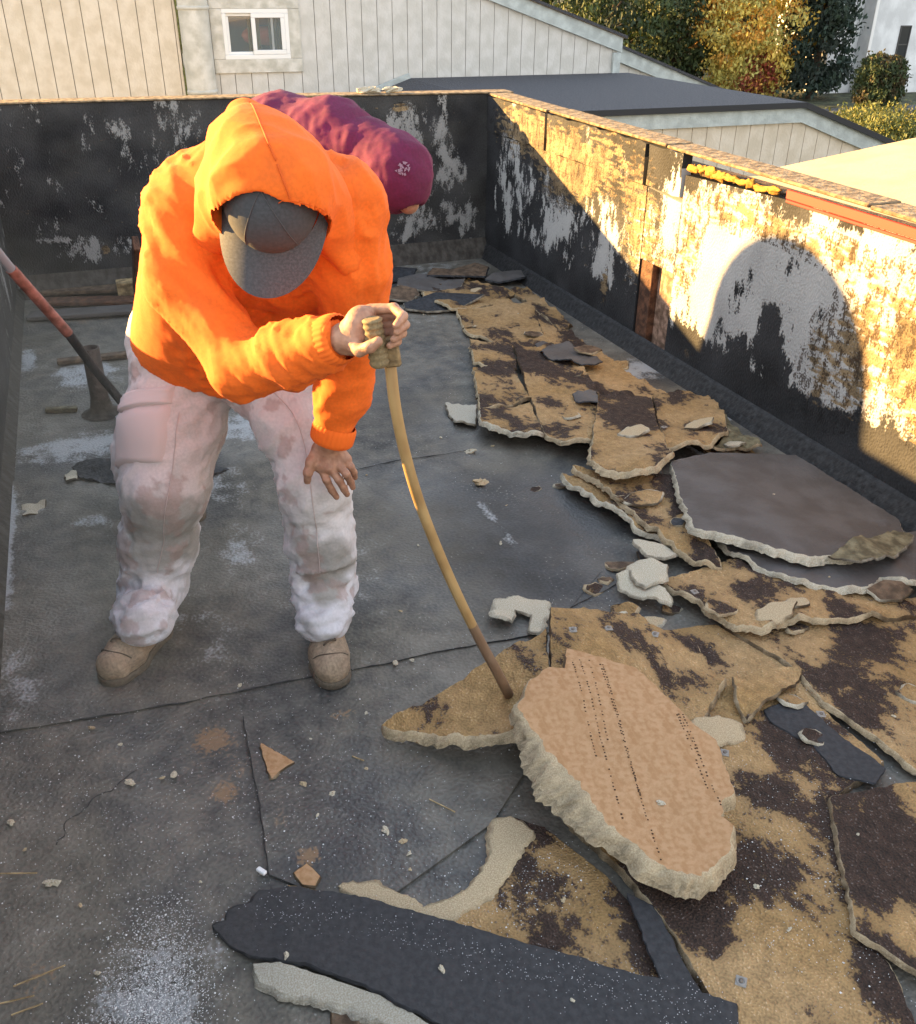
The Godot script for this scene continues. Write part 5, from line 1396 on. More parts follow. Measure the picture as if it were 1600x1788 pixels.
	# square fastener plates with a screw
	var fast := [[Vector3(0.996, 0.177, -1.723), "on the tilted stained slab, leftmost of its three"], [Vector3(1.113, 0.147, -1.738), "on the tilted stained slab, middle of its three"], [Vector3(1.247, 0.098, -1.715), "on the tilted stained slab, rightmost of its three"], [Vector3(0.899, 0.028, -0.822), "on the bottom right board sheet"], [Vector3(1.537, 0.042, -1.368), "at the corner of the tan sheet beside the membrane gap"], [Vector3(1.510, 0.058, -1.910), "on the rust brown board under the grey stack"], [Vector3(1.224, 0.045, -1.339), "right of the big orange tan slab"], [Vector3(2.037, 0.085, -2.932), "on the square tan board of the pile"]]
	for q in fast:
		var f := thing("fastener_plate", "square metal fastener plate " + q[1], "fastener", Vector3(q[0].x, support(q[0]), q[0].z), "square roofing fastener plates")
		f.rotation = Vector3(rng.randf_range(-0.1, 0.1), rng.randf() * 1.5, rng.randf_range(-0.1, 0.1))
		var mt := plain(lin(0.30, 0.28, 0.25), 0.5, 0.4)
		put("plate", span(Vector3(-0.0105, 0, -0.0105), Vector3(0.0105, 0.003, 0.0105), 0.0012), mt, f)
		put("ridge", lathe([Vector2(0.0095, 0.003), Vector2(0.009, 0.0045), Vector2(0.007, 0.0045), Vector2(0.006, 0.003)], 14), mt, f)
		put("screw_head", lathe([Vector2(0.0045, 0.003), Vector2(0.004, 0.0055), Vector2(0.0, 0.006)], 10), plain(lin(0.2, 0.17, 0.14), 0.5, 0.6), f)

func tan_clean() -> Material:
	if not M.has("tan_clean"):
		M.tan_clean = worn(lin(0.46, 0.275, 0.14), 0.92, tint_noise(0.008, Color(0.90, 0.86, 0.80), Color(1, 1, 1), 512, 61, 8), M.fine, 11.0, 0.5)
	return M.tan_clean

# rows of small punched holes across the big slab
func perforations(slab: Node3D, outline: Array) -> void:
	var rows := [[Vector2(0.921, -1.579), Vector2(0.851, -1.319)], [Vector2(0.942, -1.583), Vector2(0.830, -1.155)], [Vector2(0.963, -1.575), Vector2(0.896, -1.349)], [Vector2(0.984, -1.556), Vector2(0.859, -1.052)], [Vector2(0.989, -1.554), Vector2(0.898, -1.204)], [Vector2(1.088, -1.374), Vector2(1.044, -1.159)], [Vector2(1.099, -1.362), Vector2(1.048, -1.120)], [Vector2(1.090, -1.365), Vector2(1.071, -1.237)]]
	var mm := MultiMesh.new()
	mm.transform_format = MultiMesh.TRANSFORM_3D
	mm.mesh = lathe([Vector2(0.0, -0.001), Vector2(0.0022, 0.0), Vector2(0.0, 0.0008)], 6)
	var ts := []
	for r in rows:
		var n := int(r[0].distance_to(r[1]) / 0.0085)
		for i in n:
			if rng.randf() < 0.22: continue
			var p: Vector2 = r[0].lerp(r[1], float(i) / n)
			p += Vector2(rng.randf_range(-1, 1), rng.randf_range(-1, 1)) * 0.0008
			var sw := 0.0
			var sh := 0.0
			for q in outline:
				var w := 1.0 / (Vector2(q.x, q.z).distance_squared_to(p) + 0.0004)
				sw += w * w
				sh += w * w * q.y
			ts.append([p, sh / sw])
	# settle each hole on the face itself
	var face: MeshInstance3D = slab.get_node("face")
	var tm := face.mesh.generate_triangle_mesh()
	mm.instance_count = ts.size()
	for i in ts.size():
		var p := Vector3(ts[i][0].x, 0.6, ts[i][0].y) - slab.position
		var hit := tm.intersect_ray(p, Vector3.DOWN)
		var at: Vector3 = hit.position if hit.has("position") else Vector3(0, -0.5, 0)
		mm.set_instance_transform(i, Transform3D(Basis().scaled(Vector3.ONE * rng.randf_range(0.7, 1.3)), at + Vector3(0, 0.0004, 0)))
	var o := MultiMeshInstance3D.new()
	o.name = "perforations"
	o.multimesh = mm
	o.material_override = plain(lin(0.06, 0.03, 0.015), 0.95)
	o.set_meta("kind", "stuff")
	slab.add_child(o, true)

# ---------------------------------------------------------------- figures: distance fields and their skins

class Field:
	var prims := []
	var lo := Vector3.INF
	var hi := -Vector3.INF
	var cell := 0.01
	var soft := 0       # rounds of smoothing
	var nx := 0
	var ny := 0
	var nz := 0
	var f := PackedFloat32Array()
	func cap(a: Vector3, b: Vector3, ra: float, rb: float, k := 0.02) -> void:
		prims.append([0, a, b, ra, rb, k])
		for q in [[a, ra], [b, rb]]:
			lo = lo.min(q[0] - Vector3.ONE * q[1])
			hi = hi.max(q[0] + Vector3.ONE * q[1])
	func chain(pts: Array, radii: Array, k := 0.02) -> void:
		for i in pts.size() - 1: cap(pts[i], pts[i + 1], radii[i], radii[i + 1], k)
	func ell(c: Vector3, b: Basis, r: Vector3, k := 0.02) -> void:
		prims.append([1, c, b, r, 0.0, k])
		var m: float = max(r.x, max(r.y, r.z))
		lo = lo.min(c - Vector3.ONE * m)
		hi = hi.max(c + Vector3.ONE * m)
	func cut(fn: Callable) -> void:      # takes away where fn(p) < 0
		prims.append([2, fn])
	func fill(c: float) -> void:
		cell = c
		var pad := Vector3.ONE * (c * 3.0 + 0.012)
		lo -= pad
		hi += pad
		nx = int((hi.x - lo.x) / c) + 2
		ny = int((hi.y - lo.y) / c) + 2
		nz = int((hi.z - lo.z) / c) + 2
		f.resize(nx * ny * nz)
		f.fill(1.0)
		for q in prims:
			if q[0] == 2:
				var fn: Callable = q[1]
				for k in nz:
					for j in ny:
						for i in nx:
							var id := (k * ny + j) * nx + i
							if f[id] < c * 3.0:
								var d: float = -fn.call(lo + Vector3(i, j, k) * c)
								if d > f[id]: f[id] = d
				continue
			var kk: float = q[5]
			var r := Vector3.ONE * (kk + c * 2.5)
			var a: Vector3
			var b: Vector3
			if q[0] == 0:
				a = (q[1] - Vector3.ONE * q[3]).min(q[2] - Vector3.ONE * q[4])
				b = (q[1] + Vector3.ONE * q[3]).max(q[2] + Vector3.ONE * q[4])
			else:
				var m: float = max(q[3].x, max(q[3].y, q[3].z))
				a = q[1] - Vector3.ONE * m
				b = q[1] + Vector3.ONE * m
			a = ((a - r - lo) / c).floor().max(Vector3.ZERO)
			b = ((b + r - lo) / c).ceil().min(Vector3(nx - 1, ny - 1, nz - 1))
			var p0: Vector3 = q[1]
			var ab: Vector3
			var inv := 0.0
			var bi: Basis
			var small := 0.0
			if q[0] == 0:
				ab = q[2] - q[1]
				inv = 1.0 / max(ab.length_squared(), 1e-9)
			else:
				bi = q[2].inverse()
				small = min(q[3].x, min(q[3].y, q[3].z))
			for k in range(int(a.z), int(b.z) + 1):
				for j in range(int(a.y), int(b.y) + 1):
					var id := (k * ny + j) * nx + int(a.x)
					for i in range(int(a.x), int(b.x) + 1):
						var p := lo + Vector3(i, j, k) * c - p0
						var d: float
						if q[0] == 0:
							var h := clampf(p.dot(ab) * inv, 0.0, 1.0)
							d = (p - ab * h).length() - (q[3] + (q[4] - q[3]) * h)
						else:
							var u: Vector3 = bi * p
							var l: float = (u / q[3]).length()
							var l2: float = (u / (q[3] * q[3])).length()
							d = l * (l - 1.0) / max(l2, 1e-6) if l > 0.05 else -small
						var e := f[id]
						if d < e + kk:
							if e > d + kk: f[id] = d
							else:
								var hh := kk - absf(e - d)
								f[id] = minf(e, d) - hh * hh / (4.0 * kk)
						id += 1
	func value(p: Vector3) -> float:
		var g := (p - lo) / cell
		var i := clampi(int(g.x), 0, nx - 2)
		var j := clampi(int(g.y), 0, ny - 2)
		var k := clampi(int(g.z), 0, nz - 2)
		var t := g - Vector3(i, j, k)
		var b := (k * ny + j) * nx + i
		var s := nx * ny
		var x0 := lerpf(lerpf(f[b], f[b + 1], t.x), lerpf(f[b + nx], f[b + nx + 1], t.x), t.y)
		var x1 := lerpf(lerpf(f[b + s], f[b + s + 1], t.x), lerpf(f[b + s + nx], f[b + s + nx + 1], t.x), t.y)
		return lerpf(x0, x1, t.z)
	func snap(p: Vector3, out := 0.0) -> Vector3:    # the nearest point of the skin
		for i in 10:
			var e := cell
			var g := Vector3(value(p + Vector3(e, 0, 0)) - value(p - Vector3(e, 0, 0)), value(p + Vector3(0, e, 0)) - value(p - Vector3(0, e, 0)), value(p + Vector3(0, 0, e)) - value(p - Vector3(0, 0, e)))
			if g.length() < 1e-6: break
			p -= g.normalized() * (value(p) - out) * 0.9
		return p
	# surface nets, added to o = {v, n, c, i}; move(p, n) gives a shift along the normal, paint(p, n) a linear colour
	func skin(o: Dictionary, base: Vector3, move: Callable, paint: Callable) -> void:
		var at := PackedInt32Array()
		at.resize(nx * ny * nz)
		at.fill(-1)
		var vs := PackedVector3Array()
		var s := nx * ny
		var lim := cell * 2.0
		for k in nz - 1:
			for j in ny - 1:
				var id := (k * ny + j) * nx
				for i in nx - 1:
					var d0 := f[id]
					if absf(d0) < lim:
						var d := [d0, f[id + 1], f[id + nx], f[id + nx + 1], f[id + s], f[id + s + 1], f[id + s + nx], f[id + s + nx + 1]]
						var m := 0
						for q in 8:
							if d[q] < 0.0: m |= 1 << q
						if m != 0 and m != 255:
							var sum := Vector3.ZERO
							var n := 0
							for e in EDGES:
								var va: float = d[e[0]]
								var vb: float = d[e[1]]
								if (va < 0.0) != (vb < 0.0):
									var t := va / (va - vb)
									sum += Vector3(e[0] & 1, (e[0] >> 1) & 1, e[0] >> 2).lerp(Vector3(e[1] & 1, (e[1] >> 1) & 1, e[1] >> 2), t)
									n += 1
							at[id] = vs.size()
							vs.append(lo + (Vector3(i, j, k) + sum / n) * cell)
					id += 1
		var idx := PackedInt32Array()
		for k in range(1, nz - 1):
			for j in range(1, ny - 1):
				var id := (k * ny + j) * nx + 1
				for i in range(1, nx - 1):
					var d0 := f[id]
					if absf(d0) < lim:
						for ax in 3:
							var st: int = [1, nx, s][ax]
							var d1 := f[id + st]
							if (d0 < 0.0) != (d1 < 0.0):
								var u: int = [nx, s, 1][ax]
								var w: int = [s, 1, nx][ax]
								var q := [at[id - u - w], at[id - w], at[id], at[id - u]]
								if d0 < 0.0: q.reverse()
								if q.min() >= 0:
									for e in [0, 1, 2, 0, 2, 3]: idx.append(q[e])
					id += 1
		for t in soft:
			var sum := PackedVector3Array()
			var cnt := PackedInt32Array()
			sum.resize(vs.size())
			cnt.resize(vs.size())
			for q in range(0, idx.size(), 6):
				for e in [[0, 1], [1, 2], [2, 5], [5, 0]]:
					var g := idx[q + e[0]]
					var h := idx[q + e[1]]
					sum[g] += vs[h]
					sum[h] += vs[g]
					cnt[g] += 1
					cnt[h] += 1
			for i in vs.size():
				if cnt[i] > 0: vs[i] = vs[i].lerp(sum[i] / cnt[i], 0.6)
		var ns := normals(vs, idx)
		for i in vs.size():
			var d: float = move.call(vs[i], ns[i])
			vs[i] += ns[i] * d
		ns = normals(vs, idx)
		var off: int = o.v.size()
		for i in vs.size():
			o.v.append(vs[i] - base)
			o.n.append(ns[i])
			o.c.append(paint.call(vs[i], ns[i]))
		for i in idx: o.i.append(i + off)
	func normals(vs: PackedVector3Array, idx: PackedInt32Array) -> PackedVector3Array:
		var ns := PackedVector3Array()
		ns.resize(vs.size())
		for k in range(0, idx.size(), 3):
			var a := idx[k]
			var b := idx[k + 1]
			var c := idx[k + 2]
			var n := (vs[c] - vs[a]).cross(vs[b] - vs[a])
			ns[a] += n
			ns[b] += n
			ns[c] += n
		for i in ns.size(): ns[i] = ns[i].normalized()
		return ns
	const EDGES := [[0, 1], [2, 3], [4, 5], [6, 7], [0, 2], [1, 3], [4, 6], [5, 7], [0, 4], [1, 5], [2, 6], [3, 7]]

func skin_of(fields: Array, base: Vector3, move: Callable, paint: Callable) -> ArrayMesh:
	var o := {"v": PackedVector3Array(), "n": PackedVector3Array(), "c": PackedColorArray(), "i": PackedInt32Array()}
	for fl in fields: fl.skin(o, base, move, paint)
	var arr := []
	arr.resize(Mesh.ARRAY_MAX)
	arr[Mesh.ARRAY_VERTEX] = o.v
	arr[Mesh.ARRAY_NORMAL] = o.n
	arr[Mesh.ARRAY_COLOR] = o.c
	arr[Mesh.ARRAY_INDEX] = o.i
	var am := ArrayMesh.new()
	am.add_surface_from_arrays(Mesh.PRIMITIVE_TRIANGLES, arr)
	return am

func still(_p: Vector3, _n: Vector3) -> float: return 0.0

func cloth(tint_low: float, bump: float, scale := 6.0) -> StandardMaterial3D:
	var m := worn(Color.WHITE, 0.9, tint_noise(0.02, Color(tint_low, tint_low, tint_low), Color(1, 1, 1), 512, 71, 6), rough_normal(0.12, 5.0, 512, 4, 72), scale, bump, false)
	m.vertex_color_use_as_albedo = true
	return m

func skin_material() -> StandardMaterial3D:
	var m := worn(Color.WHITE, 0.6, tint_noise(0.02, Color(0.86, 0.82, 0.80), Color(1, 1, 1), 256, 73, 5), M.fine, 8.0, 0.25, false)
	m.vertex_color_use_as_albedo = true
	return m

# a piece of cloth sewn on to a skin: four corners, the height of its face over the skin
func patch(fl: Field, corner: Array, high: float, base: Vector3) -> ArrayMesh:
	var st := new_st()
	st.set_smooth_group(1)
	var n := 9
	var g := []
	for i in n + 1:
		var row := []
		for j in n + 1:
			var p: Vector3 = corner[0].lerp(corner[1], float(j) / n).lerp(corner[3].lerp(corner[2], float(j) / n), float(i) / n)
			var edge := i == 0 or j == 0 or i == n or j == n
			row.append(fl.snap(p, -0.006 if edge else high + 0.0015 * sin(i * 2.1 + j * 1.3)) - base)
		g.append(row)
	for i in n:
		for j in n: quad(st, g[i][j], g[i][j + 1], g[i + 1][j + 1], g[i + 1][j])
	st.generate_normals()
	return st.commit()

# a line of points laid on a finished mesh, looking along dir
func lay(mesh: ArrayMesh, base: Vector3, through: Array, dir: Vector3, out := 0.0016) -> PackedVector3Array:
	var tm := mesh.generate_triangle_mesh()
	var pts := PackedVector3Array()
	for p in smooth_path(through, 10):
		var hit := tm.intersect_ray(p - base - dir * 0.25, dir)
		if hit.has("position") and (hit.position - (p - base)).length() < 0.12: pts.append(hit.position - dir * out)
	return pts

func finger(fl: Field, pts: Array, r0: float) -> void:
	fl.chain(pts, [r0 * 1.08, r0, r0 * 0.92, r0 * 0.78], 0.004)

func foreman() -> void:
	var base := Vector3(0.16, 0.0, -2.18)
	var man := thing("person", "person in orange hooded sweatshirt, dark cap and stained pale trousers, pulling a long bar", "person", base)
	var cr := cam_basis.x
	var cu := cam_basis.y
	var cz := cam_basis.z
	# joints
	var hip_r := Vector3(0.195, 0.769, -2.435)
	var hip_l := Vector3(0.364, 0.786, -2.327)
	var knee_r := Vector3(0.071, 0.472, -2.334)
	var knee_l := Vector3(0.427, 0.516, -2.109)
	var ank_r := Vector3(-0.054, 0.100, -2.253)
	var ank_l := Vector3(0.417, 0.100, -2.078)
	var sh_r := Vector3(0.199, 1.215, -2.069)
	var sh_l := Vector3(0.492, 1.245, -1.933)
	var el_r := Vector3(0.244, 0.973, -1.837)
	var wr_r := Vector3(0.409, 1.075, -1.622)
	var el_l := Vector3(0.507, 0.957, -1.949)
	var wr_l := Vector3(0.448, 0.718, -1.972)
	var head := Vector3(0.326, 1.296, -1.805)
	var neck := Vector3(0.347, 1.294, -1.990)
	var waist := Vector3(0.289, 0.839, -2.388)
	# ---- skin: one body, its head and hands drawn finer
	var flesh := Color(0.42, 0.235, 0.15)
	var body := Field.new()
	body.chain([hip_r, Vector3(0.117, 0.608, -2.402), Vector3(0.070, 0.464, -2.345), Vector3(0.022, 0.245, -2.396), ank_r], [0.085, 0.06, 0.045, 0.035, 0.028], 0.03)
	body.chain([hip_l, Vector3(0.413, 0.648, -2.200), Vector3(0.427, 0.519, -2.120), Vector3(0.434, 0.352, -2.122), ank_l], [0.08, 0.05, 0.04, 0.034, 0.028], 0.03)
	body.chain([hip_r, waist, hip_l], [0.09, 0.10, 0.09], 0.04)
	body.chain([waist, Vector3(0.331, 1.102, -2.146), neck], [0.11, 0.12, 0.07], 0.05)
	body.chain([sh_r, neck, sh_l], [0.06, 0.06, 0.06], 0.04)
	body.chain([sh_r, Vector3(0.162, 1.114, -2.008), el_r, Vector3(0.321, 1.008, -1.742), wr_r], [0.05, 0.045, 0.038, 0.036, 0.028], 0.02)
	body.chain([sh_l, Vector3(0.511, 1.113, -1.937), el_l, Vector3(0.482, 0.830, -1.969), wr_l], [0.05, 0.045, 0.038, 0.036, 0.028], 0.02)
	body.chain([neck, head], [0.058, 0.06], 0.03)
	body.fill(0.012)
	var hd := Field.new()
	var fwd := -cu * 0.97 - cz * 0.2
	fwd = fwd.normalized()
	var upv := (cz - fwd * cz.dot(fwd)).normalized()
	var hb := Basis(cr, upv, fwd)    # x right in the picture, y the top of the head, z the face
	hd.ell(head, hb, Vector3(0.075, 0.096, 0.090), 0.01)
	hd.ell(head + fwd * 0.03 - upv * 0.07, hb, Vector3(0.052, 0.05, 0.055), 0.03)
	hd.cap(head + fwd * 0.088 - upv * 0.005, head + fwd * 0.108 - upv * 0.04, 0.008, 0.014, 0.012)
	hd.cap(head + fwd * 0.082 - upv * 0.068 - cr * 0.018, head + fwd * 0.082 - upv * 0.068 + cr * 0.018, 0.007, 0.007, 0.008)
	for s in [-1.0, 1.0]:
		hd.ell(head + cr * s * 0.078 - upv * 0.02, hb, Vector3(0.012, 0.03, 0.018), 0.008)
		hd.cap(head + fwd * 0.085 + upv * 0.012 + cr * s * 0.012, head + fwd * 0.075 + upv * 0.014 + cr * s * 0.045, 0.007, 0.006, 0.01)
		hd.ell(head + fwd * 0.078 - upv * 0.004 + cr * s * 0.03, hb, Vector3(0.011, 0.008, 0.010), 0.004)
	hd.fill(0.004)
	# right hand: closed round the grip from behind, knuckles up
	var hr := Field.new()
	var w2 := wr_r.lerp(Vector3(0.393, 1.068, -1.629), 0.3)
	hr.chain([w2, Vector3(0.424, 1.085, -1.611)], [0.030, 0.030], 0.02)
	hr.cap(Vector3(0.432, 1.112, -1.613), Vector3(0.428, 1.062, -1.615), 0.022, 0.018, 0.02)
	hr.cap(Vector3(0.448, 1.111, -1.623), Vector3(0.444, 1.070, -1.625), 0.016, 0.015, 0.02)
	var ys := [545.0, 560.0, 575.0, 589.0]
	var fk := [Vector3(0.456, 1.125, -1.620), Vector3(0.459, 1.106, -1.630), Vector3(0.456, 1.090, -1.631), Vector3(0.452, 1.075, -1.627)]
	var fp := [Vector3(0.493, 1.130, -1.595), Vector3(0.503, 1.114, -1.602), Vector3(0.501, 1.097, -1.603), Vector3(0.491, 1.081, -1.601)]
	var fd := [Vector3(0.499, 1.125, -1.560), Vector3(0.504, 1.107, -1.564), Vector3(0.499, 1.091, -1.566), Vector3(0.490, 1.076, -1.569)]
	var ft := [Vector3(0.481, 1.114, -1.546), Vector3(0.482, 1.102, -1.545), Vector3(0.476, 1.088, -1.548), Vector3(0.470, 1.074, -1.556)]
	for i in 4: finger(hr, [fk[i], fp[i], fd[i], ft[i]], 0.0092 - i * 0.0004)
	hr.chain([Vector3(0.410, 1.075, -1.601), Vector3(0.418, 1.067, -1.570), Vector3(0.432, 1.079, -1.549), Vector3(0.445, 1.090, -1.542)], [0.017, 0.0115, 0.0105, 0.009], 0.006)
	hr.fill(0.003)
	# left hand: spread on the thigh, fingers hanging over the knee
	var hl := Field.new()
	var kn := [Vector3(0.421, 0.634, -1.993), Vector3(0.439, 0.635, -1.975), Vector3(0.460, 0.639, -1.973), Vector3(0.479, 0.644, -1.981)]
	hl.cap(wr_l, Vector3(0.446, 0.666, -2.005), 0.027, 0.030, 0.02)
	hl.cap(Vector3(0.443, 0.666, -2.006), kn[1], 0.026, 0.017, 0.02)
	hl.cap(Vector3(0.435, 0.661, -2.009), kn[0], 0.022, 0.016, 0.02)
	hl.cap(Vector3(0.459, 0.665, -2.000), kn[3], 0.022, 0.014, 0.02)
	hl.cap(kn[0], kn[3], 0.014, 0.013, 0.015)
	finger(hl, [kn[0], Vector3(0.428, 0.604, -1.971), Vector3(0.441, 0.570, -1.977), Vector3(0.453, 0.546, -1.983)], 0.0098)
	finger(hl, [kn[1], Vector3(0.456, 0.604, -1.960), Vector3(0.469, 0.574, -1.966), Vector3(0.478, 0.552, -1.977)], 0.0098)
	finger(hl, [kn[2], Vector3(0.473, 0.621, -1.951), Vector3(0.488, 0.586, -1.972), Vector3(0.495, 0.565, -1.983)], 0.0094)
	finger(hl, [kn[3], Vector3(0.489, 0.631, -1.967), Vector3(0.498, 0.610, -1.974), Vector3(0.505, 0.584, -1.995)], 0.0086)
	hl.chain([Vector3(0.424, 0.668, -2.008), Vector3(0.399, 0.648, -1.991), Vector3(0.388, 0.624, -1.985), Vector3(0.387, 0.595, -1.998)], [0.019, 0.0125, 0.0108, 0.009], 0.008)
	hl.fill(0.003)
	var vein := noise(60.0, 3, 91)
	var paint_skin := func(p: Vector3, _n: Vector3) -> Color:
		var t := 1.0 + 0.22 * vein.get_noise_3dv(p)
		# worked-in grime and redder knuckles
		return Color(flesh.r * t * 1.02, flesh.g * t, flesh.b * t)
	var crease := func(p: Vector3, _n: Vector3) -> float: return vein.get_noise_3dv(p * 2.0) * 0.0005
	put("body", skin_of([body, hd, hr, hl], base, crease, paint_skin), skin_material(), man)
	# ---- trousers
	var tr := Field.new()
	tr.chain([hip_r + Vector3(0, 0.05, 0), waist, hip_l + Vector3(0, 0.05, 0)], [0.125, 0.15, 0.125], 0.06)
	tr.cap(Vector3(0.152, 0.827, -2.474), Vector3(0.398, 0.825, -2.346), 0.115, 0.11, 0.05)
	tr.chain([Vector3(0.169, 0.740, -2.446), Vector3(0.117, 0.608, -2.402), Vector3(0.070, 0.464, -2.345), Vector3(0.028, 0.264, -2.393), Vector3(-0.007, 0.095, -2.428), Vector3(-0.042, 0.140, -2.230), Vector3(-0.057, 0.075, -2.274)], [0.128, 0.126, 0.108, 0.099, 0.090, 0.070, 0.066], 0.05)
	tr.chain([Vector3(0.373, 0.757, -2.323), Vector3(0.413, 0.648, -2.200), Vector3(0.427, 0.519, -2.120), Vector3(0.434, 0.352, -2.122), Vector3(0.434, 0.202, -2.128), Vector3(0.415, 0.140, -2.069), Vector3(0.416, 0.075, -2.095)], [0.122, 0.096, 0.086, 0.086, 0.080, 0.064, 0.060], 0.05)
	tr.cap(Vector3(0.016, 0.558, -2.419), Vector3(-0.001, 0.503, -2.416), 0.062, 0.055, 0.03)     # full cargo pocket
	var hem_r := Vector3(-0.058, 0.060, -2.290)
	var hem_l := Vector3(0.417, 0.060, -2.110)
	tr.cut(func(p: Vector3) -> float: return p.y - 0.088)
	tr.fill(0.0085)
	var w1 := noise(5.0, 3, 92, true)
	var w3 := noise(14.0, 3, 93)
	var w4 := noise(9.0, 2, 96, true)
	var legs := [[Vector3(0.169, 0.740, -2.446), Vector3(0.028, 0.264, -2.393), 0.0], [Vector3(0.028, 0.264, -2.393), Vector3(-0.057, 0.075, -2.274), 1.0], [Vector3(0.373, 0.757, -2.323), Vector3(0.430, 0.370, -2.124), 0.0], [Vector3(0.430, 0.370, -2.124), Vector3(0.416, 0.075, -2.095), 1.0]]
	for q in legs:
		# thigh folds slant from hip to knee; above the shoes the cloth stacks in rings
		var z: Vector3 = (cr + cu * (0.75 if q[2] == 0.0 else 0.12)).normalized()
		var x := z.cross(cz).normalized()
		q.append(Basis(x, z.cross(x), z).inverse())
	var fold := func(p: Vector3, _n: Vector3) -> float:
		var sum := 0.0
		var tot := 0.0001
		for q in legs:
			var a: Vector3 = q[0]
			var ab: Vector3 = q[1] - a
			var t := clampf((p - a).dot(ab) / ab.length_squared(), 0.0, 1.0)
			var w := exp(-p.distance_to(a + ab * t) / 0.018)
			var l: Vector3 = q[3] * p
			var d := w1.get_noise_3d(l.x * 1.9, l.y * 1.4, l.z * 0.5) - 0.42
			var dd := w4.get_noise_3d(l.x * 1.6 + 4.0, l.y * 1.2, l.z * 0.5) - 0.42
			sum += w * (signf(d) * pow(absf(d), 1.25) * (0.016 + 0.008 * q[2]) + dd * 0.006)
			tot += w
		var hem := clampf((p.y - 0.10) / 0.03, 0.0, 1.0)
		return (sum / tot + w3.get_noise_3dv(p) * 0.0025) * hem
	var d1 := noise(6.0, 4, 94)
	var d2 := noise(9.0, 4, 95)
	var kd_r := Vector3(0.054, 0.374, -2.254)
	var kd_l := Vector3(0.414, 0.319, -2.050)
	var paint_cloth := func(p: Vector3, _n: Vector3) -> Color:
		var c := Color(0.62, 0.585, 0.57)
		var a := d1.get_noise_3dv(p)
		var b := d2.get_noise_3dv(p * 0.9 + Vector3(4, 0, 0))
		# lower legs a cooler white, pink painted on the thighs for bounced light and flare
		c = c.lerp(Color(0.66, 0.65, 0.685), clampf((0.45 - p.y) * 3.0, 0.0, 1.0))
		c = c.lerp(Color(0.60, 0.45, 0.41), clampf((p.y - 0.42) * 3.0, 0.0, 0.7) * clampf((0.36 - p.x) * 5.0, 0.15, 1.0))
		var k: float = min(p.distance_to(kd_r) / 0.135, p.distance_to(kd_l) / 0.095)
		c = c.lerp(Color(0.27, 0.255, 0.225), clampf((1.10 - k + a * 0.9) * 2.4, 0.0, 0.85))
		c = c.lerp(Color(0.42, 0.39, 0.36), clampf((a - 0.08) * 2.2, 0.0, 0.45))
		if b > 0.24: c = c.lerp(Color(0.36, 0.25, 0.22), clampf((b - 0.24) * 40.0, 0.0, 0.55))
		return c
	var twill := cloth(0.94, 0.14, 9.0)
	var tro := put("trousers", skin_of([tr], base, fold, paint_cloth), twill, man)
	# cargo pocket with its flap, the side seam and the hems
	var pocket := plain(lin(0.50, 0.40, 0.375), 0.9)
	put("cargo_pocket", patch(tr, [Vector3(-0.006, 0.663, -2.406), Vector3(0.128, 0.717, -2.312), Vector3(0.084, 0.564, -2.286), Vector3(-0.030, 0.509, -2.373)], 0.009, base), plain(lin(0.54, 0.43, 0.40), 0.95), tro)
	put("pocket_flap", patch(tr, [Vector3(0.005, 0.714, -2.402), Vector3(0.139, 0.766, -2.307), Vector3(0.126, 0.711, -2.302), Vector3(-0.007, 0.658, -2.396)], 0.014, base), plain(lin(0.56, 0.45, 0.42), 0.95), tro)
	for q in [[Vector3(0.140, 0.685, -2.307), Vector3(0.106, 0.596, -2.266), Vector3(0.065, 0.473, -2.229), Vector3(0.019, 0.228, -2.300)], [Vector3(0.373, 0.735, -2.216), Vector3(0.394, 0.702, -2.100), Vector3(0.406, 0.537, -2.042), Vector3(0.411, 0.299, -2.040)]]:
		var line := lay(tro.mesh, base, q, -cz)
		if line.size() > 3: put("seam", tube(line, [0.0011], 5), pocket, tro)

	# ---- sweatshirt
	var hs := Field.new()
	hs.cap(Vector3(0.252, 1.208, -2.113), Vector3(0.190, 0.796, -2.459), 0.135, 0.150, 0.06)
	hs.cap(Vector3(0.438, 1.217, -2.008), Vector3(0.381, 0.832, -2.331), 0.125, 0.145, 0.06)
	hs.cap(Vector3(0.345, 1.231, -2.055), Vector3(0.289, 0.839, -2.388), 0.145, 0.16, 0.06)
	hs.cap(sh_r, sh_l, 0.082, 0.082, 0.06)
	hs.cap(neck, Vector3(0.349, 1.247, -2.032), 0.10, 0.14, 0.06)
	var hem_at := Vector3(0.268, 0.791, -2.364)
	var spine := (Vector3(0.345, 1.231, -2.055) - Vector3(0.287, 0.824, -2.389)).normalized()
	spine = (spine + Vector3(0, 0.35, 0)).normalized()
	hs.cut(func(p: Vector3) -> float: return (p - hem_at).dot(spine) + 0.02)
	hs.chain([sh_r, Vector3(0.166, 1.107, -2.007), el_r + Vector3(0, -0.012, 0)], [0.084, 0.078, 0.063], 0.035)
	hs.chain([el_r + Vector3(0, -0.012, 0), Vector3(0.321, 1.008, -1.742), Vector3(0.370, 1.048, -1.675), Vector3(0.397, 1.069, -1.638)], [0.064, 0.060, 0.050, 0.043], 0.03)
	hs.chain([sh_l, Vector3(0.511, 1.113, -1.937), Vector3(0.505, 0.957, -1.950), Vector3(0.482, 0.830, -1.969), Vector3(0.452, 0.730, -1.970)], [0.086, 0.075, 0.068, 0.060, 0.046], 0.035)
	var cuff_r := (Vector3(0.409, 1.077, -1.622) - Vector3(0.370, 1.048, -1.675)).normalized()
	var cuff_l := (wr_l - Vector3(0.482, 0.830, -1.969)).normalized()
	var cra := Vector3(0.396, 1.068, -1.640)
	var cla := Vector3(0.449, 0.712, -1.972)
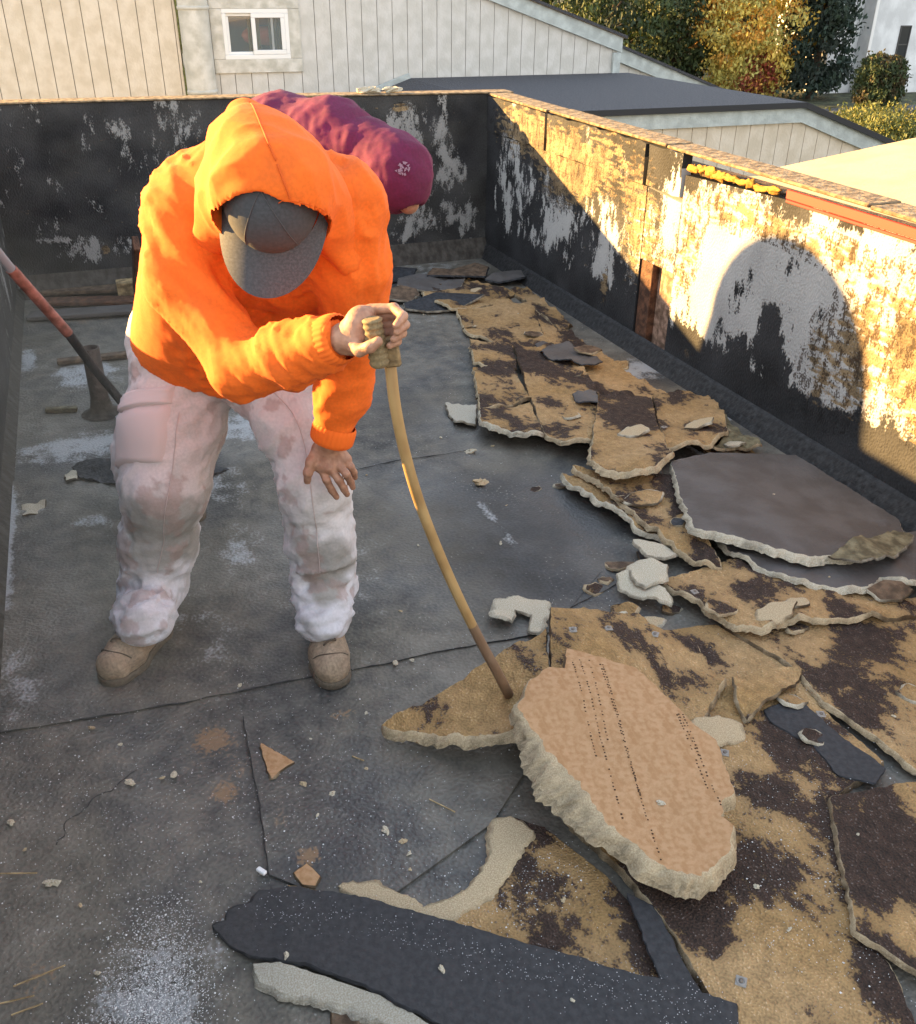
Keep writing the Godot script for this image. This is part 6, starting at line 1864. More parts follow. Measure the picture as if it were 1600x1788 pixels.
	hs.cut(func(p: Vector3) -> float: return 1.0 if p.distance_to(cra) > 0.09 else 0.012 - (p - cra).dot(cuff_r))
	hs.cut(func(p: Vector3) -> float: return 1.0 if p.distance_to(cla) > 0.09 else 0.012 - (p - cla).dot(cuff_l))
	hs.fill(0.0085)
	var s1 := noise(6.0, 2, 97, true)
	var s2 := noise(16.0, 3, 98)
	var s3 := noise(11.0, 2, 99, true)
	# folds: long soft ridges that run a way of their own on each sleeve and on the trunk
	var up_r := (el_r - sh_r).normalized()
	var fo_r := (wr_r - el_r).normalized()
	var regions := [
		[sh_r, el_r, (up_r + cr * 0.55).normalized(), 0.010], [el_r, wr_r, (fo_r.cross(cz) + fo_r * 0.35).normalized(), 0.010],
		[sh_l, el_l, (cu - cr * 0.35).normalized(), 0.010], [el_l, wr_l, (cr + cu * 0.35).normalized(), 0.007],
		[Vector3(0.341, 1.262, -2.014), Vector3(0.304, 0.852, -2.296), (cu + cr * 0.10).normalized(), 0.012]]
	for q in regions:
		var z: Vector3 = q[2]
		var x := z.cross(Vector3(0.31, 0.2, 0.93)).normalized()
		q.append(Basis(x, z.cross(x), z).inverse())
	var fold2 := func(p: Vector3, _n: Vector3) -> float:
		var sum := 0.0
		var tot := 0.0001
		for q in regions:
			var a: Vector3 = q[0]
			var ab: Vector3 = q[1] - a
			var t := clampf((p - a).dot(ab) / ab.length_squared(), 0.0, 1.0)
			var w := exp(-p.distance_to(a + ab * t) / 0.018)
			var l: Vector3 = q[4] * p
			var d := s1.get_noise_3d(l.x * 1.6, l.y * 1.6, l.z * 0.32) - 0.42
			var dd := s3.get_noise_3d(l.x * 1.5 + 5.0, l.y * 1.5, l.z * 0.35) - 0.42
			sum += w * (signf(d) * pow(absf(d), 1.35) * q[3] * 1.5 + dd * q[3] * 0.30)
			tot += w
		return sum / tot + s2.get_noise_3dv(p) * 0.0015
	var orange := Color(0.86, 0.150, 0.008)
	var dirt := noise(7.0, 4, 90)
	var paint_orange := func(p: Vector3, _n: Vector3) -> Color:
		var t := 1.0 - 0.30 * maxf(0.0, dirt.get_noise_3dv(p) - 0.12)
		return Color(orange.r * t, orange.g * t, orange.b)
	M.orange = cloth(0.93, 0.30, 9.0)
	put("sweatshirt", skin_of([hs], base, fold2, paint_orange), M.orange, man)
	# ribbed cuffs
	for q in [[cra, cuff_r, 0.0445], [cla, cuff_l, 0.048]]:
		var a: Vector3 = q[0] - q[1] * 0.034
		var b: Vector3 = q[0] + q[1] * 0.013
		var z: Vector3 = (b - a).normalized()
		var x := z.cross(Vector3(0.3, 0.5, 0.8)).normalized()
		var y := z.cross(x)
		var st := new_st()
		st.set_smooth_group(1)
		var prof := [0.0, 0.003, 0.0038, 0.0042, 0.0042, 0.004, 0.0036, 0.0024, -0.003]
		var ring := func(i: int, k: int) -> Vector3:
			var an := TAU * k / 112.0
			var r: float = q[2] + prof[i] + 0.0007 * cos(an * 28.0)
			return a.lerp(b, i / 8.0) + (x * cos(an) + y * sin(an)) * r - base
		for i in 8:
			for k in 112: quad(st, ring.call(i, k), ring.call(i + 1, k), ring.call(i + 1, k + 1), ring.call(i, k + 1))
		st.generate_normals()
		put("cuff", st.commit(), plain(lin(0.82, 0.140, 0.008), 0.9), man)
	# ---- hood
	var ho := Field.new()
	ho.chain([head + cu * 0.008, Vector3(0.323, 1.353, -1.903), Vector3(0.318, 1.416, -1.969)], [0.121, 0.092, 0.034], 0.05)
	ho.cap(Vector3(0.322, 1.281, -1.946), Vector3(0.377, 1.282, -1.924), 0.108, 0.108, 0.05)
	ho.cap(Vector3(0.416, 1.278, -1.845), Vector3(0.471, 1.157, -1.888), 0.058, 0.046, 0.05)
	ho.cap(Vector3(0.260, 1.293, -1.874), Vector3(0.234, 1.203, -1.959), 0.050, 0.042, 0.05)
	var rim := func(p: Vector3) -> float:
		var d := p - head
		var l := d.dot(cr)
		var rise := 0.028 + 3.4 * l * l + (0.27 * l if l > 0.0 else 0.0)
		return (rise - d.dot(-cu)) / sqrt(1.0 + (6.8 * l + (0.27 if l > 0.0 else 0.0)) ** 2)
	ho.cut(rim)
	var head_low := head - cu * 0.22
	ho.cut(func(p: Vector3) -> float:
		var ab := head_low - head
		var t := clampf((p - head).dot(ab) / ab.length_squared(), 0.0, 1.0)
		return (p - head - ab * t).length() - (0.1045 + 0.012 * t))
	ho.soft = 4
	ho.fill(0.005)
	var h1 := noise(5.5, 2, 88, true)
	var fold3 := func(p: Vector3, _n: Vector3) -> float:
		var d := p - head
		return ((h1.get_noise_3d(d.dot(cr) * 0.45, d.dot(cu) * 1.1, d.dot(cz) * 1.0) - 0.4) * 0.009 + s2.get_noise_3dv(p) * 0.0012) * clampf(rim.call(p) / 0.03, 0.1, 1.0)
	put("hood", skin_of([ho], base, fold3, paint_orange), M.orange, man)
	# the seam down the middle of the hood
	var hood_mesh: ArrayMesh = (man.get_node("hood") as MeshInstance3D).mesh
	var seam := lay(hood_mesh, base, [Vector3(0.325, 1.446, -1.945), Vector3(0.333, 1.423, -1.909), Vector3(0.338, 1.386, -1.843), Vector3(0.335, 1.356, -1.748), Vector3(0.331, 1.333, -1.685), Vector3(0.330, 1.315, -1.664)], -cz)
	put("hood_seam", tube(seam, [0.0018], 6), plain(lin(0.60, 0.090, 0.005), 0.9), man)
	seam = lay(hood_mesh, base, [Vector3(0.218, 1.259, -1.804), Vector3(0.238, 1.291, -1.753), Vector3(0.273, 1.313, -1.707), Vector3(0.318, 1.320, -1.679), Vector3(0.368, 1.310, -1.681), Vector3(0.407, 1.286, -1.709)], -cz)
	put("hood_seam", tube(seam, [0.0009], 6), plain(lin(0.68, 0.11, 0.006), 0.9), man)
	# ---- cap
	var cap := Field.new()
	var cc := head + upv * 0.004
	cap.ell(cc, hb, Vector3(0.089, 0.100, 0.101), 0.01)
	cap.cut(func(p: Vector3) -> float: return (p - cc).dot(upv) + 0.005)
	cap.soft = 2
	cap.fill(0.0045)
	var grey := func(_p: Vector3, _n: Vector3) -> Color: return Color(0.066, 0.068, 0.075)
	var capm := cloth(0.85, 0.25, 10.0)
	var hat := put("cap", skin_of([cap], base, still, grey), capm, man)
	var brim_turn := Basis(upv, -0.16)
	var rows := []
	for i in 9:
		var row := []
		for j in 25:
			var a := deg_to_rad(lerpf(-86, 86, j / 24.0))
			var inner := Vector2(sin(a) * 0.090, cos(a) * 0.096)
			var outer := Vector2(sin(a) * 0.104, cos(a) * 0.096 + 0.088 * pow(max(cos(a), 0.0), 0.55))
			var p := inner.lerp(outer, i / 8.0)
			var droop := -p.x * p.x * 2.6 - 0.02 * (i / 8.0)
			row.append(cc + brim_turn * (cr * p.x + fwd * p.y + upv * (0.006 + droop)) - base)
		rows.append(row)
	var bs := new_st()
	var th := upv * 0.0035
	bs.set_smooth_group(1)
	for i in 8:
		for j in 24:
			quad(bs, rows[i][j], rows[i][j + 1], rows[i + 1][j + 1], rows[i + 1][j])
			quad(bs, rows[i][j] - th, rows[i + 1][j] - th, rows[i + 1][j + 1] - th, rows[i][j + 1] - th)
	bs.set_smooth_group(-1)
	for j in 24: quad(bs, rows[8][j], rows[8][j + 1], rows[8][j + 1] - th, rows[8][j] - th)
	bs.generate_normals()
	var brimm := worn(lin(0.080, 0.083, 0.092), 0.85, M.grain, M.fine, 9.0, 0.3, false)
	put("brim", bs.commit(), brimm, hat)
	var stitch := plain(lin(0.07, 0.072, 0.078), 0.9)
	put("cap_button", lump(Vector3(0.008, 0.004, 0.008), 5, 0.05), brimm, hat, cc + upv * 0.100 - base)
	for i in 3:
		var sp := []
		for j in 9:
			var t := lerpf(-1.45, 1.45, j / 8.0)
			var dirv := hb * Vector3(sin(t) * cos(i * PI / 3), cos(t), sin(t) * sin(i * PI / 3)) * 0.11
			sp.append(cap.snap(cc + dirv, 0.0008) - base)
		put("cap_seam", tube(smooth_path(sp, 4), [0.0011], 5), stitch, hat)
	# ---- boots
	boot(man, base, Vector3(-0.032, 0.000, -2.307), Vector3(-0.168, 0.000, -2.138), 1.0)
	boot(man, base, Vector3(0.438, 0.000, -2.162), Vector3(0.399, 0.000, -1.914), -1.0)

func boot(man: Node3D, base: Vector3, heel: Vector3, toe: Vector3, side: float) -> void:
	var d := (toe - heel).normalized()
	var x := d.cross(Vector3.UP).normalized()
	var len_ := 0.285
	heel = toe - d * len_
	var tanc := Color(0.37, 0.275, 0.185)
	var f := Field.new()
	var at := func(along: float, h: float, across := 0.0) -> Vector3: return heel + d * along + Vector3(0, h, 0) + x * across
	f.cap(at.call(0.050, 0.058), at.call(0.11, 0.058), 0.043, 0.044, 0.02)
	f.cap(at.call(0.11, 0.060), at.call(0.185, 0.050, -0.004 * side), 0.044, 0.050, 0.02)
	f.cap(at.call(0.185, 0.050, -0.004 * side), at.call(0.233, 0.046), 0.052, 0.049, 0.02)
	f.cap(at.call(0.070, 0.07), at.call(0.066, 0.15), 0.050, 0.054, 0.02)
	f.cap(at.call(0.085, 0.115), at.call(0.18, 0.078), 0.036, 0.030, 0.02)
	f.cut(func(p: Vector3) -> float: return p.y - 0.016)
	f.cut(func(p: Vector3) -> float: return 0.145 - p.y)
	f.fill(0.0055)
	var n1 := noise(30.0, 3, 111)
	var n2 := noise(12.0, 2, 112, true)
	var fold := func(p: Vector3, _n: Vector3) -> float: return n1.get_noise_3dv(p) * 0.0015 + (n2.get_noise_3dv(p) - 0.4) * 0.0025
	var paint := func(p: Vector3, _n: Vector3) -> Color:
		var t := 1.0 + 0.4 * n1.get_noise_3dv(p * 0.5)
		return Color(tanc.r * t, tanc.g * t, tanc.b * t)
	var b := put("boot", skin_of([f], base, fold, paint), cloth(0.8, 0.5, 9.0), man)
	var tongue := []
	for j in 8: tongue.append(f.snap(at.call(0.135 + j * 0.012, 0.15 - j * 0.007, 0.0), -0.006) - base)
	put("tongue", tube(smooth_path(tongue, 3), [0.012, 0.014, 0.016, 0.017, 0.017, 0.017, 0.017, 0.017, 0.016, 0.016, 0.016, 0.015, 0.015, 0.014, 0.014, 0.013, 0.012, 0.011, 0.010, 0.008, 0.006, 0.004], 10), plain(lin(0.25, 0.18, 0.12), 0.9), b)
	var so := Field.new()
	so.cap(at.call(0.046, 0.018), at.call(0.11, 0.018), 0.046, 0.043, 0.01)
	so.cap(at.call(0.11, 0.018), at.call(0.185, 0.018, -0.004 * side), 0.043, 0.055, 0.01)
	so.cap(at.call(0.185, 0.018, -0.004 * side), at.call(0.233, 0.018), 0.055, 0.051, 0.01)
	so.cut(func(p: Vector3) -> float: return p.y - 0.002)
	so.cut(func(p: Vector3) -> float: return 0.026 - p.y)
	so.fill(0.005)
	put("sole", skin_of([so], base, still, func(_p: Vector3, _n: Vector3) -> Color: return Color(0.15, 0.12, 0.085)), cloth(0.8, 0.4, 9.0), b)
	# laces over the tongue
	var lace := plain(lin(0.09, 0.065, 0.045), 0.9)
	for i in 4:
		var al := 0.168 + i * 0.016
		var pts := []
		for j in 7:
			var a := lerpf(-0.024, 0.024, j / 6.0)
			pts.append(f.snap(at.call(al + (0.007 if i % 2 else -0.007) * (j / 3.0 - 1.0), 0.15 - i * 0.008, a), 0.011 - 13.0 * a * a) - base)
		put("lace", tube(smooth_path(pts, 3), [0.0028], 6), lace, b)
	var toe_cap := []
	for j in 13:
		var a := lerpf(-0.05, 0.05, j / 12.0)
		toe_cap.append(f.snap(at.call(0.248 - 10.0 * a * a, 0.12 - 20.0 * a * a, a), 0.001) - base)
	put("toe_seam", tube(smooth_path(toe_cap, 3), [0.0016], 6), lace, b)

func bent_worker() -> void:
	var base := Vector3(0.096, 0.000, -3.214)
	var man := thing("person", "person in a maroon hooded top bent forward behind the one in orange, face hidden", "person", base)
	var hip := Vector3(0.387, 0.836, -3.069)
	var sh := Vector3(0.673, 1.278, -2.850)
	var nk := Vector3(0.759, 1.226, -2.752)
	var hd := Vector3(0.841, 1.173, -2.656)
	var knee1 := Vector3(0.135, 0.481, -3.114)
	var knee2 := Vector3(0.216, 0.482, -3.082)
	var an1 := Vector3(0.046, 0.100, -3.126)
	var an2 := Vector3(0.141, 0.100, -3.091)
	var right := cam_basis.x
	var body := Field.new()
	body.chain([hip, Vector3(0.558, 1.137, -3.002), nk], [0.11, 0.11, 0.06], 0.05)
	body.chain([hip, knee1, an1], [0.08, 0.06, 0.045], 0.03)
	body.chain([hip, knee2, an2], [0.08, 0.06, 0.045], 0.03)
	body.chain([sh, Vector3(0.694, 0.979, -2.735), Vector3(0.636, 0.849, -2.607)], [0.055, 0.045, 0.03], 0.03)
	body.chain([Vector3(0.636, 0.849, -2.607), Vector3(0.632, 0.804, -2.587)], [0.03, 0.035], 0.02)
	body.chain([Vector3(0.632, 0.804, -2.587), Vector3(0.643, 0.764, -2.572)], [0.014, 0.010], 0.01)
	body.chain([Vector3(0.629, 0.800, -2.588), Vector3(0.627, 0.759, -2.578)], [0.014, 0.010], 0.01)
	body.chain([Vector3(0.622, 0.800, -2.591), Vector3(0.612, 0.762, -2.584)], [0.014, 0.010], 0.01)
	body.ell(hd, Basis(), Vector3(0.08, 0.085, 0.08), 0.02)
	body.cap(Vector3(0.852, 1.119, -2.630), Vector3(0.860, 1.096, -2.616), 0.042, 0.030, 0.02)     # chin and cheek
	body.cap(Vector3(0.869, 1.104, -2.602), Vector3(0.874, 1.099, -2.590), 0.012, 0.010, 0.01)     # nose
	body.fill(0.010)
	put("body", skin_of([body], base, still, func(_p: Vector3, _n: Vector3) -> Color: return Color(0.42, 0.235, 0.15)), skin_material(), man)
	var top := Field.new()
	top.cap(Vector3(0.426, 0.884, -3.086), Vector3(0.529, 1.111, -3.067), 0.15, 0.145, 0.06)
	top.cap(Vector3(0.529, 1.111, -3.067), Vector3(0.588, 1.217, -3.012), 0.145, 0.130, 0.06)
	top.cap(Vector3(0.588, 1.217, -3.012), Vector3(0.714, 1.226, -2.856), 0.130, 0.118, 0.06)
	top.cap(Vector3(0.714, 1.232, -2.856), nk, 0.118, 0.084, 0.05)
	top.chain([Vector3(0.673, 1.200, -2.872), Vector3(0.689, 0.996, -2.737), Vector3(0.642, 0.868, -2.626)], [0.085, 0.07, 0.045], 0.04)
	top.fill(0.010)
	var n1 := noise(7.0, 3, 121, true)
	var n2 := noise(16.0, 3, 122)
	var fold := func(p: Vector3, _n: Vector3) -> float: return (n1.get_noise_3dv(Vector3(p.x * 1.1, p.y * 0.8, p.z)) - 0.35) * 0.007 + n2.get_noise_3dv(p) * 0.004
	var maroon := func(p: Vector3, _n: Vector3) -> Color:
		var t := 1.0 + 0.2 * n2.get_noise_3dv(p * 0.5)
		return Color(0.130 * t, 0.010 * t, 0.050 * t)
	var cm := cloth(0.88, 0.3, 9.0)
	put("hooded_top", skin_of([top], base, fold, maroon), cm, man)
	var ho := Field.new()
	ho.ell(hd, Basis(right, 0.25), Vector3(0.094, 0.100, 0.100), 0.03)
	ho.cap(nk + right * 0.02, hd, 0.090, 0.090, 0.05)
	ho.cap(hd, Vector3(0.849, 1.137, -2.621), 0.085, 0.052, 0.04)
	var mouth := Vector3(0.860, 1.085, -2.606)
	ho.cut(func(p: Vector3) -> float: return p.distance_to(mouth) - 0.038)
	ho.fill(0.007)
	var fold2 := func(p: Vector3, _n: Vector3) -> float: return (n1.get_noise_3dv(p * 0.8) - 0.35) * 0.006 + n2.get_noise_3dv(p) * 0.002
	put("hood", skin_of([ho], base, fold2, maroon), cm, man)
	# a flaking white print on the side of the hood
	var pr := new_st()
	var c0 := Vector3(0.813, 1.222, -2.495)
	for i in 26:
		var a := rng.randf() * TAU
		var r := 0.030 * sqrt(rng.randf())
		var c := c0 + cam_basis.x * cos(a) * r + cam_basis.y * sin(a) * r
		var t := rng.randf() * TAU
		var tri := []
		for j in 3:
			var q := c + (cam_basis.x * cos(t + j * 2.1) + cam_basis.y * sin(t + j * 2.1)) * rng.randf_range(0.004, 0.010)
			tri.append(ho.snap(q, 0.0062 + 0.0003 * (i % 3)) - base)
		if (tri[1] - tri[0]).cross(tri[2] - tri[0]).dot(cam_basis.z) > 0: tri.reverse()
		for q in tri: pr.add_vertex(q)
	put("hood_print", done(pr), plain(lin(0.26, 0.17, 0.22), 0.9), man)
	var tr := Field.new()
	tr.cap(hip - right * 0.05, hip + right * 0.05, 0.14, 0.14, 0.05)
	tr.chain([hip - right * 0.06, knee1, an1], [0.11, 0.085, 0.068], 0.04)
	tr.chain([hip + right * 0.03, knee2, an2], [0.11, 0.085, 0.068], 0.04)
	tr.cut(func(p: Vector3) -> float: return p.y - 0.06)
	tr.fill(0.012)
	put("trousers", skin_of([tr], base, still, func(_p: Vector3, _n: Vector3) -> Color: return Color(0.04, 0.045, 0.06)), cloth(0.8, 0.4, 7.0), man)
	boot(man, base, an1 * Vector3(1, 0, 1), an1 * Vector3(1, 0, 1) + Vector3(0.02, 0, 0.16), 1.0)
	boot(man, base, an2 * Vector3(1, 0, 1), an2 * Vector3(1, 0, 1) + Vector3(0.03, 0, 0.16), -1.0)

# ---------------------------------------------------------------- tools, pipes and small things

func tools_and_pipes() -> void:
	# the long bowed pry bar
	var b0 := Vector3(0.815, 0.0, -1.66)
	var bar_ := thing("pry_bar", "long bowed pry bar with wooden shaft and taped grip", "tool", b0)
	var path := [Vector3(0.476, 1.055, -1.591), Vector3(0.480, 1.018, -1.584), Vector3(0.484, 0.951, -1.577), Vector3(0.500, 0.852, -1.576), Vector3(0.528, 0.735, -1.576), Vector3(0.570, 0.604, -1.576), Vector3(0.618, 0.472, -1.573), Vector3(0.673, 0.335, -1.568), Vector3(0.718, 0.232, -1.566), Vector3(0.808, 0.030, -1.648)]
	var rel := []
	for p in path: rel.append(p - b0)
	var wood := worn(lin(0.42, 0.275, 0.115), 0.5, tint_noise(0.006, Color(0.84, 0.80, 0.76), Color(1, 1, 1), 512, 141, 4), M.fine, 2.0, 0.06)
	var brown := worn(lin(0.24, 0.155, 0.095), 0.6, tint_noise(0.006, Color(0.80, 0.76, 0.72), Color(1, 1, 1), 512, 142, 4), M.fine, 2.0, 0.08)
	var full := smooth_path(rel, 8)
	var cutat := int(full.size() * 0.62)
	put("shaft", tube(full.slice(0, cutat + 1), [0.0112], 14), wood, bar_)
	var rr := []
	for i in full.size() - cutat: rr.append(0.0114 + 0.0016 * i / (full.size() - cutat))
	put("shaft_foot", tube(full.slice(cutat), rr, 14), brown, bar_)
	var ga := Vector3(0.445, 1.122, -1.576) - b0
	var gb := Vector3(0.456, 1.031, -1.572) - b0
	var gp := PackedVector3Array()
	var gr := []
	for i in 33:
		gp.append(ga.lerp(gb, i / 32.0))
		gr.append(0.0178 + 0.0012 * sin(i * 1.57) + (-0.004 if i == 0 or i == 32 else 0.0))
	put("grip", tube(gp, gr, 20), worn(lin(0.24, 0.175, 0.085), 0.8, M.grain, M.fine, 9.0, 0.5), bar_)
	var hc := Vector3(0.479, 1.056, -1.573) - b0
	var ax := (gb - ga).normalized()
	var sx := cam_basis.x - ax * cam_basis.x.dot(ax)
	sx = sx.normalized()
	put("socket", box(Vector3(0.030, 0.058, 0.016), 0.004, Transform3D(Basis(sx, -ax, sx.cross(-ax)), hc)), worn(lin(0.30, 0.20, 0.09), 0.6, M.blotch, M.fine, 6.0, 0.5), bar_)
	put("blade", span(Vector3(-0.035, 0.0, -0.03), Vector3(0.10, 0.012, 0.03), 0.004), M.steel, bar_, Vector3(0.03, 0.012, 0.03))
	# the second tool leaning against the left wall
	var s0 := Vector3(0.008, 0.000, -3.931)
	var sh := thing("shovel", "long handled tool with a red sleeve leaning on the left wall beside the vent pipe", "tool", s0)
	var pa := Vector3(0.010, 0.050, -3.984)
	var pb := Vector3(-0.303, 1.022, -3.070)
	var pts := []
	for i in 11: pts.append(pa.lerp(pb, i / 10.0) - s0)
	var dk := worn(lin(0.05, 0.042, 0.038), 0.6, M.blotch, M.fine, 4.0, 0.5)
	put("shaft", tube(PackedVector3Array([pts[0], pts[1], pts[3], Vector3(-0.128, 0.628, -3.248) - s0]), [0.019, 0.018, 0.0165, 0.0155], 14), dk, sh)
	put("sleeve", tube(PackedVector3Array([Vector3(-0.126, 0.624, -3.248) - s0, Vector3(-0.243, 0.879, -3.121) - s0]), [0.0175, 0.0175], 14), worn(lin(0.40, 0.17, 0.13), 0.6, M.blotch, M.fine, 4.0, 0.2), sh)
	put("handle", tube(PackedVector3Array([Vector3(-0.242, 0.877, -3.121) - s0, pts[10]]), [0.0145, 0.0145], 14), plain(lin(0.20, 0.21, 0.22), 0.5), sh)
	put("blade", bar(pts[0] + Vector3(0.0, -0.01, 0.02), pts[0] + Vector3(0.15, -0.035, 0.12), 0.17, 0.006), M.steel, sh)
	# vent pipe with its flashing
	var v := thing("vent_pipe", "short brown vent pipe in a cone flashing on the left of the roof", "pipe", Vector3(-0.084, 0.000, -4.049))
	put("pipe", lathe([Vector2(0.038, 0.0), Vector2(0.036, 0.30), Vector2(0.030, 0.30), Vector2(0.030, 0.2)], 22), worn(lin(0.075, 0.05, 0.035), 0.8, M.blotch, M.coarse, 4.0, 0.8), v)
	put("flashing", lathe([Vector2(0.088, 0.003), Vector2(0.07, 0.008), Vector2(0.048, 0.03), Vector2(0.041, 0.06), Vector2(0.039, 0.075)], 22), worn(lin(0.09, 0.07, 0.05), 0.85, M.blotch, M.coarse, 4.0, 0.8), v)
	piece("felt_mound", "low dark hump of felt in front of the vent pipe", "felt", "", [Vector3(-0.222, 0.010, -3.548), Vector3(-0.122, 0.050, -3.511), Vector3(-0.011, 0.060, -3.427), Vector3(0.204, 0.050, -3.370), Vector3(0.345, 0.010, -3.325), Vector3(0.180, 0.010, -3.211), Vector3(-0.037, 0.020, -3.289), Vector3(-0.195, 0.010, -3.416)], [.002, .002, .002, .002, .002, .002, .002, .002], 0.008, M.felt_dark, M.felt_dark, 151)
	# planks at the foot of the back wall
	var planks := [["weathered plank nearest the back wall at the left", Vector3(-0.370, 0.030, -6.000), Vector3(0.193, 0.030, -5.878), 0.14], ["second weathered plank from the back wall at the left", Vector3(-0.324, 0.025, -5.772), Vector3(0.180, 0.030, -5.612), 0.12], ["grey splintered plank, third from the back wall at the left", Vector3(-0.398, 0.020, -5.535), Vector3(0.148, 0.030, -5.440), 0.13], ["thin brown lath lying in front of the grey plank at the left", Vector3(-0.259, 0.020, -4.727), Vector3(0.075, 0.020, -4.727), 0.05], ["thin yellow lath by the vent pipe", Vector3(-0.313, 0.015, -4.135), Vector3(-0.185, 0.012, -4.110), 0.03]]
	var ms := [M.wood, M.rust, M.felt, M.wood, M.olive]
	for i in planks.size():
		var q = planks[i]
		tag(put("plank", bar(q[1], q[2], q[3], 0.022, 0.004), ms[i]), q[0], "plank", "loose planks at the back left")
	# the upright brown board with a pale block at its foot, half hidden behind the sleeve
	tag(put("upright_board", bar(Vector3(0.193, 0.000, -5.761) + Vector3(0, 0.01, 0), Vector3(0.221, 0.402, -5.400), 0.09, 0.035, 0.004, Vector3.RIGHT), M.rust), "dark brown upright board beside the orange sleeve near the back wall", "board")
	tag(put("wood_block", span(Vector3(-0.06, 0, -0.05), Vector3(0.05, 0.10, 0.05), 0.005), M.wood_pale, null, Vector3(0.149, 0.000, -5.789)), "small pale wood block at the foot of the brown upright board", "block")
	# a strip of coping rubble on the back wall's top
	for i in 5:
		var x := 1.72 + i * 0.05 + rng.randf_range(-0.02, 0.02)
		tag(put("coping_rubble", lump(Vector3(0.045, 0.016, 0.03) * rng.randf_range(0.6, 1.2), 160 + i, 0.5, true), M.torn_pale, null, Vector3(x, 1.058, BWALL - 0.05 - rng.randf() * 0.04)), "pale crumb of rubble on top of the back parapet, right of the maroon back", "rubble", "rubble on the back parapet")

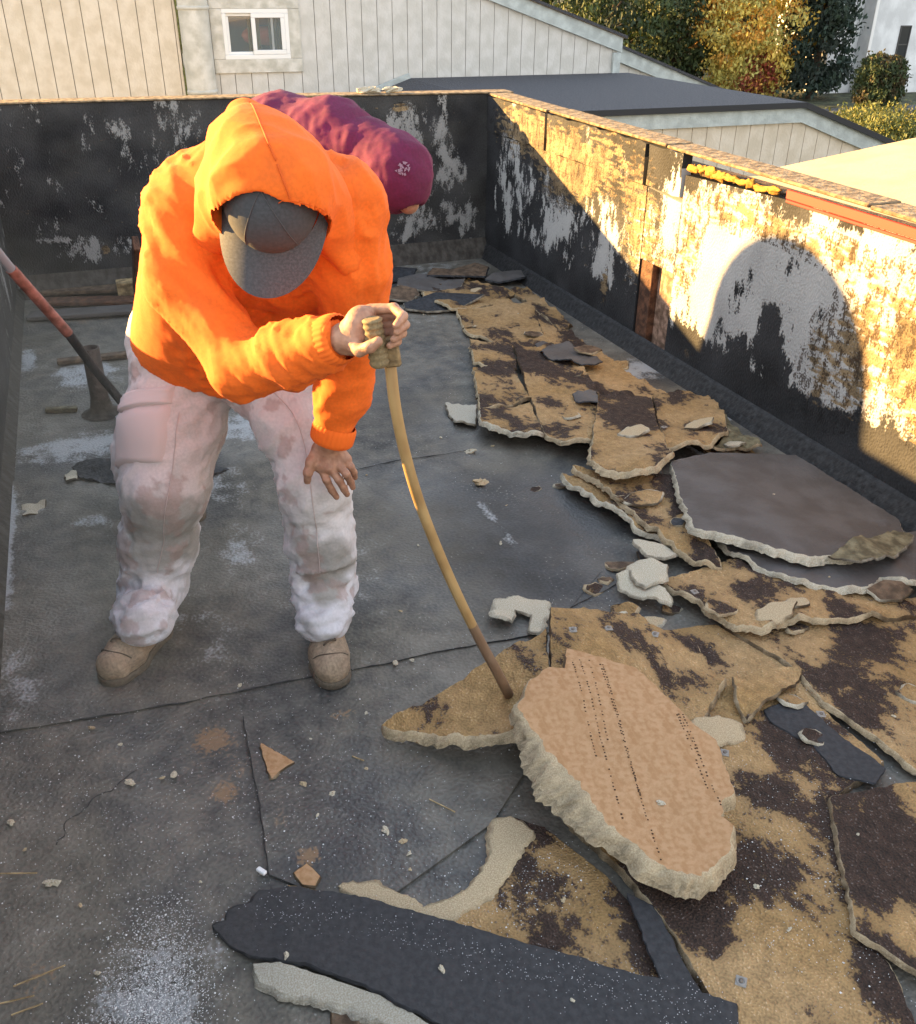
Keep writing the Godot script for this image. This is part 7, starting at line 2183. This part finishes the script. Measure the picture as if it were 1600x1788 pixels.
func debris() -> void:
	var spots := [Vector3(1.277, 0.000, -3.142), Vector3(1.213, 0.000, -2.876), Vector3(0.583, 0.008, -1.963), Vector3(0.631, 0.008, -1.959), Vector3(0.246, 0.012, -1.612), Vector3(0.302, 0.012, -1.560), Vector3(-0.036, 0.007, -1.750), Vector3(-0.062, 0.007, -1.750), Vector3(-0.133, 0.007, -1.759), Vector3(-0.391, 0.007, -1.728), Vector3(-0.360, 0.007, -1.638), Vector3(-0.306, 0.007, -1.526), Vector3(0.386, 0.012, -1.413), Vector3(0.413, 0.012, -1.369), Vector3(0.415, 0.012, -1.334), Vector3(0.108, 0.012, -1.396), Vector3(0.403, 0.012, -1.295), Vector3(0.931, 0.030, -1.178), Vector3(1.057, 0.028, -0.988), Vector3(1.232, 0.000, -2.681), Vector3(0.978, 0.000, -2.674), Vector3(1.111, 0.000, -2.453), Vector3(0.834, 0.008, -1.886), Vector3(0.297, 0.012, -1.753), Vector3(0.255, 0.012, -1.510), Vector3(0.398, 0.012, -1.608), Vector3(1.167, 0.000, -1.965), Vector3(0.379, 0.045, -1.032), Vector3(0.674, 0.016, -1.110), Vector3(0.114, 0.045, -1.170), Vector3(0.582, 0.045, -0.895), Vector3(0.674, 0.000, -2.194), Vector3(0.452, 0.008, -1.796), Vector3(0.862, 0.000, -2.254), Vector3(1.111, 0.000, -2.095), Vector3(0.894, 0.000, -2.739), Vector3(0.844, 0.000, -2.531), Vector3(-0.210, 0.007, -1.988), Vector3(-0.147, 0.007, -1.900), Vector3(-0.017, 0.007, -1.419), Vector3(-0.253, 0.007, -1.448), Vector3(-0.228, 0.007, -1.277), Vector3(0.167, 0.000, -2.020), Vector3(1.935, 0.085, -1.823), Vector3(2.090, 0.070, -2.299), Vector3(2.171, 0.030, -4.667), Vector3(1.380, 0.000, -3.161), Vector3(1.211, 0.000, -3.310), Vector3(1.684, 0.000, -4.885), Vector3(1.530, 0.000, -4.830), Vector3(1.339, 0.050, -1.014), Vector3(1.056, 0.028, -0.881), Vector3(0.828, 0.000, -3.092), Vector3(0.862, 0.000, -2.840), Vector3(1.695, 0.035, -1.288)]
	var variants := []
	for i in 5: variants.append(lump(Vector3(1, 0.45, 0.7), 170 + i, 0.55, true))
	for i in spots.size():
		var big := 0.006 if i > 21 else 0.009
		if i < 2: big = 0.024
		var s: float = big * rng.randf_range(0.6, 1.25)
		var o := put("debris_chip", variants[i % 5], [M.torn_pale, M.torn, M.torn_pale][i % 3], null, Vector3(spots[i].x, support(spots[i]) + s * 0.25, spots[i].z))
		o.rotation = Vector3(rng.randf_range(-0.3, 0.3), rng.randf() * TAU, rng.randf_range(-0.3, 0.3))
		o.scale = Vector3(s * rng.randf_range(0.7, 1.5), s, s)
		var p := o.position
		var where := "on the stained board sheets at the right" if p.x > 0.95 and p.z > -1.9 else ("on the black strip" if p.z > -1.12 and p.x > 0.15 and p.y > 0.04 else ("on the felt in front of the boots" if p.z > -2.0 else ("on the dark roof between the trousers and the pile" if p.z > -3.3 else "far back near the pile")))
		tag(o, "small pale chip lying " + where, "chip", "pale chips " + where)
	tag(put("white_stub", box(Vector3(0.011, 0.008, 0.024), 0.002), M.white, null, Vector3(0.107, 0.017, -1.393)), "small white stub standing out on the felt near the end of the black strip", "stub")
	get_node("white_stub").rotation.y = 0.6
	# splinters
	for q in [[Vector3(-0.375, 0.008, -1.304), Vector3(-0.283, 0.009, -1.315)], [Vector3(-0.397, 0.008, -1.276), Vector3(-0.338, 0.009, -1.270)], [Vector3(-0.377, 0.008, -1.245), Vector3(-0.323, 0.009, -1.248)], [Vector3(0.505, 0.013, -1.460), Vector3(0.547, 0.013, -1.403)], [Vector3(0.376, 0.012, -1.656), Vector3(0.399, 0.012, -1.631)], [Vector3(-0.408, 0.008, -1.588), Vector3(-0.335, 0.008, -1.562)]]:
		tag(put("splinter", bar(q[0], q[1], 0.003, 0.0025, 0.0005), M.wood_pale), "thin straw coloured wood splinter lying on the felt", "splinter", "splinters on the felt")
	# loose grit and mineral granules: too many to count
	var mm := MultiMesh.new()
	mm.transform_format = MultiMesh.TRANSFORM_3D
	mm.use_colors = true
	var g := new_st()
	var v := [Vector3(0, 1, 0), Vector3(1, 0, 0.2), Vector3(-0.1, 0, 1), Vector3(-1, 0, -0.1), Vector3(0.2, 0, -0.9), Vector3(0, -0.6, 0)]
	for t in [[0, 1, 2], [0, 2, 3], [0, 3, 4], [0, 4, 1], [5, 2, 1], [5, 3, 2], [5, 4, 3], [5, 1, 4]]:
		for i in t: g.add_vertex(v[i])
	mm.mesh = done(g)
	var clouds := [[Vector2(-0.119, -1.222), 0.05, 0.085, 3200], [Vector2(-0.155, -1.163), 0.055, 0.05, 2200], [Vector2(-0.088, -1.307), 0.06, 0.06, 300], [Vector2(-0.387, -2.108), 0.10, 0.18, 450], [Vector2(-0.187, -3.732), 0.13, 0.08, 700], [Vector2(-0.113, -4.504), 0.10, 0.14, 400], [Vector2(0.475, -3.699), 0.14, 0.08, 350], [Vector2(-0.445, -3.106), 0.03, 0.3, 300], [Vector2(0.120, -1.519), 0.25, 0.16, 900], [Vector2(-0.033, -1.823), 0.3, 0.2, 700], [Vector2(0.590, -1.166), 0.10, 0.05, 500], [Vector2(1.228, -1.052), 0.25, 0.2, 900], [Vector2(1.150, -0.867), 0.15, 0.12, 400], [Vector2(0.742, -2.402), 0.3, 0.4, 900], [Vector2(1.000, -2.307), 0.2, 0.4, 500], [Vector2(0.057, -2.655), 0.25, 0.3, 500], [Vector2(1.679, -1.383), 0.2, 0.15, 300], [Vector2(0.395, -1.333), 0.2, 0.1, 300], [Vector2(-0.239, -1.571), 0.12, 0.2, 500], [Vector2(1.663, -3.566), 0.4, 0.6, 500], [Vector2(0.216, -2.215), 0.2, 0.1, 300]]
	var total := 0
	for c in clouds: total += c[3]
	mm.instance_count = total + 900
	var k := 0
	for c in clouds:
		for i in c[3]:
			var p: Vector2 = c[0] + Vector2(rng.randfn() * c[1], rng.randfn() * c[2])
			p.x = clampf(p.x, LWALL + 0.03, RWALL - 0.1)
			var on_board: bool = p.x > 0.95 + max(0.0, -1.0 - p.y) * 0.1 and p.y > -1.9
			var y := 0.023 if on_board else (0.0075 if p.y > -2.1 else 0.001)
			var s := rng.randf_range(0.0006, 0.0015)
			if rng.randf() < 0.06: s *= 1.9
			mm.set_instance_transform(k, Transform3D(Basis(Vector3.UP, rng.randf() * TAU).scaled(Vector3(s, s * 0.8, s)), Vector3(p.x, y + s * 0.4, p.y)))
			var w := rng.randf_range(0.35, 0.8)
			mm.set_instance_color(k, Color(w, w, w * 0.98))
			k += 1
	for i in 900:    # on the black strip
		var t := rng.randf()
		var a := Vector2(0.080, -1.300).lerp(Vector2(0.836, -0.771), t)
		var p := a + Vector2(rng.randfn() * 0.02, rng.randfn() * 0.035)
		var s := rng.randf_range(0.0006, 0.0013)
		mm.set_instance_transform(k, Transform3D(Basis(Vector3.UP, rng.randf() * TAU).scaled(Vector3(s, s, s)), Vector3(p.x, lerpf(0.024, 0.038, min(1.0, t * 2.5)), p.y)))
		var w := rng.randf_range(0.3, 0.7)
		mm.set_instance_color(k, Color(w, w, w * 1.02))
		k += 1
	var o := MultiMeshInstance3D.new()
	o.name = "loose_granules"
	o.multimesh = mm
	var gm := plain(Color.WHITE, 0.8)
	gm.vertex_color_use_as_albedo = true
	o.material_override = gm
	add_child(o, true)
	tag(o, "pale mineral granules and grit strewn over the roof floor", "granules", "", "stuff")

# dust of the tear-off hanging in the low sun along the left wall
func dust() -> void:
	for s in [0.45, 0.6, 0.75, 0.9, 1.05, 1.2, 1.35]:
		var q := [Vector3(-0.60, 0.12, -2.9), Vector3(1.7, 1.25, 4.4) * s, 0.016]
		var f := FogVolume.new()
		f.name = numbered("dust_haze")
		f.shape = RenderingServer.FOG_VOLUME_SHAPE_ELLIPSOID
		f.size = q[1]
		f.position = q[0]
		var fm := FogMaterial.new()
		fm.albedo = Color(0.95, 0.90, 0.80)
		fm.density = q[2]
		f.material = fm
		add_child(f, true)
		f.set_meta("kind", "structure")
